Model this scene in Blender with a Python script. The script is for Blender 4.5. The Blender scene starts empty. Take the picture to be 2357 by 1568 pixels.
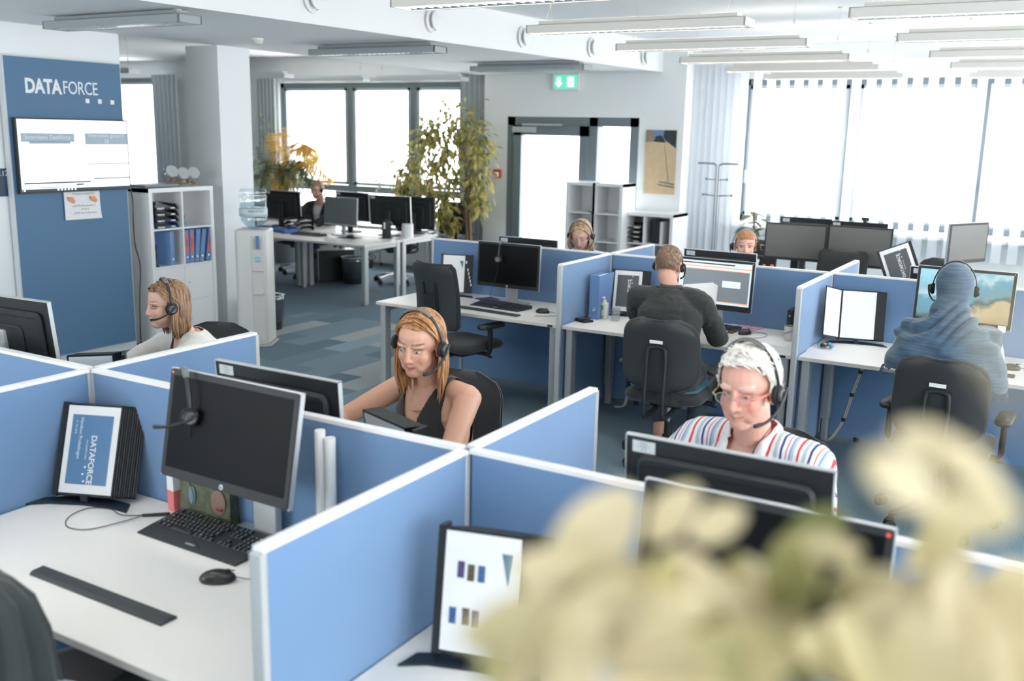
import bpy, bmesh, math, random
import numpy as np
from mathutils import Vector, Matrix, noise
PI=math.pi
sc=bpy.context.scene
COL=sc.collection
def rad(a): return a*PI/180.0
# ---------------------------------------------------------------- camera
yaw,pit,rol=-.5308,.2095,.0207
fw=Vector((math.sin(yaw)*math.cos(pit),math.cos(yaw)*math.cos(pit),-math.sin(pit)))
r0=Vector((math.cos(yaw),-math.sin(yaw),0)); u0=r0.cross(fw)
rt=math.cos(rol)*r0+math.sin(rol)*u0; up=-math.sin(rol)*r0+math.cos(rol)*u0
cd=bpy.data.cameras.new('camera'); cam=bpy.data.objects.new('camera',cd); COL.objects.link(cam); sc.camera=cam
cam.matrix_world=Matrix(((rt.x,up.x,-fw.x,3.1071),(rt.y,up.y,-fw.y,-2.2367),(rt.z,up.z,-fw.z,2.032),(0,0,0,1)))
cd.sensor_width=36; cd.lens=2252.15/2357*36; cd.clip_start=.05
cd.dof.use_dof=True; cd.dof.focus_distance=4.9; cd.dof.aperture_fstop=2.1
# ---------------------------------------------------------------- light
w=bpy.data.worlds.new('sky'); sc.world=w; w.use_nodes=True
bg=w.node_tree.nodes['Background']; bg.inputs[0].default_value=(.965,.985,1,1); bg.inputs[1].default_value=3.9
def area(name,loc,rot,sx,sy,power,col=(1,1,1)):
    l=bpy.data.lights.new(name,'AREA'); l.shape='RECTANGLE'; l.size=sx; l.size_y=sy; l.energy=power; l.color=col
    o=bpy.data.objects.new(name,l); COL.objects.link(o); o.location=loc; o.rotation_euler=rot; return o
# daylight comes in through the real window openings; portals guide it
def portal(loc,rot,sx,sy):
    o=area('daylight_portal',loc,rot,sx,sy,1); o.data.cycles.is_portal=True
portal((6.97,2.25,1.75),(0,rad(90),0),2.0,13.5)
portal((-2.4,-5.47,1.75),(rad(-90),0,PI),3.2,2.0)
portal((2.7,10.03,1.87),(rad(-90),0,0),7.0,1.75)
portal((-6.8,10.03,1.65),(rad(-90),0,0),3.6,2.2)
portal((-3.03,9.53,1.15),(rad(-90),0,0),1.7,2.2)
portal((-12.1,10.03,1.65),(rad(-90),0,0),1.6,2.2)
sc.view_settings.view_transform='Standard'; sc.view_settings.look='None'
sc.view_settings.exposure=1.27; sc.view_settings.gamma=1; sc.view_settings.use_curve_mapping=False
cy=sc.cycles
cy.use_denoising=True; cy.max_bounces=7; cy.diffuse_bounces=4; cy.glossy_bounces=3; cy.transmission_bounces=6; cy.transparent_max_bounces=10
cy.sample_clamp_indirect=6; cy.caustics_reflective=False; cy.caustics_refractive=False
# ---------------------------------------------------------------- materials
MATS={}
def mat(name,col,rough=.5,metal=0,emit=0,alpha=None,trans=0,noise_s=0,noise_a=0,bump=0,bump_s=60,spec=.5,sheen=0,sss=0,ecol=None):
    if name in MATS: return MATS[name]
    m=bpy.data.materials.new(name); m.use_nodes=True; nt=m.node_tree; b=nt.nodes['Principled BSDF']
    b.inputs['Base Color'].default_value=(*col,1); b.inputs['Roughness'].default_value=rough; b.inputs['Metallic'].default_value=metal
    b.inputs['Specular IOR Level'].default_value=spec
    if emit: b.inputs['Emission Color'].default_value=(*(ecol or col),1); b.inputs['Emission Strength'].default_value=emit
    if trans: b.inputs['Transmission Weight'].default_value=trans
    if alpha is not None: b.inputs['Alpha'].default_value=alpha
    if sheen: b.inputs['Sheen Weight'].default_value=sheen
    if sss:
        b.inputs['Subsurface Weight'].default_value=sss; b.inputs['Subsurface Radius'].default_value=(.02,.008,.004); b.inputs['Subsurface Scale'].default_value=.5
    if noise_a or bump:
        tc=nt.nodes.new('ShaderNodeTexCoord'); n=nt.nodes.new('ShaderNodeTexNoise'); n.inputs['Scale'].default_value=noise_s or bump_s; n.inputs['Detail'].default_value=4
        nt.links.new(tc.outputs['Object'],n.inputs['Vector'])
    if noise_a:
        mx=nt.nodes.new('ShaderNodeMix'); mx.data_type='RGBA'
        mx.inputs[6].default_value=(*[c*(1-noise_a) for c in col],1); mx.inputs[7].default_value=(*[min(1,c*(1+noise_a)) for c in col],1)
        nt.links.new(n.outputs['Fac'],mx.inputs[0]); nt.links.new(mx.outputs[2],b.inputs['Base Color'])
    if bump:
        n2=nt.nodes.new('ShaderNodeTexNoise'); n2.inputs['Scale'].default_value=bump_s; nt.links.new(tc.outputs['Object'],n2.inputs['Vector'])
        bp=nt.nodes.new('ShaderNodeBump'); bp.inputs['Strength'].default_value=bump; bp.inputs['Distance'].default_value=.01
        nt.links.new(n2.outputs['Fac'],bp.inputs['Height']); nt.links.new(bp.outputs['Normal'],b.inputs['Normal'])
    MATS[name]=m; return m
def attr_mat(name,rough=.5,sss=0,sheen=0,strand=0,bump=0,spec=.5):
    """colour comes from the mesh's own colour attribute 'Col'"""
    if name in MATS: return MATS[name]
    m=bpy.data.materials.new(name); m.use_nodes=True; nt=m.node_tree; b=nt.nodes['Principled BSDF']
    a=nt.nodes.new('ShaderNodeVertexColor'); a.layer_name='Col'; nt.links.new(a.outputs['Color'],b.inputs['Base Color'])
    b.inputs['Roughness'].default_value=rough; b.inputs['Specular IOR Level'].default_value=spec
    if sss:
        b.inputs['Subsurface Weight'].default_value=sss; b.inputs['Subsurface Radius'].default_value=(.02,.008,.004); b.inputs['Subsurface Scale'].default_value=.4
    if sheen: b.inputs['Sheen Weight'].default_value=sheen
    MATS[name]=m; return m
def ramp_mat(name,build,rough=.6):
    m=bpy.data.materials.new(name); m.use_nodes=True; nt=m.node_tree; b=nt.nodes['Principled BSDF']; b.inputs['Roughness'].default_value=rough
    build(nt,b); MATS[name]=m; return m
WALL=mat('wall_paint',(.84,.865,.87),.8,noise_s=3,noise_a=.012)
CEIL=mat('ceiling_paint',(.87,.88,.88),.85)
WTRIM=mat('white_gloss',(.83,.84,.84),.4)
SILV=mat('silver_metal',(.56,.59,.60),.38,.35)
DSILV=mat('dark_silver',(.24,.27,.28),.4,.4)
FRAME=mat('window_frame_grey',(.17,.205,.225),.5)
FRAME2=mat('window_sash_light',(.45,.50,.53),.5)
DESKW=mat('desk_white',(.86,.84,.80),.38,noise_s=300,noise_a=.015)
DESKE=mat('desk_edge',(.66,.64,.60),.5)
LEGM=mat('leg_grey',(.40,.43,.43),.45,.25)
BLK=mat('black_plastic',(.014,.017,.019),.42)
BLK2=mat('black_satin',(.020,.023,.025),.5,spec=.35)
SCR=mat('screen_off',(.003,.004,.005),.42,spec=.12)
CHF=mat('chair_fabric',(.020,.022,.024),.85,bump=.25,bump_s=700,sheen=.25)
CHP=mat('chair_shell',(.030,.034,.036),.6,bump=.12,bump_s=500)
RUB=mat('rubber',(.02,.02,.021),.7)
CHROME=mat('chrome',(.75,.76,.77),.15,1)
PAPER=mat('paper',(.86,.87,.87),.7)
BLUEF=mat('divider_fabric',(.150,.275,.475),.85,noise_s=900,noise_a=.06,bump=.12,bump_s=900,sheen=.35)
BOARD=mat('board_blue',(.085,.185,.31),.6,noise_s=500,noise_a=.05)
BINDER=mat('binder_blue',(.15,.28,.53),.5)
NAVY=mat('navy_plastic',(.016,.035,.10),.45)
RED=mat('signal_red',(.62,.045,.05),.45)
PINK=mat('label_coral',(.85,.16,.13),.6)
TEXTW=mat('white_print',(.82,.85,.87),.6)
TEXTB=mat('black_print',(.03,.035,.04),.6)
TEXTG=mat('grey_print',(.30,.34,.38),.6)
GREEN=mat('exit_green',(.10,.62,.42),.5,emit=.35)
EXW=mat('exit_white',(.9,1,.95),.5,emit=.8)
def glass(name,col=(1,1,1),gl=.06,rough=.05):
    m=bpy.data.materials.new(name); m.use_nodes=True; nt=m.node_tree; nt.nodes.clear()
    o=nt.nodes.new('ShaderNodeOutputMaterial'); t=nt.nodes.new('ShaderNodeBsdfTransparent'); g=nt.nodes.new('ShaderNodeBsdfGlossy'); mx=nt.nodes.new('ShaderNodeMixShader')
    t.inputs[0].default_value=(*col,1); g.inputs['Roughness'].default_value=rough; mx.inputs[0].default_value=gl
    nt.links.new(t.outputs[0],mx.inputs[1]); nt.links.new(g.outputs[0],mx.inputs[2]); nt.links.new(mx.outputs[0],o.inputs[0]); MATS[name]=m; return m
PANE=glass('window_glass'); WATERG=glass('bottle_glass',(.93,.97,.985),.14,.08); CLEAR=glass('clear_plastic',(.93,.95,.96),.12); JARG=glass('jar_glass',(.90,.93,.94),.2,.05)
def carpet(nt,b):
    N=nt.nodes.new; L=nt.links.new
    tc=N('ShaderNodeTexCoord'); sp=N('ShaderNodeSeparateXYZ'); L(tc.outputs['Object'],sp.inputs[0])
    cx=N('ShaderNodeCombineXYZ'); L(sp.outputs['Y'],cx.inputs[0]); L(sp.outputs['X'],cx.inputs[1])
    br=N('ShaderNodeTexBrick'); br.offset=.37; br.inputs['Scale'].default_value=1; br.inputs['Mortar Size'].default_value=0
    br.inputs['Brick Width'].default_value=1.0; br.inputs['Row Height'].default_value=.25; br.inputs['Bias'].default_value=0
    br.inputs['Color1'].default_value=(0,0,0,1); br.inputs['Color2'].default_value=(1,1,1,1)
    L(cx.outputs[0],br.inputs['Vector'])
    rp=N('ShaderNodeValToRGB'); rp.color_ramp.interpolation='CONSTANT'
    e=rp.color_ramp.elements; e[0].position=0; e[0].color=(.12,.19,.235,1); e[1].position=.33; e[1].color=(.15,.23,.275,1)
    for p,c in ((.55,(.19,.27,.32,1)),(.70,(.25,.32,.36,1)),(.84,(.38,.41,.41,1)),(.93,(.25,.35,.41,1))):
        x=e.new(p); x.color=c
    L(br.outputs['Color'],rp.inputs[0])
    def rng(sock,a,bb,soft=.01):
        m1=N('ShaderNodeMapRange'); m1.inputs[1].default_value=a-soft; m1.inputs[2].default_value=a+soft; L(sock,m1.inputs[0])
        m2=N('ShaderNodeMapRange'); m2.inputs[1].default_value=bb-soft; m2.inputs[2].default_value=bb+soft; L(sock,m2.inputs[0])
        s=N('ShaderNodeMath'); s.operation='SUBTRACT'; L(m1.outputs[0],s.inputs[0]); L(m2.outputs[0],s.inputs[1]); return s.outputs[0]
    a=rng(sp.outputs['X'],-4.4,-1.5); c=rng(sp.outputs['Y'],1.0,6.0)
    mu=N('ShaderNodeMath'); mu.operation='MULTIPLY'; L(a,mu.inputs[0]); L(c,mu.inputs[1])
    n=N('ShaderNodeTexNoise'); n.inputs['Scale'].default_value=160; n.inputs['Detail'].default_value=6; L(tc.outputs['Object'],n.inputs['Vector'])
    mx=N('ShaderNodeMix'); mx.data_type='RGBA'; mx.inputs[6].default_value=(.135,.205,.25,1); L(mu.outputs[0],mx.inputs[0]); L(rp.outputs[0],mx.inputs[7])
    m3=N('ShaderNodeMix'); m3.data_type='RGBA'; m3.blend_type='MULTIPLY'; m3.inputs[0].default_value=1; L(mx.outputs[2],m3.inputs[6])
    r2=N('ShaderNodeValToRGB'); r2.color_ramp.elements[0].position=.3; r2.color_ramp.elements[0].color=(.62,.62,.62,1); r2.color_ramp.elements[1].position=.7; r2.color_ramp.elements[1].color=(1.4,1.4,1.4,1)
    L(n.outputs['Fac'],r2.inputs[0]); L(r2.outputs[0],m3.inputs[7]); L(m3.outputs[2],b.inputs['Base Color'])
    bp=N('ShaderNodeBump'); bp.inputs['Strength'].default_value=.5; bp.inputs['Distance'].default_value=.008; L(n.outputs['Fac'],bp.inputs['Height']); L(bp.outputs[0],b.inputs['Normal'])
CARPET=ramp_mat('carpet',carpet,.95)
# ---------------------------------------------------------------- mesh helpers
class MB:
    def __init__(s): s.bm=bmesh.new(); s.mi=0; s.M=Matrix.Identity(4); s.sm=False
    def _fin(s,vs,fs):
        for v in vs: v.co=s.M@v.co
        for f in fs: f.material_index=s.mi; f.smooth=s.sm
    def face(s,pts):
        vs=[s.bm.verts.new(p) for p in pts]; f=s.bm.faces.new(vs); s._fin(vs,[f]); return s
    def box(s,x0,y0,z0,x1,y1,z1,taper=0):
        P=[(x0,y0,z0),(x1,y0,z0),(x1,y1,z0),(x0,y1,z0),(x0+taper,y0+taper,z1),(x1-taper,y0+taper,z1),(x1-taper,y1-taper,z1),(x0+taper,y1-taper,z1)]
        v=[s.bm.verts.new(p) for p in P]
        F=[s.bm.faces.new([v[i] for i in q]) for q in ((3,2,1,0),(4,5,6,7),(0,1,5,4),(1,2,6,5),(2,3,7,6),(3,0,4,7))]
        s._fin(v,F); return s
    def cbox(s,c,d): return s.box(c[0]-d[0]/2,c[1]-d[1]/2,c[2]-d[2]/2,c[0]+d[0]/2,c[1]+d[1]/2,c[2]+d[2]/2)
    def rings(s,rs,closed=True,caps=True):
        R=[[s.bm.verts.new(p) for p in r] for r in rs]; F=[]; n=len(R[0])
        for a,b in zip(R[:-1],R[1:]):
            for i in range(n if closed else n-1):
                j=(i+1)%n; F.append(s.bm.faces.new((a[i],a[j],b[j],b[i])))
        if caps and closed:
            F.append(s.bm.faces.new(R[0][::-1])); F.append(s.bm.faces.new(R[-1]))
        s._fin([v for r in R for v in r],F); return s
    def slab(s,w,d,h,r=.01,ch=.003,z=0,cx=0,cy=0,n=4):
        """rounded-rectangle plate in XY with chamfered rims"""
        def out(k):
            P=[]; W=w/2-k; D=d/2-k; q=max(r-k,.0005)
            for (sx,sy,a0) in ((1,1,0),(-1,1,90),(-1,-1,180),(1,-1,270)):
                for i in range(n+1):
                    a=rad(a0+90*i/n); P.append((cx+sx*(W-q)+q*math.cos(a),cy+sy*(D-q)+q*math.sin(a)))
            return P
        rs=[[(x,y,zz) for x,y in out(k)] for k,zz in ((ch,z),(0,z+ch),(0,z+h-ch),(ch,z+h))]
        return s.rings(rs)
    def prism(s,poly,z0,z1):
        return s.rings([[(x,y,z0) for x,y in poly],[(x,y,z1) for x,y in poly]])
    def cyl(s,c,r,h,n=20,r2=None):
        r2=r if r2 is None else r2
        return s.rings([[(c[0]+q*math.cos(2*PI*i/n),c[1]+q*math.sin(2*PI*i/n),c[2]+z) for i in range(n)] for q,z in ((r,0),(r2,h))])
    def lathe(s,prof,n=24,c=(0,0,0)):
        return s.rings([[(c[0]+max(r,.0003)*math.cos(2*PI*i/n),c[1]+max(r,.0003)*math.sin(2*PI*i/n),c[2]+z) for i in range(n)] for r,z in prof])
    def ell(s,c,r,n=16,m=10,rot=None):
        rs=[]
        for j in range(m+1):
            t=-PI/2+PI*j/m; q=max(math.cos(t),.004)
            rs.append([(r[0]*q*math.cos(2*PI*i/n),r[1]*q*math.sin(2*PI*i/n),r[2]*math.sin(t)) for i in range(n)])
        if rot is not None: rs=[[tuple(rot@Vector(p)) for p in g] for g in rs]
        rs=[[(p[0]+c[0],p[1]+c[1],p[2]+c[2]) for p in g] for g in rs]
        return s.rings(rs)
    def tube(s,pts,r,n=8,flat=1.0,nrm=None,caps=True):
        pts=[Vector(p) for p in pts]; rs=[]; N=len(pts)
        rr=r if hasattr(r,'__len__') else [r]*N
        pn=None
        for i,p in enumerate(pts):
            t=(pts[min(i+1,N-1)]-pts[max(i-1,0)]); t=t.normalized() if t.length>1e-9 else Vector((0,0,1))
            if pn is None:
                a=Vector(nrm) if nrm is not None else (Vector((0,0,1)) if abs(t.z)<.9 else Vector((1,0,0)))
            else: a=pn
            u=(a-t*a.dot(t)); u=u.normalized() if u.length>1e-6 else t.orthogonal().normalized()
            pn=u; v=t.cross(u)
            rs.append([tuple(p+u*(rr[i]*flat*math.cos(2*PI*k/n))+v*(rr[i]*math.sin(2*PI*k/n))) for k in range(n)])
        return s.rings(rs,caps=caps)
    def build(s,name,mats,parent=None,smooth=None,loc=None,rot=None):
        me=bpy.data.meshes.new(name); s.bm.normal_update(); s.bm.to_mesh(me); s.bm.free()
        for m in (mats if isinstance(mats,(list,tuple)) else [mats]): me.materials.append(m)
        o=bpy.data.objects.new(name,me); COL.objects.link(o)
        if parent is not None: o.parent=parent
        if smooth:
            for p in me.polygons: p.use_smooth=True
            if smooth is not True: me.set_sharp_from_angle(angle=rad(smooth))
        if loc: o.location=loc
        if rot: o.rotation_euler=rot
        return o
def spl(pts,n=8):
    """Catmull-Rom through the points"""
    P=[Vector(p) for p in pts]; out=[]
    for i in range(len(P)-1):
        a=P[max(i-1,0)]; b=P[i]; c=P[i+1]; d=P[min(i+2,len(P)-1)]
        for k in range(n):
            t=k/n; out.append(.5*((2*b)+(c-a)*t+(2*a-5*b+4*c-d)*t*t+(3*b-a-3*c+d)*t**3))
    out.append(P[-1]); return out
def tag(o,label=None,cat=None,group=None,kind=None):
    if label: o['label']=label
    if cat: o['category']=cat
    if group: o['group']=group
    if kind: o['kind']=kind
    return o
def thing(name,label,cat,loc=(0,0,0),rz=0,group=None):
    o=bpy.data.objects.new(name,None); COL.objects.link(o); o.location=loc; o.rotation_euler=(0,0,rz); o.empty_display_size=.1
    return tag(o,label,cat,group)
def struct(name,mb,m): o=mb.build(name,m); o['kind']='structure'; return o
def copy_tree(o,parent=None):
    c=o.copy(); COL.objects.link(c); c.parent=parent
    for ch in list(o.children): copy_tree(ch,c)
    return c
def dup(root,loc,rz,label,group=None,cat=None):
    c=copy_tree(root); c.location=loc; c.rotation_euler=(0,0,rz); c['label']=label
    if group: c['group']=group
    if cat: c['category']=cat
    return c
FONT=None
def text(name,body,size,m,parent,M,bold=0,align='CENTER',space=1.0,depth=.0006,line=1.0,width=None):
    """lettering as a mesh; M places the text plane (x right, y up, z outward) in the parent's frame"""
    cu=bpy.data.curves.new(name,'FONT'); cu.body=body; cu.size=size; cu.align_x=align; cu.align_y='CENTER'; cu.offset=bold; cu.extrude=depth; cu.space_character=space; cu.space_line=line; cu.resolution_u=3
    t=bpy.data.objects.new(name,cu); COL.objects.link(t)
    dg=bpy.context.evaluated_depsgraph_get(); me=bpy.data.meshes.new_from_object(t.evaluated_get(dg)); COL.objects.unlink(t); bpy.data.objects.remove(t)
    if width:
        xs=[v.co.x for v in me.vertices]; k=width/(max(xs)-min(xs)); me.transform(Matrix.Diagonal((k,1,1,1)))
    me.transform(M); me.materials.clear(); me.materials.append(m)
    o=bpy.data.objects.new(name,me); COL.objects.link(o)
    if parent is not None: o.parent=parent
    return o
def frame(o,x,y):
    """matrix from origin and two axes"""
    x=Vector(x).normalized(); y=Vector(y).normalized(); z=x.cross(y)
    return Matrix(((x.x,y.x,z.x,o[0]),(x.y,y.y,z.y,o[1]),(x.z,y.z,z.z,o[2]),(0,0,0,1)))
# ================================================================ setting
H=3.15
struct('floor',MB().box(-14.2,-5.6,-.1,7.2,10.6,0),CARPET)
struct('ceiling',MB().box(-14.2,-5.6,H,7.2,10.6,H+.1),CEIL)
# lowered ceiling slab with its slanting white face
SX0,SX1=-4.4,(-2.42,-1.70)
def sx(y): return SX1[0]+(SX1[1]-SX1[0])*(y+.5)/10.0
o=struct('ceiling_soffit',MB().prism([(SX0,-5.5),(sx(-5.5),-5.5),(sx(9.5),9.5),(SX0,9.5)],2.8,H),CEIL)
def wall_with_holes(name,y0,y1,x0,x1,z0,z1,holes,m=WALL):
    b=MB(); xs=sorted(holes); cx=x0
    for (a,c,zb,zt) in xs:
        if a>cx: b.box(cx,y0,z0,a,y1,z1)
        if zb>z0: b.box(a,y0,z0,c,y1,zb)
        if zt<z1: b.box(a,y0,zt,c,y1,z1)
        cx=c
    if cx<x1: b.box(cx,y0,z0,x1,y1,z1)
    return struct(name,b,m)
wall_with_holes('wall_back',10.0,10.3,-14.2,7.2,0,H,[(-12.9,-11.3,.55,2.86),(-8.6,-4.98,.55,2.74),(-4.1,-1.6,0,2.5),(-.82,6.2,1.0,2.74)])
wall_with_holes('wall_door',9.5,9.75,-4.2,-1.45,0,H,[(-3.92,-1.98,0,2.245)])
struct('wall_recess_left',MB().box(-4.3,9.5,0,-4.2,10.0,H),WALL)
struct('wall_recess_right',MB().box(-1.45,9.5,0,-1.38,10.0,H),WALL)
struct('wall_left',MB().box(-14.3,-5.6,0,-14.2,10.6,H),WALL)
struct('wall_board',MB().box(-4.62,-5.5,0,-4.4,3.66,H),WALL)
struct('column',MB().box(-4.8,4.75,0,-4.36,5.17,2.8),WALL)
# side and rear window walls behind and beside the camera
def wall_x(name,x0,x1,y0,y1,holes):
    b=MB(); c=y0
    for a,d,zb,zt in holes:
        b.box(x0,c,0,x1,a,H); b.box(x0,a,0,x1,d,zb); b.box(x0,a,zt,x1,d,H); c=d
    b.box(x0,c,0,x1,y1,H); return struct(name,b,WALL)
wall_x('wall_right',7.0,7.2,-5.6,10.3,[(-4.6,-1.4,.8,2.75),(-1.0,2.2,.8,2.75),(2.6,5.8,.8,2.75),(6.2,9.2,.8,2.75)])
wall_with_holes('wall_front',-5.6,-5.5,-14.2,7.2,0,H,[(-4.0,-.8,.8,2.75)])
# ---- windows
def window(n,x0,x1,z0,z1,mull,trans=None,y=10.1,fw_=.075):
    f=MB(); f.box(x0,y-.05,z0,x1,y+.05,z0+fw_).box(x0,y-.05,z1-fw_,x1,y+.05,z1).box(x0,y-.05,z0,x0+fw_,y+.05,z1).box(x1-fw_,y-.05,z0,x1,y+.05,z1)
    for m in mull: f.box(m-.045,y-.055,z0,m+.045,y+.055,z1)
    if trans: f.box(x0,y-.05,trans-.05,x1,y+.05,trans+.05)
    fo=f.build('window_%d'%n,FRAME); fo['kind']='structure'
    ed=[x0]+list(mull)+[x1]
    for a,b_ in zip(ed[:-1],ed[1:]):
        za=(trans or z0)
        s=MB(); A=a+.06;B=b_-.06;zb=za+.06;zt=z1-.07
        for q in ((A,zb,B,zb+.05),(A,zt-.05,B,zt),(A,zb,A+.05,zt),(B-.05,zb,B,zt)): s.box(q[0],y-.035,q[1],q[2],y+.03,q[3])
        s.build('sash',FRAME2,fo)
        MB().box(A+.02,y-.004,z0+.05,B-.02,y+.004,z1-.05).build('pane',PANE,fo)
    return fo
window(1,-8.6,-4.98,.55,2.74,(-7.15,-5.92),1.10)
window(2,-12.9,-11.3,.55,2.86,())
w3=window(3,-.82,6.2,1.0,2.74,(.50,1.92,3.4,4.85),None)
for xx in (-.72,.58,2.0): MB().cbox((xx,10.0,1.55),(.03,.05,.16)).build('window_handle',SILV,w3)
struct('trim_1',MB().box(-8.7,9.86,.50,-4.9,10.0,.54),WTRIM); struct('trim_2',MB().box(-.9,9.8,.93,6.3,10.02,.97),WTRIM)
# ---- glazed door with sidelight
d=MB(); d.box(-3.92,9.5,0,-3.80,9.66,2.245).box(-2.10,9.5,0,-1.98,9.66,2.245).box(-3.92,9.5,2.13,-1.98,9.66,2.245).box(-2.68,9.5,0,-2.56,9.66,2.245).box(-2.56,9.5,0,-2.1,9.66,.12)
do=d.build('door_1',FRAME); do['kind']='structure'
lf=MB(); lf.box(-3.80,9.46,.02,-3.68,9.54,2.13).box(-2.80,9.46,.02,-2.68,9.54,2.13).box(-3.80,9.46,2.0,-2.68,9.54,2.13).box(-3.80,9.46,.02,-2.68,9.54,.2)
lf.build('door_leaf',FRAME,do)
MB().box(-3.69,9.49,.19,-2.79,9.505,2.01).build('pane',PANE,do); MB().box(-2.57,9.56,.1,-2.09,9.575,2.14).build('pane',PANE,do)
MB().cbox((-3.62,9.43,2.075),(.34,.06,.075)).build('door_closer',SILV,do)
MB().box(-3.64,9.40,2.13,-3.04,9.43,2.155).build('closer_rail',SILV,do)
MB().tube([(-2.78,9.44,1.02),(-2.78,9.40,1.02),(-2.92,9.40,1.02)],.011).build('door_handle',SILV,do)
# ---- reveal of light paint strip by the recess, air vents in the soffit face


def on_face(y): return sx(y)
vent=None
for i,(y,z) in enumerate(((3.62,2.98),(5.02,2.965),(6.42,2.95),(7.75,2.955),(9.0,2.95))):
    x=on_face(y); lab='white round air valve in the ceiling beam face, '+('nearest to the camera','second from the camera','third from the camera','fourth from the camera','farthest, near the window wall')[i]
    if vent is None:
        vent=thing('air_valve',lab,'vent',(x,y,z),rad(4),'round valves in the beam')
        MB().lathe([(0,0),(.105,0),(.105,.012),(.085,.02),(.08,.008),(0,.008)],32).build('ring',WTRIM,vent,40,rot=(0,rad(90),0))
        MB().lathe([(0,.0),(.028,0),(.03,.03),(.072,.038),(.074,.052),(.05,.058),(0,.06)],32).build('disc',WTRIM,vent,40,rot=(0,rad(90),0))
    else: dup(vent,(x,y,z),rad(4),lab)
sd=thing('smoke_detector','round cream smoke detector under the lowered ceiling above the water cooler','smoke detector',(-3.43,4.35,2.8))
MB().lathe([(0,0),(.055,0),(.055,-.014),(0,-.014)][::-1],24).build('base',WTRIM,sd,40)
MB().lathe([(0,-.05),(.032,-.05),(.046,-.036),(.05,-.014),(0,-.014)],24).build('sensor_head',mat('cream',(.72,.68,.60),.5),sd,40)
es=thing('exit_sign','green and white emergency exit sign with down arrow above the door','sign',(-3.02,9.46,2.69))
MB().box(-.19,-.02,-.105,.19,.03,.105).build('housing',WTRIM,es)
MB().box(-.165,-.024,-.085,.165,-.02,.085).build('green_face',GREEN,es)
a=MB(); a.prism([(-.12,.055),(-.075,.055),(-.075,-.01),(-.045,-.01),(-.0975,-.065),(-.15,-.01),(-.12,-.01)],0,.003)
ob=MB().box(.03,-.06,0,.12,.06,.003).build('door_symbol',EXW,es); ob.matrix_local=frame((.0,-.024,0),(1,0,0),(0,0,1))
ob=a.build('arrow_symbol',EXW,es); ob.matrix_local=frame((.0,-.024,0),(1,0,0),(0,0,1))
g=MB(); g.ell((.075,.03,.004),(.012,.012,.003),10,6); g.prism([(.06,.015),(.09,.01),(.085,-.015),(.105,-.045),(.09,-.05),(.075,-.02),(.055,-.04),(.045,-.03),(.065,-.01)],.002,.005)
ob=g.build('running_figure',GREEN,es); ob.matrix_local=frame((0,-.024,0),(1,0,0),(0,0,1))
fa=thing('fire_alarm_box','small red manual fire alarm box on the wall left of the glazed door','alarm',(-3.86-.0,9.5,1.43))
fa.location=(-4.06,9.5,1.47)
ob=MB().slab(.115,.115,.045,.012,.006).build('casing',RED,fa); ob.matrix_local=frame((0,0,0),(1,0,0),(0,0,1))
ob=MB().slab(.07,.065,.006,.004,.001,z=.043,cy=-.008).build('glass_panel',PAPER,fa); ob.matrix_local=frame((0,0,0),(1,0,0),(0,0,1))
ob=MB().cyl((0,-.01,.049),.012,.004).build('push_button',BLK,fa); ob.matrix_local=frame((0,0,0),(1,0,0),(0,0,1))
# ---- ceiling lights
LAMP=mat('lamp_tube',(1,.96,.88),.5,emit=32,ecol=(1,.95,.87)); LAMPU=mat('lamp_uplight',(1,.96,.88),.5,emit=1.5,ecol=(1,.95,.87)); LOUV=mat('louvre_metal',(.75,.76,.76),.25,.7); HOUS=mat('lamp_housing',(.70,.68,.635),.5); HOUSG=mat('lamp_housing_grey',(.33,.37,.385),.5)
def luminaire(name,label,L=1.54,hm=HOUS,wires=.45,group=None,lit=True):
    t=thing(name,label,'ceiling light',group=group); W=.20; h=.055
    b=MB(); b.box(-L/2,-W/2,0,L/2,-W/2+.012,h).box(-L/2,W/2-.012,0,L/2,W/2,h).box(-L/2,-W/2,0,-L/2+.012,W/2,h).box(L/2-.012,-W/2,0,L/2,W/2,h).box(-L/2,-W/2,h-.004,L/2,W/2,h)
    b.box(-L/2+.07,-.05,h,L/2-.07,.05,h+.03)
    b.build('housing',hm,t)
    v=MB(); n=26
    for i in range(1,n):
        x=-L/2+L*i/n; v.box(x-.0015,-W/2+.03,.004,x+.0015,W/2-.03,.035)
    v.box(-L/2+.02,-.004,.003,L/2-.02,.004,.036)
    for s_ in (-1,1): v.rings([[(x,s_*(.055+.033*q),.004+.03*(1-q)) for q in (0,.5,1)]+[(x,s_*(.09),.04)] for x in (-L/2+.02,L/2-.02)],closed=True)
    v.build('louvre',LOUV,t)
    if lit:
        l=MB(); l.box(-L/2+.03,-.075,.0405,L/2-.03,-.045,.046).box(-L/2+.03,.045,.0405,L/2-.03,.075,.046); l.build('tube',LAMP,t); MB().box(-L/2+.08,-.04,h+.0302,L/2-.08,.04,h+.0315).build('uplight_tube',LAMPU,t)
    if wires:
        for s_ in (-1,1):
            q=MB(); X=s_*(L/2-.13); q.tube([(X,0,h+.13),(X,0,h+wires)],.0016,6); q.tube([(X-.03,0,h+.025),(X,0,h+.13),(X+.03,0,h+.025)],.0014,6); q.cyl((X,0,h+.115),.006,.035,8); q.cyl((X,0,h+wires-.012),.02,.012,12)
            q.build('suspension_wire',mat('wire_brass',(.55,.50,.40),.4,.4),t)
    return t

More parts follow.
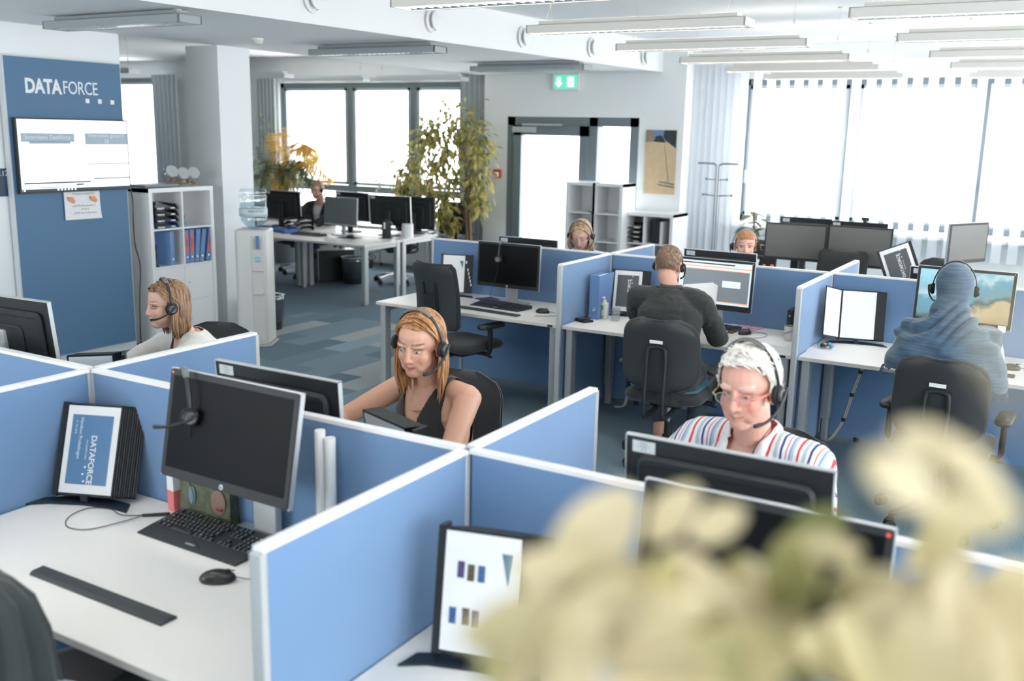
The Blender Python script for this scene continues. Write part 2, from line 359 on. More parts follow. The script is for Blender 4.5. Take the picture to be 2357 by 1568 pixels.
l0=None
names=['nearest to the camera','second from the camera','third from the camera','fourth from the camera','fifth from the camera','farthest, just in front of the blinds']
for (x,col,grp) in ((.37,'middle row','hanging lights over the middle aisle'),(2.56,'right row','hanging lights over the right aisle')):
    for i,y in enumerate((2.42,3.94,5.40,6.82,8.12,9.50)):
        if x>2 : y=(2.3,3.75,5.25,6.75,8.05,9.57)[i]
        if x>2 and i==0: continue
        lab='slim white hanging light, '+col+', '+(names[i] if x<2 else ['','nearest to the camera','second from the camera','third from the camera','fourth from the camera','farthest, just in front of the blinds'][i])
        if l0 is None:
            l0=luminaire('hanging_light',lab,group=grp,wires=.395); l0.location=(x,y,2.70)
        else: dup(l0,(x,y,2.70),0,lab,grp)
for (x,y,lab) in ((.37,.9,'added slim white hanging light, out of view above the front desk island, left row'),(.37,-.65,'added slim white hanging light, out of view over the left foreground desk'),(2.56,.9,'added slim white hanging light, out of view above the front desk island, right row'),(2.56,-.65,'added slim white hanging light, out of view over the front right desk'),(-1.9,-1.6,'added slim white hanging light, unseen behind the viewer on the left'),(.4,-2.3,'added slim white hanging light, unseen behind the viewer in the middle')):
    dup(l0,(x,y,2.85),0,lab,'added hanging lights over the front desks')  # unseen lamps added to brighten the near desks, carrying on the ceiling rows
g0=None
for i,(x,y,lab) in enumerate(((-2.97,2.55,'grey strip light close under the lowered ceiling, above the blue display board'),(-2.72,5.12,'grey strip light close under the lowered ceiling, between the smoke detector and the round valves'),(-2.47,7.52,'grey strip light close under the lowered ceiling, in front of the exit sign'))):
    if g0 is None:
        g0=luminaire('surface_light',lab,L=1.44,hm=HOUSG,wires=0,group='strip lights under the lowered ceiling',lit=False); g0.location=(x,y,2.705)
        for s_ in (-1,1): MB().box(s_*.6-.02,-.02,.08,s_*.6+.02,.02,.095).build('bracket',SILV,g0)
    else: dup(g0,(x,y,2.705),0,lab)
h0=None
for i,(x,y,lab) in enumerate(((-9.0,6.9,'pale hanging light seen past the board, left of the column'),(-7.35,8.1,'pale hanging light right of the column, nearer one'),(-6.75,9.05,'pale hanging light in front of the left window, middle of three'),(-5.2,9.2,'pale hanging light in front of the left window, beside the ficus'))):
    if h0 is None:
        h0=luminaire('hanging_light',lab,L=1.54,hm=mat('lamp_housing_cool',(.70,.74,.75),.5),wires=.395,group='hanging lights over the far left desks',lit=False); h0.location=(x,y,2.70)
    else: dup(h0,(x,y,2.70),0,lab)
# ---- vertical blinds on the right window
BL=mat('blind_fabric',(.86,.88,.90),.8)
b_=thing('vertical_blind','white vertical slat blind across the wide right window','blind',(0,9.78,0))
MB().box(-1.35,-.03,2.93,6.2,.03,2.98).build('headrail',WTRIM,b_)
random.seed(4)
def slats(x0,x1,pitch,wid,ang,zb=.72):
    v=MB(); x=x0
    while x<x1:
        a=rad(ang+random.uniform(-5,5)); dx=wid/2*math.cos(a); dy=wid/2*math.sin(a)
        v.face([(x-dx,-dy,zb),(x+dx,dy,zb),(x+dx,dy,2.93),(x-dx,-dy,2.93)]); x+=pitch
    return v
def blind_tr(nt,b):
    nt.nodes.remove(b); o=nt.nodes['Material Output']; d_=nt.nodes.new('ShaderNodeBsdfDiffuse'); t=nt.nodes.new('ShaderNodeBsdfTranslucent'); mx=nt.nodes.new('ShaderNodeMixShader'); mx.inputs[0].default_value=.5
    d_.inputs[0].default_value=(.85,.88,.92,1); t.inputs[0].default_value=(.85,.88,.92,1); nt.links.new(d_.outputs[0],mx.inputs[1]); nt.links.new(t.outputs[0],mx.inputs[2]); nt.links.new(mx.outputs[0],o.inputs[0])
def mk():
    m=bpy.data.materials.new('blind_cloth'); m.use_nodes=True; nt=m.node_tree; blind_tr(nt,nt.nodes['Principled BSDF']); return m
BLT=mk()
slats(-.74,6.2,.165,.10,8).build('slats',BLT,b_); slats(-1.32,-.80,.085,.11,35,.05).build('gathered_slats',BLT,b_)
def pleats(name,label,x0,x1,y,z0,z1,n,amp,m):
    v=MB(); v.sm=True; P=[]; N=n*8
    for i in range(N+1): P.append((x0+(x1-x0)*i/N, amp*math.sin(2*PI*i/8)))
    v.rings([[(p[0],p[1],z0) for p in P],[(p[0],p[1],z1) for p in P]],closed=False)
    o=v.build(name,m); o.location=(0,y,0); tag(o,label,'curtain'); return o
CURT=mat('curtain_grey',(.46,.50,.53),.85)
pleats('curtain','grey pleated curtain between the left window and the door wall, behind the ficus',-4.95,-4.32,9.88,.0,2.9,7,.03,CURT)
pleats('curtain','grey pleated curtain at the left window beside the palm',-8.95,-8.55,9.88,.0,2.9,5,.03,CURT)
pleats('curtain','pale pleated curtain at the far window behind the candy jars',-11.5,-10.85,9.88,.0,2.9,6,.03,mat('curtain_pale',(.62,.67,.70),.85))
# ================================================================ dividers
def divider(name,label,p0,p1,H0=1.152,group=None,post0=False,post1=False,z0=.03):
    p0=Vector((*p0,0)); p1=Vector((*p1,0)); d=p1-p0; L=d.length
    t=thing(name,label,'divider',p0,math.atan2(d.y,d.x),group)
    MB().box(.012,-.015,z0,L-.012,.015,H0-.012).build('fabric_panel',BLUEF,t)
    MB().box(.0,-.017,H0-.012,L,.017,H0,taper=.001).build('top_trim',WTRIM,t)
    for on,x in ((post0,0),(post1,L)):
        if on: MB().slab(.024,.036,H0-z0-.013,.006,.001,z=z0,cx=x+(.0 if x==0 else 0)).build('end_post',SILV,t,30)
    for x in (.25,L-.25): MB().cyl((x,0,0),.02,z0+.004,12).build('foot',RUB,t)
    return t
W1=1.654; Y2=4.528; K=[-1.649,-.009,1.631,3.271]
GR='blue fabric dividers of the front desk island'; GB='blue fabric dividers of the rear desk island'
divider('desk_divider','blue divider along the front island, leftmost section behind the big dark monitor back',(-W1,0),(-.015,0),group=GR)
divider('desk_divider','blue divider behind the left foreground desk with the big black screen',(.015,0),(W1-.015,0),group=GR,post0=True)
divider('desk_divider','blue divider between the man in the striped shirt and the front right desk',(W1+.015,0),(2*W1,0),group=GR)
divider('desk_divider','blue cross divider at the left picture edge, left of the upright page holder',(0,-.82),(0,-.02),group=GR,post0=True,post1=True)
divider('desk_divider','blue cross divider between the cream-blouse woman and the black-top woman',(0,.02),(0,.82),group=GR,post1=True)
divider('desk_divider','large blue cross divider in the centre foreground, right of the mouse',(W1,-.82),(W1,-.02),group=GR,post0=True,post1=True)
divider('desk_divider','blue cross divider between the black-top woman and the striped-shirt man',(W1,.02),(W1,.82),group=GR,post1=True)
divider('desk_divider','blue divider behind the desk with the empty chair and hanging headset, rear island',(K[0],Y2),(K[1]-.015,Y2),group=GB,post0=True)
divider('desk_divider','blue divider in front of the man in the dark shirt seen from behind',(K[1]+.015,Y2),(K[2]-.015,Y2),group=GB)
divider('desk_divider','blue divider in front of the woman in the blue headscarf',(K[2]+.015,Y2),(K[3],Y2),group=GB)
divider('desk_divider','blue cross divider with a binder leaning on it, rear island',(K[1],Y2-.82),(K[1],Y2-.02),group=GB,post0=True,post1=True)
divider('desk_divider','blue cross divider right of the woman with glasses, far side of the rear island',(K[1],Y2+.02),(K[1],Y2+.82),group=GB,post1=True)
divider('desk_divider','blue cross divider between the man in the dark shirt and the woman in the headscarf',(K[2],Y2-.82),(K[2],Y2-.02),group=GB,post0=True,post1=True)
divider('desk_divider','blue cross divider in front of the black chair back with the white emblem',(K[2],Y2+.02),(K[2],Y2+.82),group=GB,post1=True)
# ================================================================ desks
def desk(label,cx,cy_,w_=1.6,d=.78,h=.72,rz=0,group=None,tel=False,sticker=False,name='desk'):
    t=thing(name,label,'desk',(cx,cy_,0),rz,group)
    b=MB(); b.slab(w_,d,.025,.004,.002,z=h-.025); b.build('tabletop',[DESKW],t)
    e=MB()
    for q in ((-w_/2-.001,-d/2-.001,w_/2+.001,-d/2+.001),(-w_/2-.001,d/2-.001,w_/2+.001,d/2+.001),(-w_/2-.001,-d/2,-w_/2+.001,d/2),(w_/2-.001,-d/2,w_/2+.001,d/2)): e.box(q[0],q[1],h-.023,q[2],q[3],h-.002)
    e.build('edge_band',DESKE,t)
    for sx_ in (-1,1):
        X=sx_*(w_/2-.045)
        for sy in (-1,1):
            Y=sy*(d/2-.06); g=MB(); g.slab(.05,.075,h-.028-(.16 if sy>0 else 0),.006,.002,z=(.16 if sy>0 else .012),cx=X,cy=Y)
            if sy>0: g.slab(.036,.058,.16,.004,.002,z=.004,cx=X,cy=Y)
            g.cyl((X,Y,0),.02,.014,12); g.build('leg',LEGM,t,30)
        MB().box(X-.02,-d/2+.1,h-.075,X+.02,d/2-.1,h-.03).build('side_rail',LEGM,t)
    MB().box(-w_/2+.07,d/2-.14,h-.09,w_/2-.07,d/2-.09,h-.03).build('cable_tray',BLK2,t)
    if sticker: MB().box(w_/2-.075,-d/2-.002,h-.022,w_/2-.035,-d/2-.0005,h-.006).build('black_logo_plate',BLK,t)
    return t
DG='white desks with silver legs'
desk('large white desk in the left foreground with keyboard and mouse',.83,-.412,w_=1.61,group=DG)
desk('white desk at the bottom centre with the white page holder, behind the blurred leaves',2.48,-.412,w_=1.61,h=.70,group=DG)
desk('white desk of the woman in the black top',.83,.412,w_=1.61,group=DG)
desk('white desk of the man in the striped shirt',2.48,.412,w_=1.61,group=DG)
desk('white desk of the woman in the cream blouse',-.83,.412,w_=1.61,group=DG)
desk('white desk with the empty chair, left end of the rear island',-.829,Y2-.415,sticker=True,group=DG)
desk('white desk of the man in the dark shirt',.811,Y2-.415,sticker=True,group=DG)
desk('white desk of the woman in the blue headscarf',2.451,Y2-.415,group=DG)
desk('white desk of the woman with glasses, hidden behind the rear dividers',-.829,Y2+.415,group=DG)
desk('white desk of the woman peeking over a monitor',.811,Y2+.415,group=DG)
desk('white desk behind the headscarf woman, with bottle and tilted page holder',2.451,Y2+.415,group=DG)
desk('white desk near the right window carrying the two left grey screens',.75,6.62,w_=1.6,group=DG)
desk('white desk near the right window by the telephone',2.75,6.75,w_=1.5,group=DG)
desk('white desk at the far left group with beige monitor and small black computer',-4.89,6.98,w_=1.56,d=.76,rz=rad(2),group=DG)
desk('white desk at the far left group, left of the water cooler view, with paper trays',-6.5,6.98,w_=1.56,d=.76,rz=rad(2),group=DG)
desk('white desk at the far left group behind the beige monitor',-4.95,7.80,w_=1.56,d=.78,rz=rad(2),group=DG)
desk('white desk in front of the man at the far left',-6.56,7.80,w_=1.56,d=.78,rz=rad(2),group=DG)
# row of white low cupboards under the left window
cb=None
for i in range(4):
    x=-8.3+i*.86; lab='low white sideboard under the left window, %s'%('leftmost','second from the left','third from the left','rightmost, by the ficus')[i]
    if cb is None:
        cb=thing('sideboard',lab,'cupboard',(x,9.72,0),0,'low sideboards under the left window')
        MB().box(-.42,-.2,.05,.42,.2,.60).build('body',WTRIM,cb); MB().box(-.40,-.18,0,.40,.18,.05).build('plinth',LEGM,cb)
        for s_ in (-1,1):
            D_=MB().box(s_*.21-.203,-.215,.06,s_*.21+.203,-.2,.59).build('door',WTRIM,cb); MB().box(s_*.03-.005,-.225,.35,s_*.03+.005,-.215,.45).build('handle',SILV,D_)
    else: dup(cb,(x,9.72,0),0,lab)
# ================================================================ monitors
def sc_mat_office(nt,b): pass
def img_screen(name,cols):
    pass
def monitor(name,label,loc,rz,w_=.555,h_=.345,zc=.40,tilt=8,scr=SCR,body=BLK2,edge=SILV,stand='hp',group=None,logo=True,led=1,sticker=True,screen_fn=None,neck=SILV,bez=.017,foot=(.02,.20),ny=.060):
    """stands at loc, faces local -Y; zc height of the panel centre above the desk"""
    t=thing(name,label,'monitor',loc,rz,group)
    T=Matrix.Translation((0,0,zc))@Matrix.Rotation(rad(-tilt),4,'X')
    R=T@frame((0,0,0),(1,0,0),(0,0,1))       # plate built in x,y -> x,z ; plate z -> -Y
    b=MB(); b.M=R; b.slab(w_,h_,.020,.010,.002,z=-.012); b.slab(w_*.86,h_*.80,.026,.03,.010,z=-.036,cy=-.01); b.slab(w_*.5,h_*.5,.012,.03,.006,z=-.046,cy=-.02)
    b.build('casing',body,t,35)
    e=MB(); e.M=R
    W=w_/2+.0015; Hh=h_/2+.0015
    e.box(-W,Hh-.003,-.014,W,Hh+.0005,.004).box(-W,-Hh,-.014,-W+.003,Hh,.004).box(W-.003,-Hh,-.014,W,Hh,.004)
    e.build('rim',edge,t)
    s=MB(); s.M=R; s.box(-w_/2+bez,-h_/2+bez+.012,.0075,w_/2-bez,h_/2-bez,.0092); so=s.build('screen',scr,t)
    if logo:
        l=MB(); l.M=R; l.cyl((0,-h_/2+.0135,.0082),.0085,.0012,18); l.build('round_logo',mat('logo_silver',(.7,.72,.73),.4),t)
        text('logo_lettering','hp',.012,BLK,t,R@Matrix.Translation((0,-h_/2+.0135,.0102)),depth=.0002)
    if led:
        l=MB(); l.M=R; l.cyl((led*(w_/2-.012),h_/2-.012,.0082),.0045,.001,14); l.build('status_sticker',mat('sticker_red',(.8,.10,.08),.4,emit=.15),t)
    g=MB(); g.M=R; n=46
    for i in range(n): x=-w_*.40+w_*.8*i/n; g.box(x,h_*.5-.075,-.0375,x+w_*.8/n*.6,h_*.5-.069,-.0355)
    g.build('vent_row',BLK,t)
    if sticker:
        k=MB(); k.M=R; k.box(w_/2-.085,h_/2-.045,-.0145,w_/2-.02,h_/2-.012,-.0125); ko=k.build('asset_sticker',mat('sticker_pale',(.62,.66,.68),.5),t)
        M2=R@Matrix.Translation((w_/2-.052,h_/2-.028,-.0148))@Matrix.Rotation(PI,4,'Y')
        text('sticker_lines','IIIIIIIIII\n12 4408 71\nIIII III',.009,TEXTG,t,M2,depth=.0001)
    if stand=='hp':
        q=MB(); q.slab(.10,.03,zc-.02,.004,.002,z=.012,cy=ny); q.M=R; q.slab(.10,.10,.025,.01,.003,z=-.062); q.M=Matrix.Identity(4)
        q.build('stand_neck',neck,t,35)
        MB().slab(.28,foot[1],.012,.02,.003,cy=foot[0]).build('stand_foot',neck,t,35)
    elif stand=='round':
        q=MB(); q.slab(.075,.05,zc,.02,.004,z=.01,cy=.055); q.M=R; q.cyl((0,-.0,-.06),.055,.02,24); q.M=Matrix.Identity(4); q.build('stand_neck',body,t,35)
        MB().slab(.30,.20,.014,.09,.004,cy=.04).build('stand_foot',body,t,35)
    elif stand=='pole':
        q=MB(); q.slab(.05,.03,zc-.0,.01,.003,z=.01,cy=.05); q.build('stand_neck',neck,t,35); MB().slab(.22,.19,.014,.02,.003,cy=.02).build('stand_foot',neck,t,35)
    if screen_fn: screen_fn(t,R@Matrix.Translation((0,.006,.0094)),w_-2*bez,h_-2*bez-.012)
    return t
def crm_screen(t,M,w_,h_):
    b=MB(); b.M=M
    b.mi=0; b.box(-w_/2,-h_/2,0,w_/2,h_/2,.0003)
    b.mi=1; b.box(-w_/2+.04,-h_/2+.03,.0003,w_/2-.012,h_/2-.058,.0006)
    b.mi=2; b.box(-w_/2,h_/2-.04,.0006,w_/2,h_/2-.034,.0009).box(-w_/2+.04,-h_/2+.024,.0006,w_/2-.01,-h_/2+.029,.0009).box(-w_/2+.04,h_/2-.058,.0006,w_/2-.012,h_/2-.055,.0009)
    b.mi=3; b.box(-w_/2,h_/2-.02,.0006,w_/2-.12,h_/2-.012,.0009).box(-w_/2,-h_/2,.0006,w_/2,-h_/2+.010,.0009)
    b.mi=4; b.box(.06,-.02,.0008,.19,.025,.0011)
    b.build('screen_content',[mat('ui_pale',(.45,.52,.58),.4,emit=.45),mat('ui_grey',(.105,.125,.14),.4,emit=.55),mat('ui_orange',(.62,.22,.08),.4,emit=.5),BLK,mat('ui_box',(.55,.60,.64),.4,emit=.4)],t)
def beach_screen(t,M,w_,h_):
    def f(nt,b):
        N=nt.nodes.new; L=nt.links.new; tc=N('ShaderNodeTexCoord'); n=N('ShaderNodeTexNoise'); n.inputs['Scale'].default_value=9; n.inputs['Detail'].default_value=8
        L(tc.outputs['Object'],n.inputs['Vector']); sp=N('ShaderNodeSeparateXYZ'); L(tc.outputs['Object'],sp.inputs[0])
        a=N('ShaderNodeMath'); a.operation='MULTIPLY_ADD'; a.inputs[1].default_value=.22; L(n.outputs['Fac'],a.inputs[0]); L(sp.outputs['Z'],a.inputs[2])
        a2=N('ShaderNodeMath'); a2.operation='MULTIPLY_ADD'; a2.inputs[1].default_value=-.28; L(sp.outputs['X'],a2.inputs[0]); L(a.outputs[0],a2.inputs[2])
        mr=N('ShaderNodeMapRange'); mr.inputs[1].default_value=.30; mr.inputs[2].default_value=.68; L(a2.outputs[0],mr.inputs[0])
        r=N('ShaderNodeValToRGB'); e=r.color_ramp.elements; e[0].position=0; e[0].color=(.36,.27,.16,1); e[1].position=1; e[1].color=(.30,.55,.62,1)
        for p,c in ((.28,(.50,.40,.24,1)),(.36,(.07,.10,.10,1)),(.44,(.14,.27,.31,1)),(.60,(.12,.30,.38,1)),(.70,(.42,.55,.58,1)),(.8,(.22,.42,.50,1))):
            x=e.new(p); x.color=c
        L(mr.outputs[0],r.inputs[0]); L(r.outputs[0],b.inputs['Base Color']); L(r.outputs[0],b.inputs['Emission Color']); b.inputs['Emission Strength'].default_value=.12
    m=ramp_mat('beach_picture',f,.4)
    b=MB(); b.M=M; b.box(-w_/2,-h_/2,0,w_/2,h_/2,.0004); b.build('screen_picture',m,t)
def paper_on(t,R): pass
monitor('monitor','big black screen on the left foreground desk with a headset hanging over it',(.912,-.20,.72),rad(-1),zc=.385,tilt=11,group='wide monitors on the front island',bez=.02,foot=(.125,.13),ny=.15,led=-1)
monitor('monitor','monitor seen from behind, in front of the woman in the black top',(.815,.125,.72),PI+rad(0),zc=.345,tilt=-1*-4,group='wide monitors on the front island')
monitor('monitor','monitor seen from behind, in front of the man in the striped shirt',(2.365,.15,.72),PI,zc=.345,tilt=4,group='wide monitors on the front island')
monitor('monitor','black screen on the front right desk mostly covered by blurred leaves',(2.56,-.22,.69),0,zc=.385,tilt=8,group='wide monitors on the front island')
monitor('monitor','large monitor seen from behind, facing the woman in the cream blouse',(-.88,.24,.72),PI+rad(4),w_=.60,h_=.37,zc=.40,tilt=6,group='wide monitors on the front island')
monitor('monitor','black screen with a headset hanging over it, behind the empty chair',(-.73,4.22,.72),rad(0),zc=.305,tilt=3,group='wide monitors on the rear island',led=False)
monitor('monitor','monitor seen from behind, left of the woman with glasses',(-.88,4.80,.72),PI,zc=.29,tilt=4,group='wide monitors on the rear island')
monitor('monitor','screen showing a grey program window with orange lines',(.915,4.24,.72),rad(-2),zc=.315,tilt=5,group='wide monitors on the rear island',screen_fn=crm_screen)
monitor('monitor','monitor seen from behind hiding the mouth of the woman behind it',(.76,4.80,.72),PI,zc=.31,tilt=4,group='wide monitors on the rear island')
monitor('monitor','screen showing a beach picture, in front of the woman in the blue headscarf',(2.49,4.24,.72),rad(-3),zc=.385,tilt=4,group='wide monitors on the rear island',screen_fn=beach_screen)
monitor('monitor','monitor seen from behind with pale sticker, just above the beach screen',(2.37,4.80,.72),PI,zc=.315,tilt=4,group='wide monitors on the rear island')
GREYS=mat('screen_grey_reflect',(.105,.108,.10),.35)
monitor('monitor','left one of the two blank grey screens near the right window',(.885,6.42,.72),rad(2),w_=.53,h_=.32,zc=.42,tilt=3,scr=GREYS,body=BLK2,edge=BLK2,stand='round',group='monitors near the right window',logo=False,led=False,bez=.012)
monitor('monitor','right one of the two blank grey screens near the right window',(1.43,6.40,.72),rad(-3),w_=.53,h_=.34,zc=.42,tilt=3,scr=GREYS,body=BLK2,edge=BLK2,stand='round',group='monitors near the right window',logo=False,led=False,bez=.012)
monitor('monitor','dark monitor back rising behind the left blank grey screen',(.80,7.1,.72),PI,w_=.47,h_=.33,zc=.42,tilt=3,stand='round',group='monitors near the right window',logo=False,edge=BLK2)
monitor('monitor','dark monitor back with a webcam, behind the right blank grey screen',(1.28,7.1,.72),PI,w_=.50,h_=.33,zc=.41,tilt=3,stand='round',group='monitors near the right window',logo=False,edge=BLK2)
wc=thing('webcam','small webcam clipped on the dark monitor behind the right grey screen','webcam',(1.33,7.10,1.305))
MB().slab(.07,.03,.03,.012,.004,z=.006).build('camera_body',BLK,wc,35); MB().box(-.015,-.03,-.03,.015,-.022,.01).build('clip',BLK,wc)
monitor('monitor','monitor seen nearly edge-on with a silver rim, right of the tilted page holder',(2.27,6.35,.72),rad(62),w_=.50,h_=.32,zc=.52,tilt=0,stand='round',group='monitors near the right window',logo=False,scr=GREYS)
FLG='monitors on the far left desks'
monitor('monitor','grey screen in a pale frame on the far left desk',(-5.02,7.30,.72),rad(-3),w_=.55,h_=.35,zc=.30,tilt=3,scr=mat('screen_grey',(.17,.19,.20),.4),body=SILV,edge=SILV,stand='pole',group=FLG,logo=False,led=False,bez=.006)
monitor('monitor','black monitor back with thick round stand, right of the grey screen',(-4.56,7.72,.72),PI+rad(3),w_=.62,h_=.38,zc=.31,tilt=4,stand='round',group=FLG,logo=False)
monitor('monitor','black monitor back half hidden behind the grey screen',(-5.22,7.78,.72),PI-rad(6),w_=.60,h_=.36,zc=.33,tilt=3,stand='round',group=FLG,logo=False)
monitor('monitor','black monitor back beside the seated man at the far left',(-6.38,7.72,.72),PI-rad(2),w_=.64,h_=.39,zc=.28,tilt=3,stand='round',group=FLG,logo=False)
monitor('monitor','black monitor back beside the ficus at the far left desks',(-4.50,8.15,.72),PI+rad(14),w_=.55,h_=.42,zc=.26,tilt=3,stand='round',group=FLG,logo=False,edge=BLK2)
# ================================================================ keyboards, mice
KEYM=mat('key_black',(.018,.020,.021),.35); KEYL=mat('key_legend',(.5,.52,.53),.5); KB2=mat('kb_body',(.030,.032,.033),.5)
def keyboard(label,loc,rz,rest=True,logo=True,group='black keyboards'):
    t=thing('keyboard',label,'keyboard',loc,rz,group); W=.455
    b=MB(); y0=-.10 if rest else -.075
    prof=[(y0,0),(y0,.004),(-.045,.012),(.085,.026),(.090,.022),(.090,0)]
    b.rings([[(x,y,z) for y,z in prof] for x in (-W/2,W/2)]); b.build('tray',KB2,t)
    k=MB(); L=MB(); rows=[(.070,[(i,) for i in range(16)],0),(.044,0,0),(.026,0,0),(.008,0,0),(-.010,0,0),(-.028,0,0)]
    def key(x,y,w_,blue=False):
        z=.012+(y+.045)*.108; h=.0055
        k.mi=1 if blue else 0
        k.box(x-w_/2+.0012,y-.0078,z,x+w_/2-.0012,y+.0078,z+h,taper=.0012)
        if w_<.03: L.box(x-.0035,y-.0005,z+h,x+.0005,y+.0045,z+h+.0003)
    x0=-W/2+.022
    for i in range(4): key(x0+.034+i*.0185,.068,.0165)
    for i in range(4): key(x0+.122+i*.0185,.068,.0165)
    for i in range(4): key(x0+.205+i*.0185,.068,.0165)
    key(x0,.068,.0165)
    for r,(y,off) in enumerate(((.044,0),(.026,.009),(.008,.013),(-.010,.004),(-.028,0))):
        if r<4:
            n=14 if r==0 else 13
            for i in range(n):
                if r>0 and i==0: key(x0+off/2,y,.019+off)
                else: key(x0+off+i*.0188+(0),y,.0178)
        else:
            for j,(xx,ww) in enumerate(((0,.024),(.024,.02),(.046,.02),(.112,.104),(.178,.02),(.2,.02),(.223,.02),(.246,.024))): key(x0+xx,y,ww)
    for i in range(3):
        for y in (.068,.044,.026): key(x0+.290+i*.0188,y,.0178)
    for i,(a,bb) in enumerate(((0,-.028),(1,-.028),(2,-.028),(1,-.010))): key(x0+.290+a*.0188,bb,.0178)
    for i in range(4):
        for y in (.044,.026,.008,-.010,-.028): key(x0+.358+i*.0188,y,.0178)
    key(x0+.193,-.02,.012,True)
    k.build('keys',[KEYM,mat('key_blue',(.03,.25,.42),.4)],t); L.build('key_legends',KEYL,t)
    if rest and logo: text('logo_lettering','CHERRY',.011,KEYL,t,Matrix.Translation((0,-.078,.0083))@Matrix.Rotation(rad(8),4,'X'),bold=.0003)
    return t
keyboard('keyboard on the left foreground desk under the big black screen',(.765,-.165,.721),rad(-1))
keyboard('keyboard on the desk of the empty chair',(-.715,4.10,.721),rad(-6))
keyboard('keyboard on the desk of the man in the dark shirt, under his papers',(.87,4.25,.721),rad(-4),rest=False)
keyboard('keyboard on the headscarf woman\'s desk, mostly hidden by her shawl',(2.52,4.15,.721),rad(-2),rest=False)
keyboard('keyboard on the far left desk in front of the pale framed screen',(-5.32,7.02,.721),rad(3),rest=False)
keyboard('keyboard on the desk of the woman in the black top',(.80,.42,.721),PI)
keyboard('keyboard on the desk of the man in the striped shirt',(2.35,.42,.721),PI)
keyboard('keyboard on the desk of the woman in the cream blouse',(-.88,.50,.721),PI)
def mouse(label,loc,rz,cable=None,group='black computer mice'):
    t=thing('computer_mouse',label,'mouse',loc,rz,group)
    rs=[]; n=16
    for z,k in ((0,.92),(.006,1.0),(.014,.98),(.022,.86),(.029,.66),(.034,.40),(.036,.08)):
        rs.append([((.031*k)*math.cos(2*PI*i/n)*(1+.08*math.sin(2*PI*i/n)),(.054*k)*math.sin(2*PI*i/n)-.004*(1-k),z) for i in range(n)])
    MB().rings(rs).build('shell',mat('mouse_black',(.022,.021,.020),.28),t,True)
    MB().ell((0,.03,.0315),(.0035,.010,.006),10,6).build('scroll_wheel',RUB,t,True)
    MB().box(-.0006,.012,.030,.0006,.05,.0335).build('button_gap',BLK,t)
    if cable: MB().tube(spl(cable,6),.0016,6).build('cable',BLK,t,True)
    return t
mouse('mouse beside the large centre divider on the left foreground desk',(1.02,-.365,.721),rad(-52),[(0,.05,.012),(.0,.10,.004),(-.08,.16,.003),(.02,.25,.003)])
mouse('mouse on the desk of the empty chair',(-.335,4.07,.721),rad(-75),[(0,.05,.012),(.02,.12,.004),(.08,.14,.003),(.14,.06,.003),(.16,-.02,.003)])
mouse('mouse on the desk of the man in the dark shirt',(1.165,4.20,.721),rad(-30),[(0,.05,.012),(.01,.12,.004),(.07,.13,.003),(.14,.05,.003),(.15,-.10,.003)])
mouse('greyish mouse on the headscarf woman\'s desk at the right picture edge',(2.80,4.12,.721),rad(-70),[(0,.05,.012),(.02,.12,.004),(.08,.14,.003)])
mouse('mouse on a black pad on the far left desk',(-4.72,7.12,.725),rad(-80))
def slabthing(name,label,cat,loc,rz,w_,d,h,m,part='sheet',group=None,r=.002,ch=.0005,tilt=0):
    t=thing(name,label,cat,loc,rz,group); o=MB().slab(w_,d,h,r,min(ch,h/3)).build(part,m,t,35)
    if tilt: o.rotation_euler=(tilt,0,0)
    return t
slabthing('mouse_pad','black mouse pad on the far left desk','mouse pad',(-4.74,7.14,.7205),rad(5),.24,.19,.004,BLK2,'mat')
cj=thing('desk_strip','dark wrist strip lying on the left foreground desk','wrist rest',(.813,-.61,.7205),rad(0),'dark wrist strips')
b=MB(); b.rings([[(x,y,z) for y,z in ((-.027,0),(-.027,.005),(-.018,.011),(.018,.013),(.027,.006),(.027,0))] for x in (-.285,.285)]); b.build('strip',mat('strip_grey',(.035,.042,.046),.5),cj)
dup(cj,(-.69,3.865,.7205),rad(-6),'dark wrist strip in front of the keyboard of the empty chair'); dup(cj,(2.55,3.93,.7205),rad(-4),'dark wrist strip at the right edge of the headscarf woman\'s desk')
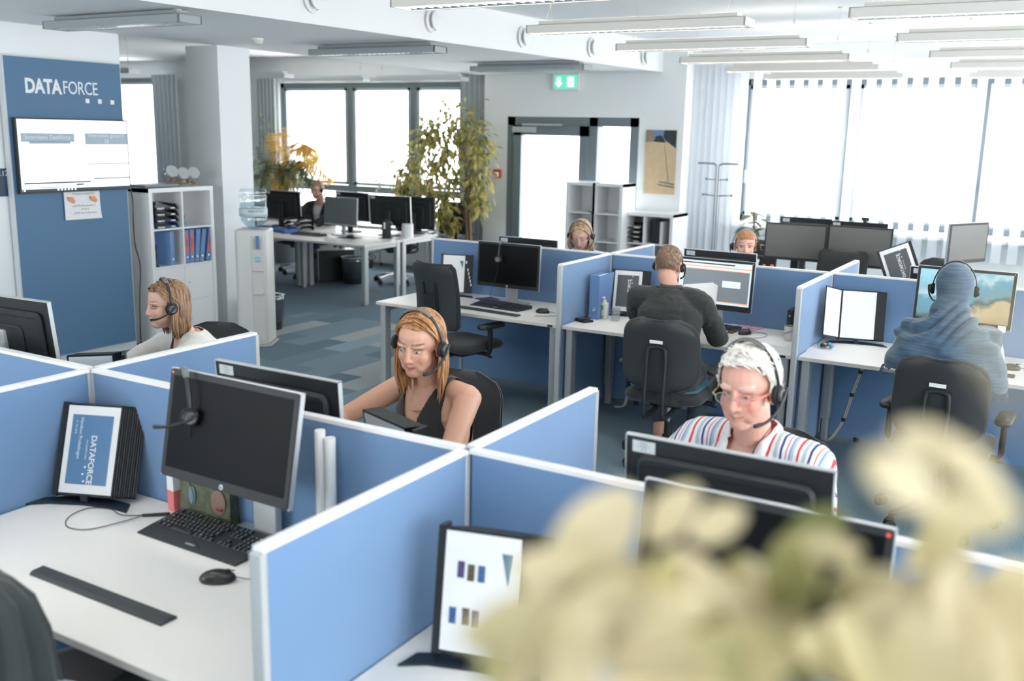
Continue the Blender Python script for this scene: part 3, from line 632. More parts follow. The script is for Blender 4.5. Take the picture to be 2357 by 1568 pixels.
# ================================================================ computer boxes, small desk things
def minipc(label,loc,rz,group='slim black desktop computers'):
    t=thing('mini_computer',label,'computer',loc,rz,group)
    MB().slab(.035,.175,.175,.004,.002,z=.004).build('case',BLK,t,35)
    MB().box(-.026,-.05,0,.026,.05,.005).build('stand',BLK2,t)
    MB().box(-.0182,-.04,.05,-.0176,-.02,.14).build('label_sticker',mat('sticker_pale',(.6,.6,.6)),t)
    ob=MB().cyl((0,0,0),.006,.002,14).build('power_button',SILV,t); ob.matrix_local=frame((0,-.088,.14),(1,0,0),(0,0,1))
    return t
minipc('slim black computer upright by the divider on the desk of the empty chair',(-.06,4.38,.72),0)
minipc('slim black computer upright beside the mug, desk of the man in the dark shirt',(1.43,4.40,.72),rad(0))
def holder(label,loc,rz,pages=9,page_fn=None,open_leaf=False,w_=.235,h_=.315,lean=18,fan=1,group='upright page holders with black sleeves',tabs=False,base=True,hz=.028):
    """rotating sleeve holder: spine on the left, sleeves fanned to the right, leans back"""
    t=thing('page_holder',label,'page holder',loc,rz,group)
    if base:
        b=MB(); P=[(-.19,-.055),(-.12,-.028),(0,-.018),(.12,-.028),(.19,-.055),(.165,.015),(.07,.045),(-.07,.045),(-.165,.015)]
        b.rings([[(x,y,z+.0) for x,y in P] for z in (0,.006)]); b.mi=0; b.slab(.03,.03,hz,.006,.002,z=.006,cy=.01); b.build('base',NAVY if False else mat('holder_base',(.012,.022,.034),.5),t)
    T=Matrix.Translation((0,0,hz))@Matrix.Rotation(rad(-lean),4,'X')
    def leaf(M,i,front):
        k=.011
        f=MB(); f.M=M
        f.box(0,-.002,0,k*.8,.002,h_).box(w_-k*.6,-.002,0,w_,.002,h_).box(0,-.002,0,w_,.002,k*.7).box(0,-.002,h_-k*.7,w_,.002,h_)
        f.build('sleeve_frame',BLK if i%2 else BLK2,t)
        if front:
            p=MB(); p.M=M; p.box(k*.7,-.0012,k*.6,w_-k*.5,.0012,h_-k*.6); p.build('page',PAPER,t)
    for i in range(pages):
        off=i*.0065*fan
        M=T@Matrix.Translation((-w_/2+off,i*.0042,0))
        leaf(M,i,i in (0,pages-1))
        if tabs and i in (0,2,3,4,5,6):
            q=MB(); q.M=M; q.box(w_-.001,-.001,.24-i*.03,w_+.010,.001,.262-i*.03); q.build('index_tab',PAPER,t)
    c=MB(); c.M=T@Matrix.Translation((-w_/2,0,0)); c.box(-.012,-.004,-.004,.004,.05,h_+.002); c.build('spine',BLK,t)
    M0=T@Matrix.Translation((-w_/2,-.0022,0))@frame((0,0,0),(1,0,0),(0,0,1))
    if page_fn: page_fn(t,M0,w_,h_)
    if open_leaf:
        M=T@Matrix.Translation((-w_/2,0,0))@Matrix.Rotation(rad(180+62),4,'Z')
        f=MB(); f.M=M; k=.009
        f.box(0,-.002,0,k,.002,h_).box(w_-k,-.002,0,w_,.002,h_).box(0,-.002,0,w_,.002,k).box(0,-.002,h_-k,w_,.002,h_); f.build('sleeve_frame',BLK,t)
        p=MB(); p.M=M; p.box(k,-.001,k,w_-k,.001,h_-k); p.build('page',PAPER,t)
    return t
def cover(blue,up_=True,dark=False):
    def fn(t,M,w_,h_):
        b=MB(); b.M=M; b.box(.030,.04,.0003,w_-.030,h_-.04,.0008); b.build('printed_cover',mat('cover_%s'%('grey' if dark else 'blue'),(.09,.10,.10) if dark else (.10,.22,.40),.5),t)
        a=PI/2 if up_ else -PI/2; sgn=1 if up_ else -1
        xm=w_*.5
        R_=Matrix.Rotation(a,4,'Z')
        text('title_lettering','DATAFORCE',.030,TEXTW,t,M@Matrix.Translation((xm+.012*1,h_*.5-(0 if up_ else .035),.001))@R_,bold=.0006,depth=.0002)
        text('small_lettering','WE KNOW CARS',.009,TEXTW,t,M@Matrix.Translation((xm-.012 if not up_ else xm+.034,h_*.5,.001))@R_,depth=.0002)
        if not dark:
            text('handbook_lettering','Handout Probebogen',.017,TEXTW,t,M@Matrix.Translation((xm-.040,h_*.62,.001))@R_,depth=.0002)
            text('date_lettering','01. Mai 2018',.009,TEXTW,t,M@Matrix.Translation((xm-.060,h_*.74,.001))@R_,depth=.0002)
        q=MB(); q.M=M
        for k in range(3): y=(h_*.30-.025*k) if not up_ else (h_*.68+.025*k); x=xm-.012+(-.006 if k%2 else .0) if not up_ else xm+.03-(.006 if k%2 else 0); q.box(x,y,.0009,x+.007,y+.007,.0013)
        q.build('square_dots',TEXTW,t)
    return fn
def doc_page(t,M,w_,h_):
    b=MB(); b.M=M; b.mi=0; b.prism([(w_-.05,h_-.05),(w_-.02,h_-.05),(w_-.025,h_-.11)],.0003,.0008); b.mi=1
    for i in range(9): b.box(.02,h_*.55-.014*i,.0003,w_-.06,h_*.55-.014*i+.0012,.0007)
    b.build('printed_table',[mat('teal_print',(.06,.19,.28),.5),TEXTG],t)
def pics_page(t,M,w_,h_):
    b=MB(); b.M=M; b.mi=0; b.prism([(w_-.055,h_-.05),(w_-.028,h_-.05),(w_-.036,h_-.13)],.0003,.0008)
    for (x,y,c) in ((.045,.20,1),(.072,.195,2),(.10,.195,3),(.03,.08,3),(.065,.082,2),(.09,.08,1)): q=MB(); q.M=M; q.box(x,y,.0003,x+.018,y+.042,.0008); q.build('printed_picture',[None,mat('pic_a',(.08,.06,.16),.6,noise_s=90,noise_a=.9),mat('pic_b',(.10,.08,.06),.6,noise_s=120,noise_a=.9),mat('pic_c',(.05,.12,.30),.6,noise_s=90,noise_a=.9)][c],t)
    b.build('teal_corner',mat('teal_print',(.06,.19,.28),.5),t)
GP='upright page holders with black sleeves'
holder('page holder with blue printed cover and black sleeves, at the left on the foreground desk',(.17,-.19,.72),rad(22),page_fn=cover(True,False),pages=11,lean=20,w_=.215,h_=.325)
holder('page holder with white picture page behind the blurred leaves, bottom centre',(1.90,-.33,.70),rad(14),page_fn=pics_page,pages=11,lean=10,w_=.215,h_=.325)
holder('page holder with index tabs, behind the empty chair',(-1.30,4.30,.72),rad(16),page_fn=doc_page,pages=9,tabs=True,lean=8,w_=.20,h_=.31)
holder('page holder with dark grey cover, left of the man in the dark shirt',(.22,4.33,.72),rad(12),page_fn=cover(False,True,True),pages=9,lean=12,w_=.22,h_=.315)
holder('opened page holder with two blank white pages on the headscarf woman\'s desk',(1.87,4.33,.72),rad(14),pages=10,open_leaf=True,lean=14,w_=.225,h_=.325)
hq=holder('page holder tipped to one side on the desk behind the headscarf woman',(1.97,5.12,.72),rad(4),page_fn=cover(False,True,True),pages=3,lean=14,w_=.22,h_=.30,hz=.30)
for o_ in hq.children:
    if o_.name.split('.')[0] not in ('base',): o_.matrix_local=Matrix.Translation((0,0,.30))@Matrix.Rotation(rad(-24),4,'Y')@Matrix.Translation((0,0,-.30))@Matrix.Translation((.05,0,-.02))
holder('flat black page holder turned towards the woman in the cream blouse',(-.36,.31,.72),PI+rad(46),pages=6,lean=8,w_=.18,h_=.35,hz=.05)
holder('page holder seen from behind, in front of the woman in the black top',(1.21,.36,.72),PI-rad(20),pages=13,lean=9,w_=.27,h_=.345,fan=.5,hz=.03)
# papers
def sheet(name,label,cat,loc,rz,w_=.21,d=.297,m=PAPER,n=1,group=None,parts=None):
    t=thing(name,label,cat,loc,rz,group)
    for i in range(n):
        o=MB().box(-w_/2,-d/2,.0004*i,w_/2,d/2,.0004*i+.0003).build('sheet',m,t); o.rotation_euler=(0,0,random.uniform(-.06,.06) if i else 0)
    if parts: parts(t)
    return t
def pinkbands(t):
    b=MB()
    for i in range(5): b.box(-.09,-.10+.042*i,.0015,.09,-.082+.042*i,.0018)
    b.build('pink_rows',mat('marker_pink',(.85,.22,.42),.6),t)
sheet('paper_stack','two loose white sheets under the keyboard of the empty chair','paper',(-.62,3.96,.7202),rad(80),n=2,w_=.20,d=.55)
sheet('paper','leaflet with dark blue print and pink lettering, left of the black screen base','paper',(-1.02,4.36,.7204),rad(62),w_=.21,d=.30,parts=lambda t:(MB().box(-.085,-.12,.0004,.085,.05,.0007).build('blue_print',mat('leaflet_blue',(.02,.06,.17),.5),t),text('pink_lettering','DATAFORCE',.032,mat('leaflet_pink',(.85,.10,.30),.5),t,Matrix.Translation((0,-.02,.0010))@Matrix.Rotation(rad(-60),4,'Z'),bold=.001,depth=.0002)))
sheet('paper_stack','white sheets sticking out under the screen of the man in the dark shirt','paper',(.72,4.42,.7204),rad(50),n=3)
sheet('paper','sheet with pink marked rows beside the mouse of the man in the dark shirt','paper',(1.10,4.42,.7204),rad(75),parts=pinkbands)
sheet('paper','white sheet under the mug','paper',(1.40,4.09,.7202),rad(70))
sheet('paper','white sheet under the sweets tray','paper',(1.72,4.03,.7202),rad(25))
sheet('paper','white sheets in front of the woman in the black top','paper',(1.02,.60,.7202),rad(85),n=2)
mg=thing('mug','cream mug with green inside and dark blue lettering beside the slim computer','mug',(1.475,4.185,.7206),rad(10))
MB().lathe([(0,0),(.036,0),(.040,.004),(.040,.092),(.041,.095),(.037,.095),(.036,.09),(.035,.012),(0,.010)],28).build('cup',mat('mug_cream',(.72,.70,.64),.3),mg,50)
MB().lathe([(0,.011),(.0345,.013),(.0355,.088),(.0368,.0945)],28).build('green_inside',mat('mug_green',(.02,.16,.10),.3),mg,True)
MB().tube(spl([(.039,0,.078),(.062,0,.072),(.066,0,.045),(.055,0,.025),(.039,0,.02)],6),.005,8).build('handle',mat('mug_cream',(0,0,0)),mg,True,rot=(0,0,rad(40)))
for i,ch in enumerate('AFORCE'):
    a=rad(-146+15*i); M=frame((.0403*math.cos(a),.0403*math.sin(a),.052+.0045*i),(-math.sin(a),math.cos(a),.35),(-.35*-math.sin(a)*-1,-.35*-1*-math.cos(a),1))
    M=frame((.0403*math.cos(a),.0403*math.sin(a),.045+.0045*i),(-math.sin(a),math.cos(a),.0),(0,0,1))
    text('lettering',ch,.018,mat('print_blue',(.02,.07,.20),.5),mg,M,depth=.0003)
bd=thing('ring_binder','blue ring binder leaning on the cross divider left of the man in the dark shirt','binder',(.075,4.22,.7205),rad(4))
MB().box(-.035,-.15,0,.035,.15,.002).box(-.037,-.15,0,-.035,.15,.318).box(.035,-.15,0,.037,.15,.318).box(-.037,-.152,0,.037,-.15,.318).build('cover',BINDER,bd)
MB().box(-.03,-.14,.004,.03,.145,.30).build('pages',PAPER,bd)
ob=MB().lathe([(.006,0),(.012,0),(.013,.003),(.009,.004),(.006,.002)],20).build('finger_ring',CHROME,bd,True); ob.matrix_local=frame((0,-.152,.07),(1,0,0),(0,0,1))
bd.location=(.045+.03,4.22,.7205)
sp_=thing('soap_dispenser','white pump bottle with green leaf label in front of the blue binder','dispenser',(.135,4.14,.7205),rad(-20))
MB().slab(.062,.040,.12,.014,.006).build('bottle',mat('soap_cream',(.76,.75,.68),.35),sp_,35)
MB().lathe([(0,.118),(.014,.118),(.014,.135),(.006,.137),(.006,.158),(0,.158)],16).build('pump',WTRIM,sp_,40)
MB().tube([(0,0,.157),(0,-.012,.160),(.012,-.038,.156)],.005,8).build('nozzle',WTRIM,sp_)
ob=MB().ell((0,.012,0),(.012,.019,.0008),14,6).build('leaf_print',mat('leaf_green',(.28,.42,.08),.5),sp_); ob.matrix_local=frame((0,-.0205,.07),(1,0,0),(0,0,1))
MB().box(-.018,-.0209,.012,.018,-.0203,.024).build('green_band',mat('band_green',(.45,.50,.12),.5),sp_)
gl=thing('drinking_glass','clear faceted drinking glass on the desk of the man in the dark shirt','glass',(.235,4.12,.7205))
MB().lathe([(0,0),(.028,0),(.031,.004),(.038,.088),(.036,.088),(.029,.008),(0,.007)],14).build('tumbler',JARG,gl,False)
ph=thing('wallet','black wallet on the front corner of the dark-shirt man\'s desk','wallet',(.065,3.955,.7205),rad(-25)); MB().slab(.12,.085,.014,.006,.002).build('leather',BLK,ph,35)
pz=thing('phone','dark phone lying on the black wallet','phone',(.055,3.965,.7352),rad(-22)); MB().slab(.066,.105,.009,.008,.002).build('body',mat('phone_dark',(.03,.035,.045),.25),pz,35)
co=thing('coaster','round dark coaster beside the mouse of the empty chair desk','coaster',(-.23,4.19,.7205)); MB().cyl((0,0,0),.05,.004,32).build('disc',BLK2,co)
tr=thing('sweets_tray','clear plastic tray on the headscarf woman\'s desk','tray',(1.735,4.075,.7206),rad(10))
MB().lathe([(0,0),(.042,0),(.050,.010),(.058,.016),(.057,.018),(.048,.012),(.041,.003),(0,.002)],8).build('tray_shell',CLEAR,tr)
for i,(x,y,r,c,n_) in enumerate(((-.012,.022,.016,(.78,.66,.35),'cream'),(-.018,-.006,.017,(.02,.02,.02),'black'),(.022,.012,.021,(.12,.33,.55),'blue'),(.004,-.018,.008,(.65,.06,.04),'red'),(.018,-.022,.009,(.80,.62,.30),'yellow'),(-.008,-.03,.006,(.20,.45,.08),'green'))):
    s_=thing('wrapped_sweet','small %s wrapped sweet in the clear tray'%n_,'sweet',(1.735+x,4.075+y,.7235),group='wrapped sweets in the clear tray'); MB().ell((0,0,r*.8),(r,r*.9,r*.8),12,8).build('wrapper',mat('sweet_'+n_,c,.3),s_,True)
# things on the desk behind the headscarf woman
bt=thing('water_bottle','clear plastic bottle with blue cap and orange rings beside the tilted page holder','bottle',(1.84,4.97,.7205))
MB().lathe([(0,0),(.034,0),(.036,.01),(.036,.07),(.034,.075),(.036,.08),(.036,.15),(.033,.18),(.022,.225),(.014,.26),(.013,.275),(0,.275)],20).build('bottle_body',CLEAR,bt,True)
MB().lathe([(.0,.272),(.016,.272),(.016,.298),(0,.298)],16).build('cap',mat('cap_blue',(.10,.25,.62),.4),bt,40)
MB().lathe([(.0362,.10),(.0368,.10),(.0368,.145),(.0362,.145)],20).build('label_wrap',PAPER,bt,True)
MB().lathe([(.0366,.082),(.0374,.082),(.0374,.092),(.0366,.092)],20).build('orange_ring',mat('ring_orange',(.80,.25,.10),.4),bt,True)
MB().lathe([(.0296,.192),(.0305,.192),(.0285,.20),(.0275,.20)],20).build('orange_ring',MATS['ring_orange'],bt,True)
cb_=thing('cream_box','small white box with blue oval print left of the plastic bottle','box',(1.69,4.96,.7205)); MB().box(-.026,-.02,0,.026,.02,.19).build('carton',PAPER,cb_)
ob=MB().ell((0,0,0),(.016,.011,.0006),16,4).build('blue_oval',mat('oval_blue',(.03,.06,.22),.4),cb_); ob.matrix_local=frame((0,-.0205,.15),(1,0,0),(0,0,1))
tb=thing('spray_bottle','small pink and white spray bottle between the white box and the plastic bottle','bottle',(1.755,4.93,.7205)); MB().lathe([(0,0),(.020,0),(.020,.10),(.010,.12),(.010,.13)],16).build('flask',mat('flask_pink',(.75,.35,.36),.3),tb,True); MB().cyl((0,0,.128),.012,.035,14,.008).build('cap',mat('cap_red',(.75,.10,.12),.4),tb)
cal=thing('calculator','small dark desk calculator in front of the tilted page holder','calculator',(1.99,4.86,.76),rad(20)); ob=MB().slab(.13,.09,.02,.006,.003).build('case',BLK2,cal,35); ob.rotation_euler=(rad(40),0,0); ob2=MB().box(-.05,-.012,.020,.05,.03,.0208).build('display',mat('lcd',(.16,.20,.17),.3),cal); ob2.rotation_euler=(rad(40),0,0)
MB().box(-.05,-.02,-.04,.05,.05,.0).build('wedge',BLK2,cal)
# purple pack, chip bag and beauty bottles behind the program screen
bg_=thing('snack_bag','yellow snack bag lying right of the woman peeking over the monitor','bag',(1.10,5.0,.72),rad(20)); MB().ell((0,0,.15),(.09,.05,.05),16,10).build('foil',mat('foil_yellow',(.70,.48,.12),.35,noise_s=18,noise_a=.5),bg_,True); MB().box(-.08,-.05,0,.08,.05,.12).build('tray_box',PAPER,bg_)
pk=thing('tissue_pack','purple tissue pack beside the yellow bag','pack',(1.25,5.02,.72),rad(-8)); MB().slab(.12,.07,.16,.01,.006).build('wrap',mat('pack_purple',(.33,.12,.50),.4,noise_s=40,noise_a=.7),pk,35)
for i,(x,y,c,n_) in enumerate(((.98,5.18,(.55,.20,.12),'orange-brown'),(1.03,5.22,(.62,.06,.08),'red'))):
    v=thing('cosmetic_bottle','slim %s capped bottle behind the yellow bag'%n_,'bottle',(x,y,.7205),group='cosmetic bottles beside the grey screen'); MB().lathe([(0,0),(.018,0),(.020,.22),(.012,.24)],14).build('flask',CLEAR,v,True); MB().lathe([(0,.235),(.016,.235),(.024,.27),(.022,.33),(.010,.36),(0,.362)],14).build('cap',mat('cap_%d'%i,c,.3),v,True)
# things behind the screen of the left foreground desk
cp=thing('cosmetic_pouch','patterned pouch with a printed face under the big black screen','pouch',(.595,-.040,.7205),rad(0))
MB().box(-.085,-.022,0,.16,.022,.125,taper=.006).build('pouch_body',mat('pouch_pattern',(.10,.115,.07),.6,noise_s=34,noise_a=.95),cp)
MB().ell((.105,-.021,.075),(.036,.004,.044),16,10).build('face_print',mat('print_skin',(.26,.17,.13),.5),cp,True); MB().ell((.112,-.025,.055),(.018,.003,.008),12,6).build('lip_print',mat('print_lips',(.24,.03,.05),.5),cp,True)
MB().ell((-.02,-.021,.075),(.018,.004,.035),12,8).build('blue_print',mat('print_blue2',(.17,.27,.32),.5),cp,True)
bx=thing('carton','slim white and coral carton left of the patterned pouch','box',(.478,-.05,.7205),rad(-6)); MB().box(-.018,-.02,.075,.018,.02,.15).build('white_end',PAPER,bx); MB().box(-.018,-.02,0,.018,.02,.075).build('coral_end',mat('coral',(.80,.22,.22),.5),bx)
tu=thing('paper_rolls','two white rolled papers standing behind the large centre divider','paper roll',(1.36,-.10,.7205))
tu.location=(1.155,-.06,.7205)
MB().lathe([(.014,0),(.0165,0),(.0165,.41),(.014,.41)],20,(0,0,0)).build('rolled_sheet',WTRIM,tu,True)
MB().lathe([(.014,0),(.0175,0),(.0175,.39),(.014,.39)],20,(.034,.006,0)).build('rolled_sheet',WTRIM,tu,True)
bs=thing('hair_brush','black round object with tan edge behind the keyboard, right of the big black screen','brush',(1.24,-.13,.7205),rad(25)); MB().ell((0,0,.04),(.075,.035,.04),16,10).build('brush_head',BLK,bs,True); MB().ell((-.085,-.01,.012),(.03,.012,.012),12,8).build('handle',mat('tan',(.55,.38,.16),.5),bs,True)
pk2=thing('tissue_packet','pale blue packet lying behind the keyboard near the large divider','packet',(1.115,-.045,.7205),rad(-15)); MB().slab(.11,.05,.025,.01,.006).build('wrap',mat('pale_blue',(.45,.58,.66),.5),pk2,35)
# front right desk
dr=thing('cup','dark bowl-like cup on the front right desk behind the leaves','cup',(2.10,-.10,.7005)); MB().lathe([(0,0),(.03,0),(.045,.03),(.05,.075),(.047,.075),(.042,.03),(0,.01)],24).build('bowl',mat('cup_brown',(.10,.085,.06),.4),dr,True)
pp=thing('face_mask_pack','turquoise packet with a white label and a coral stripe on the front right desk','packet',(2.215,-.06,.7005),rad(-35)); MB().slab(.13,.10,.02,.01,.006).build('packet',mat('turquoise',(.12,.42,.46),.4),pp,35); MB().box(-.035,-.045,.0203,.025,.03,.0208).build('label',PAPER,pp); text('label_lettering','Bitte\nlesen',.02,TEXTB,pp,Matrix.Translation((-.005,-.01,.021)),depth=.0001); MB().box(-.06,-.045,.0203,-.038,.045,.0208).build('coral_stripe',MATS['coral'],pp)
# small bottle behind the left monitor back
wb=thing('small_bottle','small clear bottle with white cap beyond the sticker monitor, on the black top woman\'s desk','bottle',(.235,.50,.7205)); MB().lathe([(0,0),(.026,0),(.028,.01),(.028,.12),(.014,.15)],16).build('flask',CLEAR,wb,True); MB().cyl((0,0,.15),.02,.025,18).build('cap',WTRIM,wb)
wb.location=(.09,.42,.7205)
# ================================================================ office chairs
def chair_base(t,chrome=False,sz=.44,tipm=None):
    bm_=CHROME if chrome else BLK2
    for k in range(5):
        a=rad(72*k+20); c,s=math.cos(a),math.sin(a)
        q=MB(); q.rings([[(c*r-s*(w_),s*r+c*(w_),z+dz) for (w_,dz) in ((-hw,0),(hw,0),(hw*.8,th),(-hw*.8,th))] for r,hw,z,th in ((.03,.028,.075,.055),(.17,.022,.082,.04),(.31,.016,.075,.022))])
        lg=q.build('base_leg',SILV if chrome else BLK2,t)
        w_=MB()
        for d in (-.017,.017):
            R=Matrix.Translation((c*.31+s*0,s*.31,.028))@Matrix.Rotation(a+rad(60),4,'Z')@Matrix.Rotation(PI/2,4,'Y')
            w_.M=R@Matrix.Translation((0,0,d-.009)); w_.cyl((0,0,0),.028,.018,18)
        w_.M=Matrix.Translation((c*.31,s*.31,0)); w_.cyl((0,0,.03),.009,.055,10); w_.slab(.05,.05,.02,.02,.006,z=.045)
        w_.build('caster',RUB,lg)
    MB().cyl((0,0,.07),.035,.10,18).cyl((0,0,.16),.026,.10,16).build('column_cover',BLK2,t,40)
    MB().cyl((0,0,.24),.014,sz-.30,14).build('gas_lift',CHROME,t,40)
    MB().slab(.22,.20,.05,.02,.01,z=sz-.085).slab(.06,.34,.03,.01,.005,z=sz-.07).build('tilt_mechanism',BLK2,t,35)
    MB().tube([(.08,.05,sz-.06),(.27,.03,sz-.07)],.006,8).ell((.28,.03,sz-.07),(.022,.012,.009),10,6).build('lever',BLK2,t)
def cushion(mb,w_,d,h,z,cy=0,bul=.3,n=5,r=.09,front=0):
    rs=[]
    for k,(ins,zz) in enumerate(((.03,0),(.006,.012),(0,h*.45),(.010,h*.8),(.05,h),(.13,h+.006),(w_*.48,h+.004))):
        P=[]; W=w_/2-ins; D=max(d/2-ins,.01); q=max(min(r,W,D)-ins*.3,.004); q=min(q,W,D)
        for (sx_,sy_,a0) in ((1,1,0),(-1,1,90),(-1,-1,180),(1,-1,270)):
            for i in range(n+1):
                a=rad(a0+90*i/n); x=sx_*(W-q)+q*math.cos(a); y=sy_*(D-q)+q*math.sin(a); P.append((x,cy+y,z+zz-front*max(0,(-y-d*.25))*1.0))
        rs.append(P)
    mb.rings(rs)
def office_chair(label,loc,rz,style='round',chrome=False,sz=.46,arms=True,group='black office swivel chairs',tagged=False,bh=.455,bw=.46,emblem=False,recl=8,cush=False):
    """user looks towards local +Y; the back is at -Y"""
    t=thing('office_chair',label,'chair',loc,rz,group)
    chair_base(t,chrome,sz)
    b=MB(); cushion(b,.50,.48,.065,sz-.035,cy=.02,front=.0); b.build('seat',CHF,t,60)
    if cush:
        b=MB(); cushion(b,.44,.42,.03,sz+.036,cy=.0); b.build('seat_cushion',mat('teal_cloth',(.05,.16,.20),.9),t,60)
    z0=sz+.055 if style=='round' else sz+.14; y0=-.235
    T=Matrix.Translation((0,y0,z0))@Matrix.Rotation(rad(recl),4,'X')   # top leans to -Y
    # backrest: curved pad, concave to the sitter
    def pad(m,name,thick,off,inset,wtop,rr):
        rs=[]; N=18; g=MB(); g.M=T
        cols=17; rows=15; front=[];back=[]
        for j in range(rows+1):
            v=j/rows; 
            # half width along height with rounded corners
            hw=bw/2*(wtop+(1-wtop)*(1-abs(v-.42)**1.6*1.2)) if style=='round' else bw/2
            d=min(v,1-v)*bh; 
            if d<rr: hw-=rr-math.sqrt(max(rr*rr-(rr-d)**2,0))
            hw-=inset; z=inset+v*(bh-2*inset)
            fr=[];bk=[]
            for i in range(cols+1):
                u=-1+2*i/cols; x=hw*u; yc=-.045*(1-u*u)*(.6+.4*v)+.028*math.sin(v*PI*.9)*1.0
                e=(1-u**8)*(1-(2*v-1)**12)
                fr.append((x,yc+off+thick*.5*e+.002,z)); bk.append((x,yc+off-thick*.5*e-.002,z))
            front.append(fr); back.append(bk)
        g.rings([f+bk[::-1] for f,bk in zip(front,back)],closed=True)
        return g.build(name,m,t,60)
    rr=.11 if style=='round' else .035
    pad(CHF,'backrest',.045,.012,0,.86,rr)
    pad(CHP,'backrest_shell',.012,-.020,.010,.86,rr)
    if style=='round':
        q=MB(); Z=lambda yy,zz:(yy,zz)
        pts=[(-.058,.10,.0+sz-.08),(-.058,-.29,sz-.10),(-.058,-.335,sz-.02),(-.058,-.33,sz+.12),(-.056,-.318,sz+.30),(-.035,-.312,sz+.335),(.035,-.312,sz+.335),(.056,-.318,sz+.30),(.058,-.33,sz+.12),(.058,-.335,sz-.02),(.058,-.29,sz-.10),(.058,.10,sz-.08)]
        q.tube(spl(pts,5),.013,8,flat=1.3); q.build('back_bracket',BLK2,t,True)
        if tagged:
            ob=MB().box(-.04,-.0015,-.010,.04,.0015,.010).build('name_sticker',PAPER,t); ob.location=(0,-.337,sz+.375); ob.rotation_euler=(rad(recl),0,0)
    else:
        q=MB(); q.M=T; q.slab(.11,.012,.24,.006,.002,z=.03,cy=-.055); q.box(-.068,-.052,.06,-.056,-.040,.36).box(.056,-.052,.06,.068,-.040,.36); q.build('back_support',BLK,t,30)
        q=MB(); q.M=T; q.box(-.045,-.0615,.04,.045,-.060,.058); q.build('name_sticker',PAPER,t)
        q=MB(); q.tube([(0,.05,sz-.07),(0,-.25,sz-.08),(0,-.30,sz+.02),(0,-.285,sz+.22)],.02,8,flat=1.6,nrm=(1,0,0)); q.build('back_bracket',BLK2,t,True)
    if emblem:
        q=MB(); q.M=T@frame((-.02,-.036,bh-.095),(1,0,0),(0,0,1))
        for k in range(4): q.tube([(k*.012-.03,-.02,0),(k*.012-.018,.02,0)],.003,6)
        q.build('white_emblem',PAPER,t)
    if arms:
        for s_ in (-1,1):
            A=MB(); A.tube([(s_*.10,.02,sz-.055),(s_*.27,.02,sz-.05),(s_*.285,.02,sz-.02),(s_*.285,.02,sz+.15)],.016,10,flat=1.4,nrm=(0,1,0))
            ar=A.build('arm_support',BLK2,t,50)
            P=MB(); P.slab(.085,.25,.032,.035,.009,z=sz+.15,cx=s_*.285,cy=.03); P.build('armrest',mat('arm_pad',(.032,.034,.034),.45),t,50)
    return t
office_chair('empty black office chair with square back at the left desk of the rear island',(-.89,3.81,0),rad(-12),style='square',bh=.50,bw=.44,sz=.47)
office_chair('black office chair of the man in the dark shirt, with teal seat cushion',(.95,3.42,0),rad(4),tagged=True,sz=.46,bw=.49,cush=True,recl=7)
office_chair('black office chair of the woman in the blue headscarf',(2.56,3.28,0),rad(-3),tagged=True,sz=.46,bw=.47,recl=7)
office_chair('black office chair of the woman in the black top',(.76,1.08,0),PI,sz=.47,bw=.44,recl=6)
office_chair('black office chair of the man in the striped shirt',(2.19,1.08,0),PI,sz=.45,bw=.44,recl=6)
office_chair('black office chair of the woman in the cream blouse',(-1.13,1.50,0),PI+rad(18),sz=.40,bw=.44,recl=5)
office_chair('black office chair with white emblem on its back, behind the rear dividers',(1.32,6.0,0),rad(176),sz=.50,bw=.42,emblem=True,style='square',bh=.48)
office_chair('black office chair back beside the potted plant and the peeking woman',(.12,7.45,0),rad(160),sz=.50,bw=.44)
office_chair('black office chair back right of the two blank grey screens',(1.95,7.35,0),rad(178),sz=.46,bw=.44)
office_chair('black office chair with chrome base at the far left desks, near side',(-4.95,8.35,0),rad(170),chrome=True,sz=.50)
office_chair('office chair of the man at the far left desks',(-6.60,8.25,0),rad(176),chrome=True,sz=.46)
office_chair('black office chair tucked at the far left desks beside the ficus',(-4.55,9.05,0),rad(200),chrome=True,sz=.47,style='square')
office_chair('black office chair of the woman with glasses',(-.62,5.55,0),PI,sz=.46)
office_chair('black office chair of the peeking woman',(.80,5.62,0),PI,sz=.46)
# coat draped over a chair, lower left corner
cc=office_chair('office chair at the left bottom corner with a dark jacket over it',(.84,-.76,0),rad(6),sz=.46,bw=.46,recl=6)
def drape():
    t=thing('jacket','dark green-grey jacket hung over the chair back at the bottom left corner','jacket',(.89,-.76,-.09),rad(6))
    g=MB(); g.sm=True; rs=[]; N=44
    for j,(z,w_,d,y) in enumerate(((1.10,.04,.03,-.30),(1.095,.17,.05,-.30),(1.06,.23,.065,-.30),(.98,.26,.08,-.30),(.85,.275,.09,-.30),(.70,.28,.10,-.30),(.55,.285,.105,-.30),(.42,.29,.11,-.30),(.36,.285,.11,-.30))):
        r=[]
        for i in range(N):
            a=2*PI*i/N; f=1+.10*math.sin(a*11+.4*j*.5)*min(1,j/3)
            r.append((w_*math.copysign(abs(math.cos(a))**.7,math.cos(a))*f,y+d*math.sin(a)*f,z))
        rs.append(r)
    g.rings(rs); g.build('cloth',mat('jacket_cloth',(.030,.040,.040),.9,bump=.2,bump_s=300,sheen=.2),t,True)
    b=MB(); b.tube(spl([(.20,-.30,.86),(.29,-.22,.82),(.33,-.20,.75),(.36,-.22,.60)],6),.012,10); b.build('sleeve',mat('knit_grey',(.30,.34,.38),.9,noise_s=60,noise_a=.7),t,True)
    return t
drape()
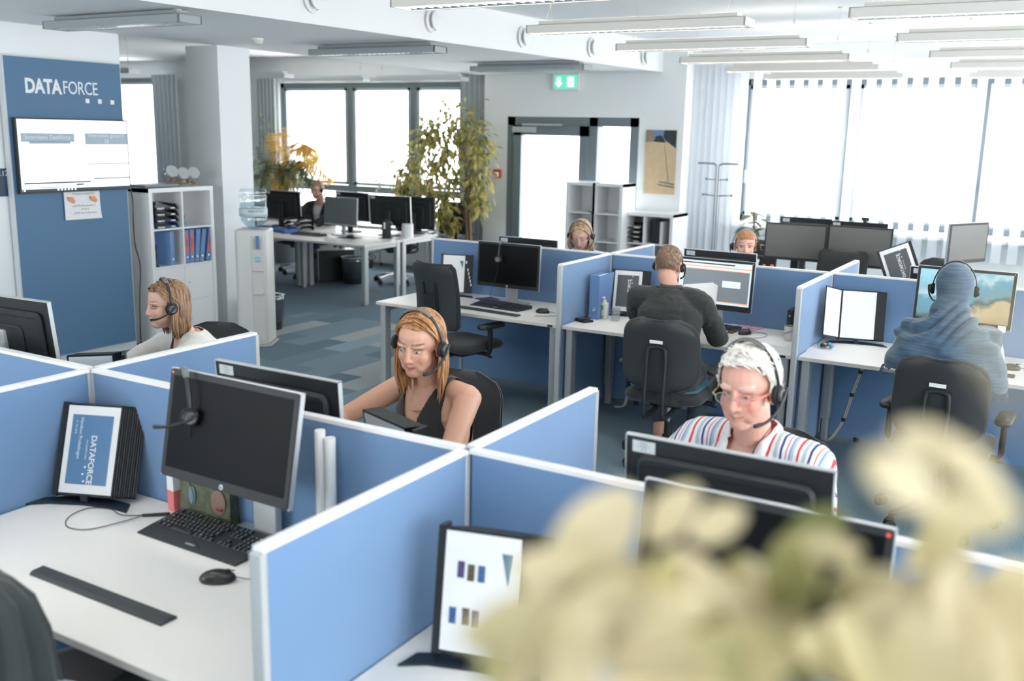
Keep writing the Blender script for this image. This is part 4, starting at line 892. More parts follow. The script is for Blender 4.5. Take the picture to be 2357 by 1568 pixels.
# ================================================================ headset (own frame: X out of the face, Y to the wearer's left, Z up; origin between the ears)
HB=mat('headset_black',(.02,.022,.024),.4); HG=mat('headset_grey',(.14,.15,.155),.4); EAR=mat('ear_foam',(.012,.012,.013),.8)
def headset(label,loc=(0,0,0),M=None,side=1,two=True,cable=None,mic=True,rx=.088,top=.125,group='black call-centre headsets',mic_drop=-.07,tiltb=0):
    t=thing('headset',label,'headset',group=group)
    b=MB(); pts=[]
    for k in range(25):
        a=rad(-8+196*k/24); pts.append((tiltb*math.sin(a)-.004,rx*math.cos(a),top*math.sin(a) if math.sin(a)>0 else .03*math.sin(a)))
    b.tube(pts,.0075,8,flat=.45,nrm=(0,0,1)); b.build('headband',HB,t,True)
    b=MB(); b.tube([(p[0],p[1]*1.012,p[2]*1.01) for p in pts[8:17]],.011,8,flat=.35,nrm=(0,0,1)); b.build('band_padding',HG,t,True)
    for s_ in ((side,-side) if two else (side,)):
        R=Matrix.Translation((0,s_*(rx-.001),-.005))@Matrix.Rotation(-s_*PI/2,4,'X')
        c=MB(); c.M=R; c.lathe([(0,-.010),(.026,-.010),(.031,-.004),(.031,.004),(.022,.007),(0,.007)],22); c.build('ear_cushion',EAR,t,True)
        c=MB(); c.M=R; c.lathe([(0,.005),(.024,.005),(.026,.011),(.019,.018),(.012,.014),(0,.014)],22); c.build('ear_cup',HB,t,True)
        c=MB(); c.M=R; c.lathe([(.012,.0145),(.0165,.0185),(.0185,.0175),(.0135,.0135)],22); c.build('cup_ring',HG,t,True)
    if mic:
        s_=side
        b=MB(); P=spl([(-.022,s_*(rx+.017),.012),(0,s_*(rx+.018),-.008),(.03,s_*(rx+.012),mic_drop*.55),(.07,s_*(rx-.004),mic_drop*.9),(.104,s_*(rx-.030),mic_drop)],7); n=len(P)
        b.tube(P,[.0048]*(n-6)+[.0052,.006,.0065,.0065,.0065,.005],8); b.build('microphone_boom',HB,t,True)
    if cable:
        MB().tube(spl(cable,7),.0016,6).build('cable',HB,t,True)
    if M is not None: t.matrix_world=M
    else: t.location=loc
    return t
# hanging headsets
M=Matrix.Translation((.78,-.235,1.225))@Matrix.Rotation(rad(-62),4,'Z')@Matrix.Rotation(rad(6),4,'X')
headset('headset hanging over the top left corner of the big black screen in the foreground',M=Matrix.Translation((.705,-.186,1.150))@Matrix.Rotation(rad(240),4,'Z'),side=1,two=True,cable=[(0,.060,-.03),(.0,.055,-.12),(.01,.062,-.20),(.0,.075,-.27),(.03,.10,-.34),(.0,.13,-.418)],rx=.072,top=.135,mic_drop=-.03)
headset('headset hanging over the black screen behind the empty chair',M=Matrix.Translation((-.80,4.212,1.082))@Matrix.Rotation(rad(195),4,'Z'),side=1,two=True,cable=[(0,.055,-.03),(.01,.05,-.12),(.03,.06,-.20),(.05,.08,-.28),(.06,.12,-.355),(.0,.16,-.358)],rx=.058,top=.128,mic=False)
lc=thing('loose_cable','thin dark cable loop on the left foreground desk beside the keyboard','cable',(.40,-.22,.724))
MB().tube(spl([(.13,.03,.0),(.08,-.02,.002),(0,-.02,0),(-.06,-.07,0),(-.03,-.15,0),(.05,-.19,0),(.12,-.15,0),(.14,-.04,.002),(.14,.02,.003)],8),.0018,6).build('wire',mat('wire_dark',(.05,.045,.045),.5),lc,True)
lc.location=(.30,-.16,.724); lc.rotation_euler=(0,0,rad(-12))
MB().tube(spl([(.13,.03,.0),(.16,.06,.003),(.19,.10,.004)],6),.006,8).build('cable_sleeve',BLK,lc,True)
# cables at the desk legs
def floor_cable(label,loc,pts):
    t=thing('desk_cable',label,'cable',loc); MB().tube(spl(pts,8),.0065,8).tube(spl([(p[0]+.012,p[1],p[2]+.004) for p in pts],8),.005,8).build('sleeves',mat('cable_cream',(.55,.52,.44),.5),t,True)
    for k in (1,2,3):
        p=pts[min(k,len(pts)-2)]; MB().tube([(p[0]+.005,p[1],p[2]-.012),(p[0]+.005,p[1],p[2]+.012)],.014,8).build('cable_tie',BLK,t)
floor_cable('cream cable bundle hanging under the headscarf woman\'s desk',(1.78,4.42,0),[(.16,-.02,.68),(.12,-.02,.52),(.08,-.03,.36),(.04,-.03,.18),(-.02,-.06,.05),(-.06,-.05,.015)])
floor_cable('cream cable bundle hanging under the desk of the man in the dark shirt',(.24,4.38,0),[(.16,0,.66),(.12,0,.50),(.06,-.02,.36),(.02,-.03,.18),(0,-.05,.04),(-.08,-.04,.012)])
# ================================================================ blue display board, TV, paper
db=thing('display_board','tall blue display board on the left wall with white company lettering','board',(-4.385,3.06,0))
MB().box(0,-.545,.08,.055,.545,2.55).build('panel_body',mat('board_edge',(.62,.66,.68),.5),db)
MB().box(.055,-.530,.09,.060,.535,2.54).build('blue_face',BOARD,db)
Mb=frame((.061,-.37,2.315),(0,1,0),(0,0,1))
text('lettering','DATA',.155,TEXTW,db,Mb,bold=.006,align='LEFT',space=.98,width=.325)
text('lettering','FORCE',.150,TEXTW,db,Mb@Matrix.Translation((.335,0,0)),bold=0,align='LEFT',space=.94,width=.325)
for y,z in ((.545,-.095),(.665,-.095),(.79,-.098)): MB().box(.061,-.37+y,2.315+z-.018,.0625,-.37+y+.036,2.315+z+.018).build('square_dot',TEXTW,db)
tv=thing('television','flat television on the blue board showing white tables with grey title boxes','television',(-4.31,3.075,1.77))
MB().box(0,-.525,-.30,.035,.525,.30).build('bezel',BLK,tv)
TVW=mat('tv_white',(.85,.87,.88),.4,emit=.55); TVG=mat('tv_grey',(.18,.24,.29),.4,emit=.35); TVD=mat('tv_dark',(.02,.04,.07),.4,emit=.1)
MB().box(.035,-.512,-.285,.0365,.512,.288).build('screen',TVW,tv)
s=MB(); s.M=frame((.037,0,0),(0,1,0),(0,0,1))
for q in ((-.49,.11,-.01,.18),(-.42,.095,-.05,.115),(.09,.09,.512,.185)): s.box(q[0],q[1],0,q[2],q[3],.0008)
s.build('title_boxes',TVG,tv)
s=MB(); s.M=frame((.037,0,0),(0,1,0),(0,0,1))
for q in ((.10,-.075,.512,-.068),(.10,-.06,.3,-.059),(-.49,-.225,.12,-.212),(.15,-.20,.512,-.19),(-.35,-.26,-.18,-.253),(-.512,-.285,.512,-.265),(-.02,-.245,.05,-.232)): s.box(q[0],q[1],.0,q[2],q[3],.0008)
s.build('table_lines',TVD,tv)
text('lettering','Interviews Dataforce',.048,mat('tv_text',(.45,.5,.54),.5,emit=.2),tv,frame((.0385,-.25,.147),(0,1,0),(0,0,1)),depth=.0001)
text('lettering','Interviews gesamt\n50',.048,MATS['tv_text'],tv,frame((.0385,.30,.14),(0,1,0),(0,0,1)),depth=.0001)
s=MB(); s.M=frame((.0385,0,0),(0,1,0),(0,0,1))
for q in [-.2+.032*i for i in range(6)]+[-.5]: s=MB(); s.M=frame((.0385,0,0),(0,1,0),(0,0,1)); s.box(q,-.281,0,q+.015,-.269,.0006); s.build('taskbar_icon',TVW,tv)
MB().tube(spl([(.01,.53,-.24),(-.0,.56,-.40),(.0,.555,-.62),(.0,.56,-.80),(.0,.60,-1.0),(.0,.575,-1.3),(.0,.56,-1.6),(0,.56,-1.75)],8),.006,8).build('power_cable',BLK,tv,True)
nt_=thing('notice','curled white notice with two orange fists taped under the television','notice',(-4.315,3.13,1.36))
v=MB(); v.sm=True; rs=[]
for j in range(9):
    z=.115-.24*j/8; rs.append([(.004+.03*(j/8)**3*(i/8)+.006*math.sin(i*.6),-.175+.35*i/8-.01*(j/8)**2*(i/8),z) for i in range(9)])
v.rings(rs,closed=False); v.build('sheet',mat('notice_paper',(.78,.80,.81),.7),nt_)
for y in (-.115,.10):
    b=MB(); b.M=frame((.016,y,.045),(0,1,0),(0,0,1)); b.ell((0,0,0),(.026,.022,.004),14,6); b.ell((-.024,.014,0),(.014,.010,.003),10,6); b.ell((.018,-.015,.001),(.018,.018,.004),10,6); b.build('orange_fist',mat('orange_print',(.75,.30,.12),.5),nt_)
for i,(s_,z) in enumerate((('FB Ergebnis im Juli 2018',.09),('6470 Profile generiert in',-.01),('07/2018',-.04),('45878 Top Profile online',-.07))): text('lettering',s_,.022,TEXTG,nt_,frame((.020+.004*i,0,z),(0,1,0),(0,0,1)),depth=.0001)
rp=thing('room_plate','dark blue room number plate at the left picture edge beside the board','sign',(-4.4,2.50,1.56)); MB().box(0,-.075,-.11,.012,.075,.11).build('plate',mat('plate_navy',(.02,.05,.10),.4),rp); text('lettering','3.12',.055,TEXTW,rp,frame((.0125,-.02,.07),(0,1,0),(0,0,1)),depth=.0002)
# ================================================================ white cube shelf with its things
def cube_shelf(name,label,loc,rz,cols,rows,cs=.335,dep=.39,doors=(),bt=.038,it=.016,top=0,group='white cube shelving units'):
    """front faces local -Y ; origin at floor centre"""
    t=thing(name,label,'shelf',loc,rz,group); W=cols*cs+(cols-1)*it+2*bt; Hh=rows*cs+(rows-1)*it+2*bt
    MB().box(-W/2,-dep/2,0,-W/2+bt,dep/2,Hh).build('side_panel',WTRIM,t); MB().box(W/2-bt,-dep/2,0,W/2,dep/2,Hh).build('side_panel',WTRIM,t)
    MB().box(-W/2,-dep/2-.001,Hh-bt,W/2,dep/2,Hh+.001).build('top_board',WTRIM,t); MB().box(-W/2+bt,-dep/2,0,W/2-bt,dep/2,bt).build('bottom_board',WTRIM,t)
    for r in range(1,rows): z=bt+r*cs+(r-1)*it; MB().box(-W/2+bt,-dep/2,z,W/2-bt,dep/2,z+it).build('shelf_board',WTRIM,t)
    for c in range(1,cols): x=-W/2+bt+c*cs+(c-1)*it; MB().box(x,-dep/2+.002,bt,x+it,dep/2,Hh-bt).build('divider_board',WTRIM,t)
    MB().box(-W/2+bt,dep/2-.008,bt,W/2-bt,dep/2-.002,Hh-bt).build('back_panel',WTRIM,t)
    for (c,r) in doors:
        x=-W/2+bt+c*(cs+it); z=bt+r*(cs+it); D_=MB().box(x+.002,-dep/2+.004,z+.002,x+cs-.002,-dep/2+.02,z+cs-.002).build('door',WTRIM,t)
        ob=MB().cyl((0,0,0),.010,.004,12).build('lock',SILV,D_); ob.matrix_local=frame((x+.04,-dep/2+.004,z+cs/2),(1,0,0),(0,0,1))
    return t
SH=(-4.495,4.185)
cube_shelf('cube_shelf','white cube shelf with blue binders and two lower doors, right of the display board',(SH[0],SH[1],0),PI/2,2,4,doors=((0,1),(1,1),(0,0),(1,0)))
sfx=SH[0]+.195  # front plane x
def shz(r): return .038+r*.351
wide=None
bs_=thing('ring_binder','blue ring binder standing at an angle in the left middle compartment of the cube shelf','binder',(sfx-.17,4.02,shz(2)+.001),rad(18))
def binder(t,label_=False,wr=.055):
    MB().box(-.15,-wr/2,0,.15,-wr/2+.002,.315).box(-.15,wr/2-.002,0,.15,wr/2,.315).box(.149,-wr/2,0,.152,wr/2,.315).build('cover',BINDER,t); MB().box(-.145,-wr/2+.004,.004,.13,wr/2-.004,.295).build('pages',PAPER,t)
    ob=MB().lathe([(.006,0),(.011,0),(.012,.003),(.008,.004),(.005,.002)],18).build('finger_ring',CHROME,t,True); ob.matrix_local=frame((.152,0,.055),(0,1,0),(0,0,1))
    if label_:
        MB().box(.152,-wr/2+.012,.085,.1535,wr/2-.008,.285).build('coral_label',PINK,t); text('lettering',label_,.028,TEXTB,t,frame((.154,0,.19),(0,0,-1),(0,1,0)),depth=.0001)
binder(bs_,None,.07)
for i,(y,ln,la,lab) in enumerate(((4.235,0,'Saskia','blue ring binder with coral label, first from the left in the right shelf compartment'),(4.292,-2,'Jack H','blue ring binder with coral label, second in the right shelf compartment'),(4.352,-6,None,'blue ring binder without coral label, third in the right shelf compartment'),(4.41,-9,None,'tilted blue ring binder, fourth in the right shelf compartment'),(4.492,-9,'Archiv','blue ring binder with coral label, last in the right shelf compartment'))):
    t=thing('ring_binder',lab,'binder',(sfx-.175,y,shz(2)+.004),0,'blue ring binders in the cube shelf'); binder(t,la,.05); t.rotation_euler=(rad(-ln)*-1*-1*-1,0,0)
def tray_stack(label,loc,rz,n=4,cols_=None,pap=True,group='stacked letter trays'):
    t=thing('letter_trays',label,'trays',loc,rz,group)
    for i in range(n):
        m=(cols_[i] if cols_ else BLK2); z=i*.058
        b=MB(); b.box(-.125,-.16,z,.125,.16,z+.003); b.rings([[(s_*.125,-.16+.0,z),(s_*.127,-.16,z),(s_*.127,-.12,z+.045),(s_*.127,.16,z+.055),(s_*.125,.16,z+.055),(s_*.125,-.12,z+.045)] for s_ in (-1,-.98)]); b.rings([[(s_*.125,-.16+.0,z),(s_*.127,-.16,z),(s_*.127,-.12,z+.045),(s_*.127,.16,z+.055),(s_*.125,.16,z+.055),(s_*.125,-.12,z+.045)] for s_ in (.98,1)]); b.box(-.125,.157,z,.125,.16,z+.05).box(-.03,-.165,z,.03,-.155,z+.02)
        tr_=b.build('tray',m,t)
        if pap: MB().box(-.10,-.14,z+.004,.10,.14,z+.016).build('papers',PAPER,tr_)
    return t
tray_stack('dark blue letter trays in the upper left compartment of the cube shelf',(sfx-.17,4.02,shz(3)+.001),PI/2,4,[mat('tray_blue',(.02,.06,.22),.4),mat('tray_navy',(.012,.025,.07),.4),BLK2,BLK2])
ct=thing('tin_can','small grey and teal drinks can in the upper right compartment of the cube shelf','can',(sfx-.06,4.245,shz(3)+.001)); MB().lathe([(0,0),(.026,0),(.028,.006),(.028,.10),(.025,.107),(0,.107)],20).build('can_body',mat('can_print',(.28,.30,.28),.4,noise_s=50,noise_a=.8),ct,40); MB().lathe([(.0282,.02),(.0288,.02),(.0288,.05),(.0282,.05)],20).build('teal_print',mat('teal',(.08,.30,.34),.4),ct)
lt=thing('laptop','closed grey laptop lying on the cube shelf, half under the candy jars','laptop',(SH[0]+.02,4.0,1.472),rad(2)); MB().slab(.26,.40,.011,.01,.003).build('base',DSILV,lt,35); MB().slab(.26,.40,.010,.01,.003,z=.012).build('lid',mat('laptop_grey',(.30,.33,.35),.4),lt,35)
for i,(y,n_,c) in enumerate(((4.17,'left, wrapped in foil',(.55,.40,.35)),(4.305,'middle',(.75,.45,.12)),(4.43,'right',(.60,.25,.15)))):
    t=thing('candy_jar','tilted glass candy jar with white lid on the cube shelf, %s'%n_,'jar',(sfx-.15,y,1.474 if i else 1.495),rad(-18),'candy jars on the cube shelf')
    R=Matrix.Translation((0,0,.075))@Matrix.Rotation(rad(62),4,'Y'); b=MB(); b.M=R; b.lathe([(0,-.06),(.05,-.06),(.072,-.03),(.075,.0),(.066,.045),(.052,.065),(.052,.08)],24); b.build('glass_body',JARG,t,True)
    b=MB(); b.M=R; b.lathe([(.0,.098),(.056,.098),(.056,.078),(.0,.078)][::-1],24); b.build('lid',WTRIM,t,40)
    b=MB(); b.M=R; b.lathe([(.050,.0985),(.057,.0985),(.057,.095),(.05,.095)],24); b.build('lid_rim',SILV,t,40); b=MB(); b.M=R; b.ell((0,0,.0985),(.010,.010,.0015),10,4); b.build('lid_print',mat('gold_print',(.65,.50,.15),.5),t)
    random.seed(i); b=MB()
    for k in range(34): b.mi=k%4; b.ell((random.uniform(-.042,.04),random.uniform(-.045,.045),.012+random.uniform(0,.035)),(.011,.009,.007),8,5,Matrix.Rotation(random.uniform(0,3),3,'Z'))
    o_=b.build('candies',[mat('candy_%d'%i,c,.4),mat('candy_white',(.75,.72,.66),.4),mat('candy_red',(.55,.10,.08),.4),mat('candy_gold',(.70,.45,.10),.4)],t,True); o_['kind']='stuff'
fg=thing('figurine','small dark figurine behind the blue binder in the cube shelf','figurine',(sfx-.03,3.875,shz(2)+.001)); MB().lathe([(0,0),(.022,0),(.02,.02),(.009,.05),(.014,.09),(.006,.14),(.009,.17),(.012,.2),(0,.215)],12).build('body',BLK,fg,True)
# ================================================================ water cooler and bins
wc=thing('water_cooler','cream floor standing water cooler with a clear bottle on top, beside the column','water cooler',(-3.66,4.46,0),rad(30))
CRM=mat('cooler_cream',(.66,.655,.62),.4)
MB().slab(.30,.32,1.08,.045,.012,z=.02).build('cabinet',CRM,wc,35); MB().slab(.34,.36,.02,.05,.006).build('foot',mat('cooler_foot',(.45,.45,.43),.5),wc,35)
MB().slab(.12,.02,1.0,.008,.004,z=.05,cx=.07,cy=-.158).build('front_panel',mat('cooler_panel',(.60,.60,.57),.4),wc,35)
for z in (.72,.50): MB().slab(.10,.05,.03,.02,.008,z=z,cx=.07,cy=-.175).build('cup_ledge',CRM,wc,35)
MB().box(.03,-.172,.92,.11,-.165,1.02).build('tap_recess',mat('recess_grey',(.45,.46,.44),.5),wc); MB().box(.065,-.19,.93,.085,-.168,1.05).build('blue_tap',mat('tap_blue',(.06,.18,.42),.4),wc)
MB().ell((.07,-.169,.83),(.04,.002,.03),14,6).build('blue_badge',mat('badge_blue',(.30,.52,.62),.5),wc)
text('badge_lettering','mein H2O',.022,TEXTW,wc,frame((.07,-.172,.83),(1,0,0),(0,0,1)),depth=.0003)
bo=MB().lathe([(0,1.09),(.05,1.09),(.06,1.11),(.10,1.14),(.125,1.17),(.128,1.19),(.122,1.20),(.128,1.215),(.128,1.30),(.122,1.312),(.128,1.325),(.128,1.405),(.121,1.417),(.128,1.43),(.127,1.45),(.11,1.47),(0,1.472)],30).build('water_bottle',WATERG,wc,True)
MB().lathe([(.1285,1.22),(.1295,1.22),(.1295,1.29),(.1285,1.29)],30).build('bottle_label',mat('label_glass',(.62,.72,.74),.5),wc,True)
text('bottle_lettering','HydroCool',.030,TEXTB,wc,frame((.055,-.1185,1.27),(.90,.42,0),(0,0,1)),depth=.0003)
w_=MB().lathe([(0,1.10),(.055,1.115),(.118,1.175),(.118,1.34),(0,1.345)],28).build('water',glass('water',(.84,.92,.955),.15,.02),wc,True)
def bin_(label,loc,h=.30,r=.14,dark=True):
    t=thing('waste_bin',label,'waste bin',loc,0,'waste bins with clear liners')
    MB().lathe([(0,0),(r*.8,0),(r*.82,.01),(r,h),(r*.96,h),(r*.78,.015),(0,.012)],24).build('bucket',BLK2,t,40)
    b=MB(); b.sm=True; rs=[]
    for j,(k,z) in enumerate(((.90,h*.25),(.99,h*.45),(1.04,h*.65),(1.05,h*.9),(1.06,h+.01),(1.0,h+.014),(.93,h-.02))): rs.append([(r*k*(1+.03*math.sin(i*2.7+j))*math.cos(2*PI*i/28),r*k*(1+.03*math.sin(i*2.7+j))*math.sin(2*PI*i/28),z) for i in range(28)])
    b.rings(rs,caps=False); b.build('bin_liner',glass('liner',(.80,.82,.84),.22,.15) if 'liner' not in MATS else MATS['liner'],t)
    b=MB()
    for k in range(7): a=k*.9; b.tube([(r*1.04*math.cos(a),r*1.04*math.sin(a),h+.012),(r*1.04*math.cos(a+.9),r*1.04*math.sin(a+.9),h+.010)],.006,6)
    b.build('liner_rim',PAPER,t)
    return t
bin_('dark waste bin with bulging clear liner behind the water cooler',(-4.05,5.05,0),h=.34,r=.13)
bin_('dark waste bin with clear liner under the far left desk',(-5.38,7.95,0),h=.34,r=.155)
pc=thing('computer_tower','black computer tower with silver end under the far left desk','computer',(-5.72,7.98,0),rad(-34)); MB().slab(.22,.50,.42,.01,.004,z=.01).build('case',BLK,pc,35)
MB().box(-.105,-.256,.02,.105,-.249,.42).build('rear_plate',mat('pc_silver',(.40,.42,.43),.4,.3,noise_s=30,noise_a=.4),pc); MB().lathe([(.0,0),(.045,0),(.045,.003),(0,.003)],20).build('fan_grille',BLK,pc,rot=(PI/2,0,0),loc=(-.02,-.257,.34)); MB().box(-.11,-.25,.42,.11,.25,.432).build('top_sheet',mat('pc_top',(.55,.57,.58),.4),pc)
# things on the far left desks
sb=thing('small_computer','small black upright computer on the far left desk corner','computer',(-4.40,7.42,.72),rad(24)); MB().slab(.07,.16,.22,.008,.004,z=.006).build('case',BLK2,sb,35); MB().slab(.14,.16,.008,.01,.002).build('stand',BLK,sb,35); MB().box(-.01,-.083,.12,.01,-.0805,.20).build('label_strip',PAPER,sb)
MB().tube(spl([(.02,.08,.20),(.05,.12,.16),(.03,.13,.08),(0,.10,.02)],6),.006,8).build('cable',mat('cable_grey',(.4,.4,.4),.5),sb,True)
tray_stack('black letter tray stack with papers, left on the far left desks',(-6.75,7.32,.72),rad(20),2)
tray_stack('black letter tray stack behind the keyboard on the far left desk',(-5.85,7.42,.72),rad(-5),3)
for x,y,r,lab,m in ((-6.10,7.05,10,'open blue file tray with tools on the far left desk',mat('tray_bright',(.06,.18,.50),.4)),(-5.78,7.12,-18,'blue folded file box on the far left desk',mat('box_blue',(.10,.20,.50),.5))):
    t=thing('file_tray',lab,'tray',(x,y,.7205),rad(r)); MB().box(-.15,-.11,0,.15,.11,.004).box(-.15,-.11,0,-.145,.11,.05).box(.145,-.11,0,.15,.11,.05).box(-.15,.105,0,.15,.11,.06).box(-.15,-.11,0,.15,-.105,.03).build('tray',m,t)
    MB().box(-.08,-.03,.005,.05,.03,.03).build('staple_box',mat('tan2',(.45,.38,.25),.6),t)
ca=thing('cable_tangle','black cable tangle hanging under the far left desk top','cable',(-4.75,7.5,.40)); random.seed(9); b=MB()
for k in range(6):
    P=[(random.uniform(-.08,.08),random.uniform(-.05,.05),.28)]+[(random.uniform(-.12,.12),random.uniform(-.06,.06),.2-.07*j) for j in range(5)]+[(random.uniform(-.08,.08),0,.1)]; b.tube(spl(P,6),.005,6)
b.build('cables',BLK,ca,True)
dk=thing('round_stool_column','white round cable column rising at the far left desk corner','column cover',(-4.25,7.66,.72)); MB().lathe([(.0,0),(.075,0),(.07,.17),(.0,.17)],20).build('tube',WTRIM,dk,40)
dk.name='cable_column'
# ================================================================ far door side: shelves, poster, coat stand
cube_shelf('cube_shelf','tall white shelf seen from its plain side behind the woman with glasses',(-2.05,8.98,0),0,1,4,cs=.33,dep=.39)
cube_shelf('cube_shelf','tall white shelf with key hanging from it, left of the letter tray shelf',(-2.42,8.98,0),0,1,4,cs=.33,dep=.39)
cube_shelf('cube_shelf','lower white shelf under the street poster holding letter trays',(-1.62,9.2,0),0,2,3,cs=.33,dep=.50)
tray_stack('black letter tray stack of four in the shelf under the poster',(-1.79,9.12,.038+.346*2+.001),0,4)
fb=thing('file_box','black magazine file in the shelf under the poster','file box',(-1.48,9.14,.038+.346*2+.001)); MB().box(-.05,-.14,0,.05,.14,.28).build('box',BLK2,fb); MB().box(.05,-.13,0,.09,.13,.27).build('papers',PAPER,fb)
tray_stack('blue letter trays low in the tall white shelf',(-2.42,8.95,.038+.346*2+.002),0,2,[MATS['tray_blue'],MATS['tray_navy']])
wbx=thing('wooden_block','tan wooden block in the tall white shelf','block',(-2.05,8.90,.388),rad(8)); MB().slab(.20,.10,.06,.008,.003).build('block',mat('wood_tan',(.55,.36,.16),.6,noise_s=30,noise_a=.2),wbx,35)
sb2=thing('cleaning_bottle','pump bottle with blue label in the shelf under the poster','bottle',(-1.80,9.05,.388)); MB().lathe([(0,0),(.03,0),(.032,.13),(.012,.16),(.010,.2),(0,.2)],14).build('flask',CLEAR,sb2,True); MB().lathe([(.0325,.02),(.033,.02),(.033,.10),(.0325,.10)],14).build('label',mat('label_navy',(.06,.10,.25),.5),sb2,True)
ky=thing('lanyard','dark key lanyard hanging over the edge of the tall white shelf','lanyard',(-2.24,8.775,1.085)); MB().tube(spl([(-.06,.01,.008),(-.02,-.006,.0),(.02,-.01,-.05),(.025,-.01,-.14)],6),.006,6).build('strap',BLK,ky,True)
po=thing('poster','tan and blue poster of a sandy street between dark buildings beside the glazed door','poster',(-1.665,9.49,1.705))
MB().box(-.205,-.012,-.395,.205,.0,.395).build('canvas',mat('poster_edge',(.55,.42,.26),.6),po)
q=MB(); q.M=frame((0,-.0125,0),(1,0,0),(0,0,1))
q.mi=0; q.box(-.205,-.395,0,.205,.25,.0004); q.mi=1; q.box(-.205,.25,0,.205,.395,.0004); q.mi=2; q.prism([(.205,.395),(.04,.395),(.03,.31),(.06,.27),(.205,.17)],.0004,.0009); q.prism([(-.10,.25),(-.07,.32),(0,.33),(.03,.30),(.06,.24)],.0004,.0009); q.mi=3; q.prism([(-.205,.395),(-.205,.24),(-.13,.25),(-.09,.30),(-.11,.395)],.0004,.0009); q.mi=4; q.prism([(.0,-.25),(.205,-.28),(.205,-.262),(.0,-.238)],.0004,.0009); q.prism([(-.02,-.285),(.205,-.315),(.205,-.297),(-.02,-.272)],.0004,.0009); q.prism([(.05,.2),(.056,.2),(.13,-.25),(.12,-.25)],.0004,.0009)
q.build('street_picture',[mat('sand',(.62,.47,.29),.7,noise_s=14,noise_a=.15),mat('poster_sky',(.16,.27,.42),.7),mat('poster_dark',(.03,.04,.045),.7,noise_s=40,noise_a=.6),mat('poster_brown',(.28,.22,.16),.7,noise_s=40,noise_a=.5),mat('poster_shadow',(.12,.11,.10),.7)],po)
cs_=thing('coat_stand','bare grey metal coat stand between the door wall and the right window','coat stand',(-.86,9.35,0))
m_=mat('stand_metal',(.30,.32,.33),.35,.6); b=MB()
for s_ in (-1,1):
    b.tube(spl([(s_*.016,0,.02),(s_*.016,0,1.0),(s_*.016,0,1.62),(s_*.03,0,1.70),(s_*.09,0,1.715),(s_*.24,0,1.715)],6),.011,8)
    b.tube([(s_*.016,0,1.52),(s_*.13,-.02,1.53)],.007,8); b.tube([(s_*.016,0,1.33),(s_*.18,.03,1.34)],.008,8)
b.build('tubes',m_,cs_,True)
b=MB()
for p in ((-.24,0,1.715),(.24,0,1.715),(-.13,-.02,1.53),(.13,-.02,1.53),(-.18,.03,1.34),(.18,.03,1.34)): b.ell(p,(.018,.014,.014),10,6)
b.build('hook_knobs',DSILV,cs_,True); MB().lathe([(0,0),(.20,0),(.20,.015),(.04,.03),(0,.03)],28).build('foot_plate',m_,cs_,40)
# telephone by the right window
tl=thing('telephone','dark desk telephone near the right window at the picture edge','telephone',(2.85,6.9,.72),rad(-20))
b=MB(); b.rings([[(x,-.10,.0),(x,-.10,.02),(x,.08,.07),(x,.10,.06),(x,.10,0)] for x in (-.10,.10)]); b.build('base',BLK2,tl); MB().tube(spl([(-.075,-.09,.035),(-.075,-.05,.075),(-.075,.04,.095),(-.075,.09,.085)],6),[.02,.022]+[.014]*14+[.016,.02,.022] if False else .016,8).build('handset',BLK,tl,True)
MB().box(0,.02,.066,.08,.07,.074).build('display',mat('lcd2',(.25,.28,.26),.3),tl)
sn=thing('sticky_note','white sticky note hanging from the lower right edge of the beach screen','note',(2.72,4.205,.96),rad(-3)); MB().box(-.022,0,-.04,.022,.001,0).build('sheet',PAPER,sn)
# ================================================================ plants
def leaf_mat(name,c1,c2,tr=.35,rough=.45):
    m=bpy.data.materials.new(name); m.use_nodes=True; nt=m.node_tree; b=nt.nodes['Principled BSDF']; o=nt.nodes['Material Output']
    tc=nt.nodes.new('ShaderNodeTexCoord'); n=nt.nodes.new('ShaderNodeTexNoise'); n.inputs['Scale'].default_value=9; nt.links.new(tc.outputs['Object'],n.inputs['Vector'])
    r=nt.nodes.new('ShaderNodeValToRGB'); r.color_ramp.elements[0].position=.38; r.color_ramp.elements[1].position=.62; r.color_ramp.elements[0].color=(*c1,1); r.color_ramp.elements[1].color=(*c2,1)
    nt.links.new(n.outputs['Fac'],r.inputs[0]); nt.links.new(r.outputs[0],b.inputs['Base Color']); b.inputs['Roughness'].default_value=rough
    t=nt.nodes.new('ShaderNodeBsdfTranslucent'); nt.links.new(r.outputs[0],t.inputs[0]); mx=nt.nodes.new('ShaderNodeMixShader'); mx.inputs[0].default_value=tr
    nt.links.new(b.outputs[0],mx.inputs[1]); nt.links.new(t.outputs[0],mx.inputs[2]); nt.links.new(mx.outputs[0],o.inputs[0]); return m
def add_leaf(b,p,d,L,W,fold=.25,curl=.3,up_=None,nseg=5):
    d=Vector(d).normalized(); u=Vector(up_) if up_ is not None else Vector((random.uniform(-.4,.4),random.uniform(-.4,.4),1)); s=d.cross(u)
    s=s.normalized() if s.length>1e-4 else d.orthogonal().normalized(); n=s.cross(d).normalized(); p=Vector(p); rs=[]
    for i in range(nseg+1):
        t=i/nseg; w_=W/2*(math.sin(PI*min(t*.92+.06,1))**.8)*(1-.25*t); w_=max(w_,.0008)
        c=p+d*(L*t)-n*(curl*L*t*t)
        rs.append([c-s*w_+n*(fold*w_),c-s*w_*.5+n*(fold*w_*.35),c,c+s*w_*.5+n*(fold*w_*.35),c+s*w_+n*(fold*w_)])
    b.rings([[tuple(q) for q in r] for r in rs],closed=False)
BARK=mat('bark',(.22,.13,.08),.8,noise_s=40,noise_a=.3); SOIL=mat('soil',(.04,.03,.02),.95)
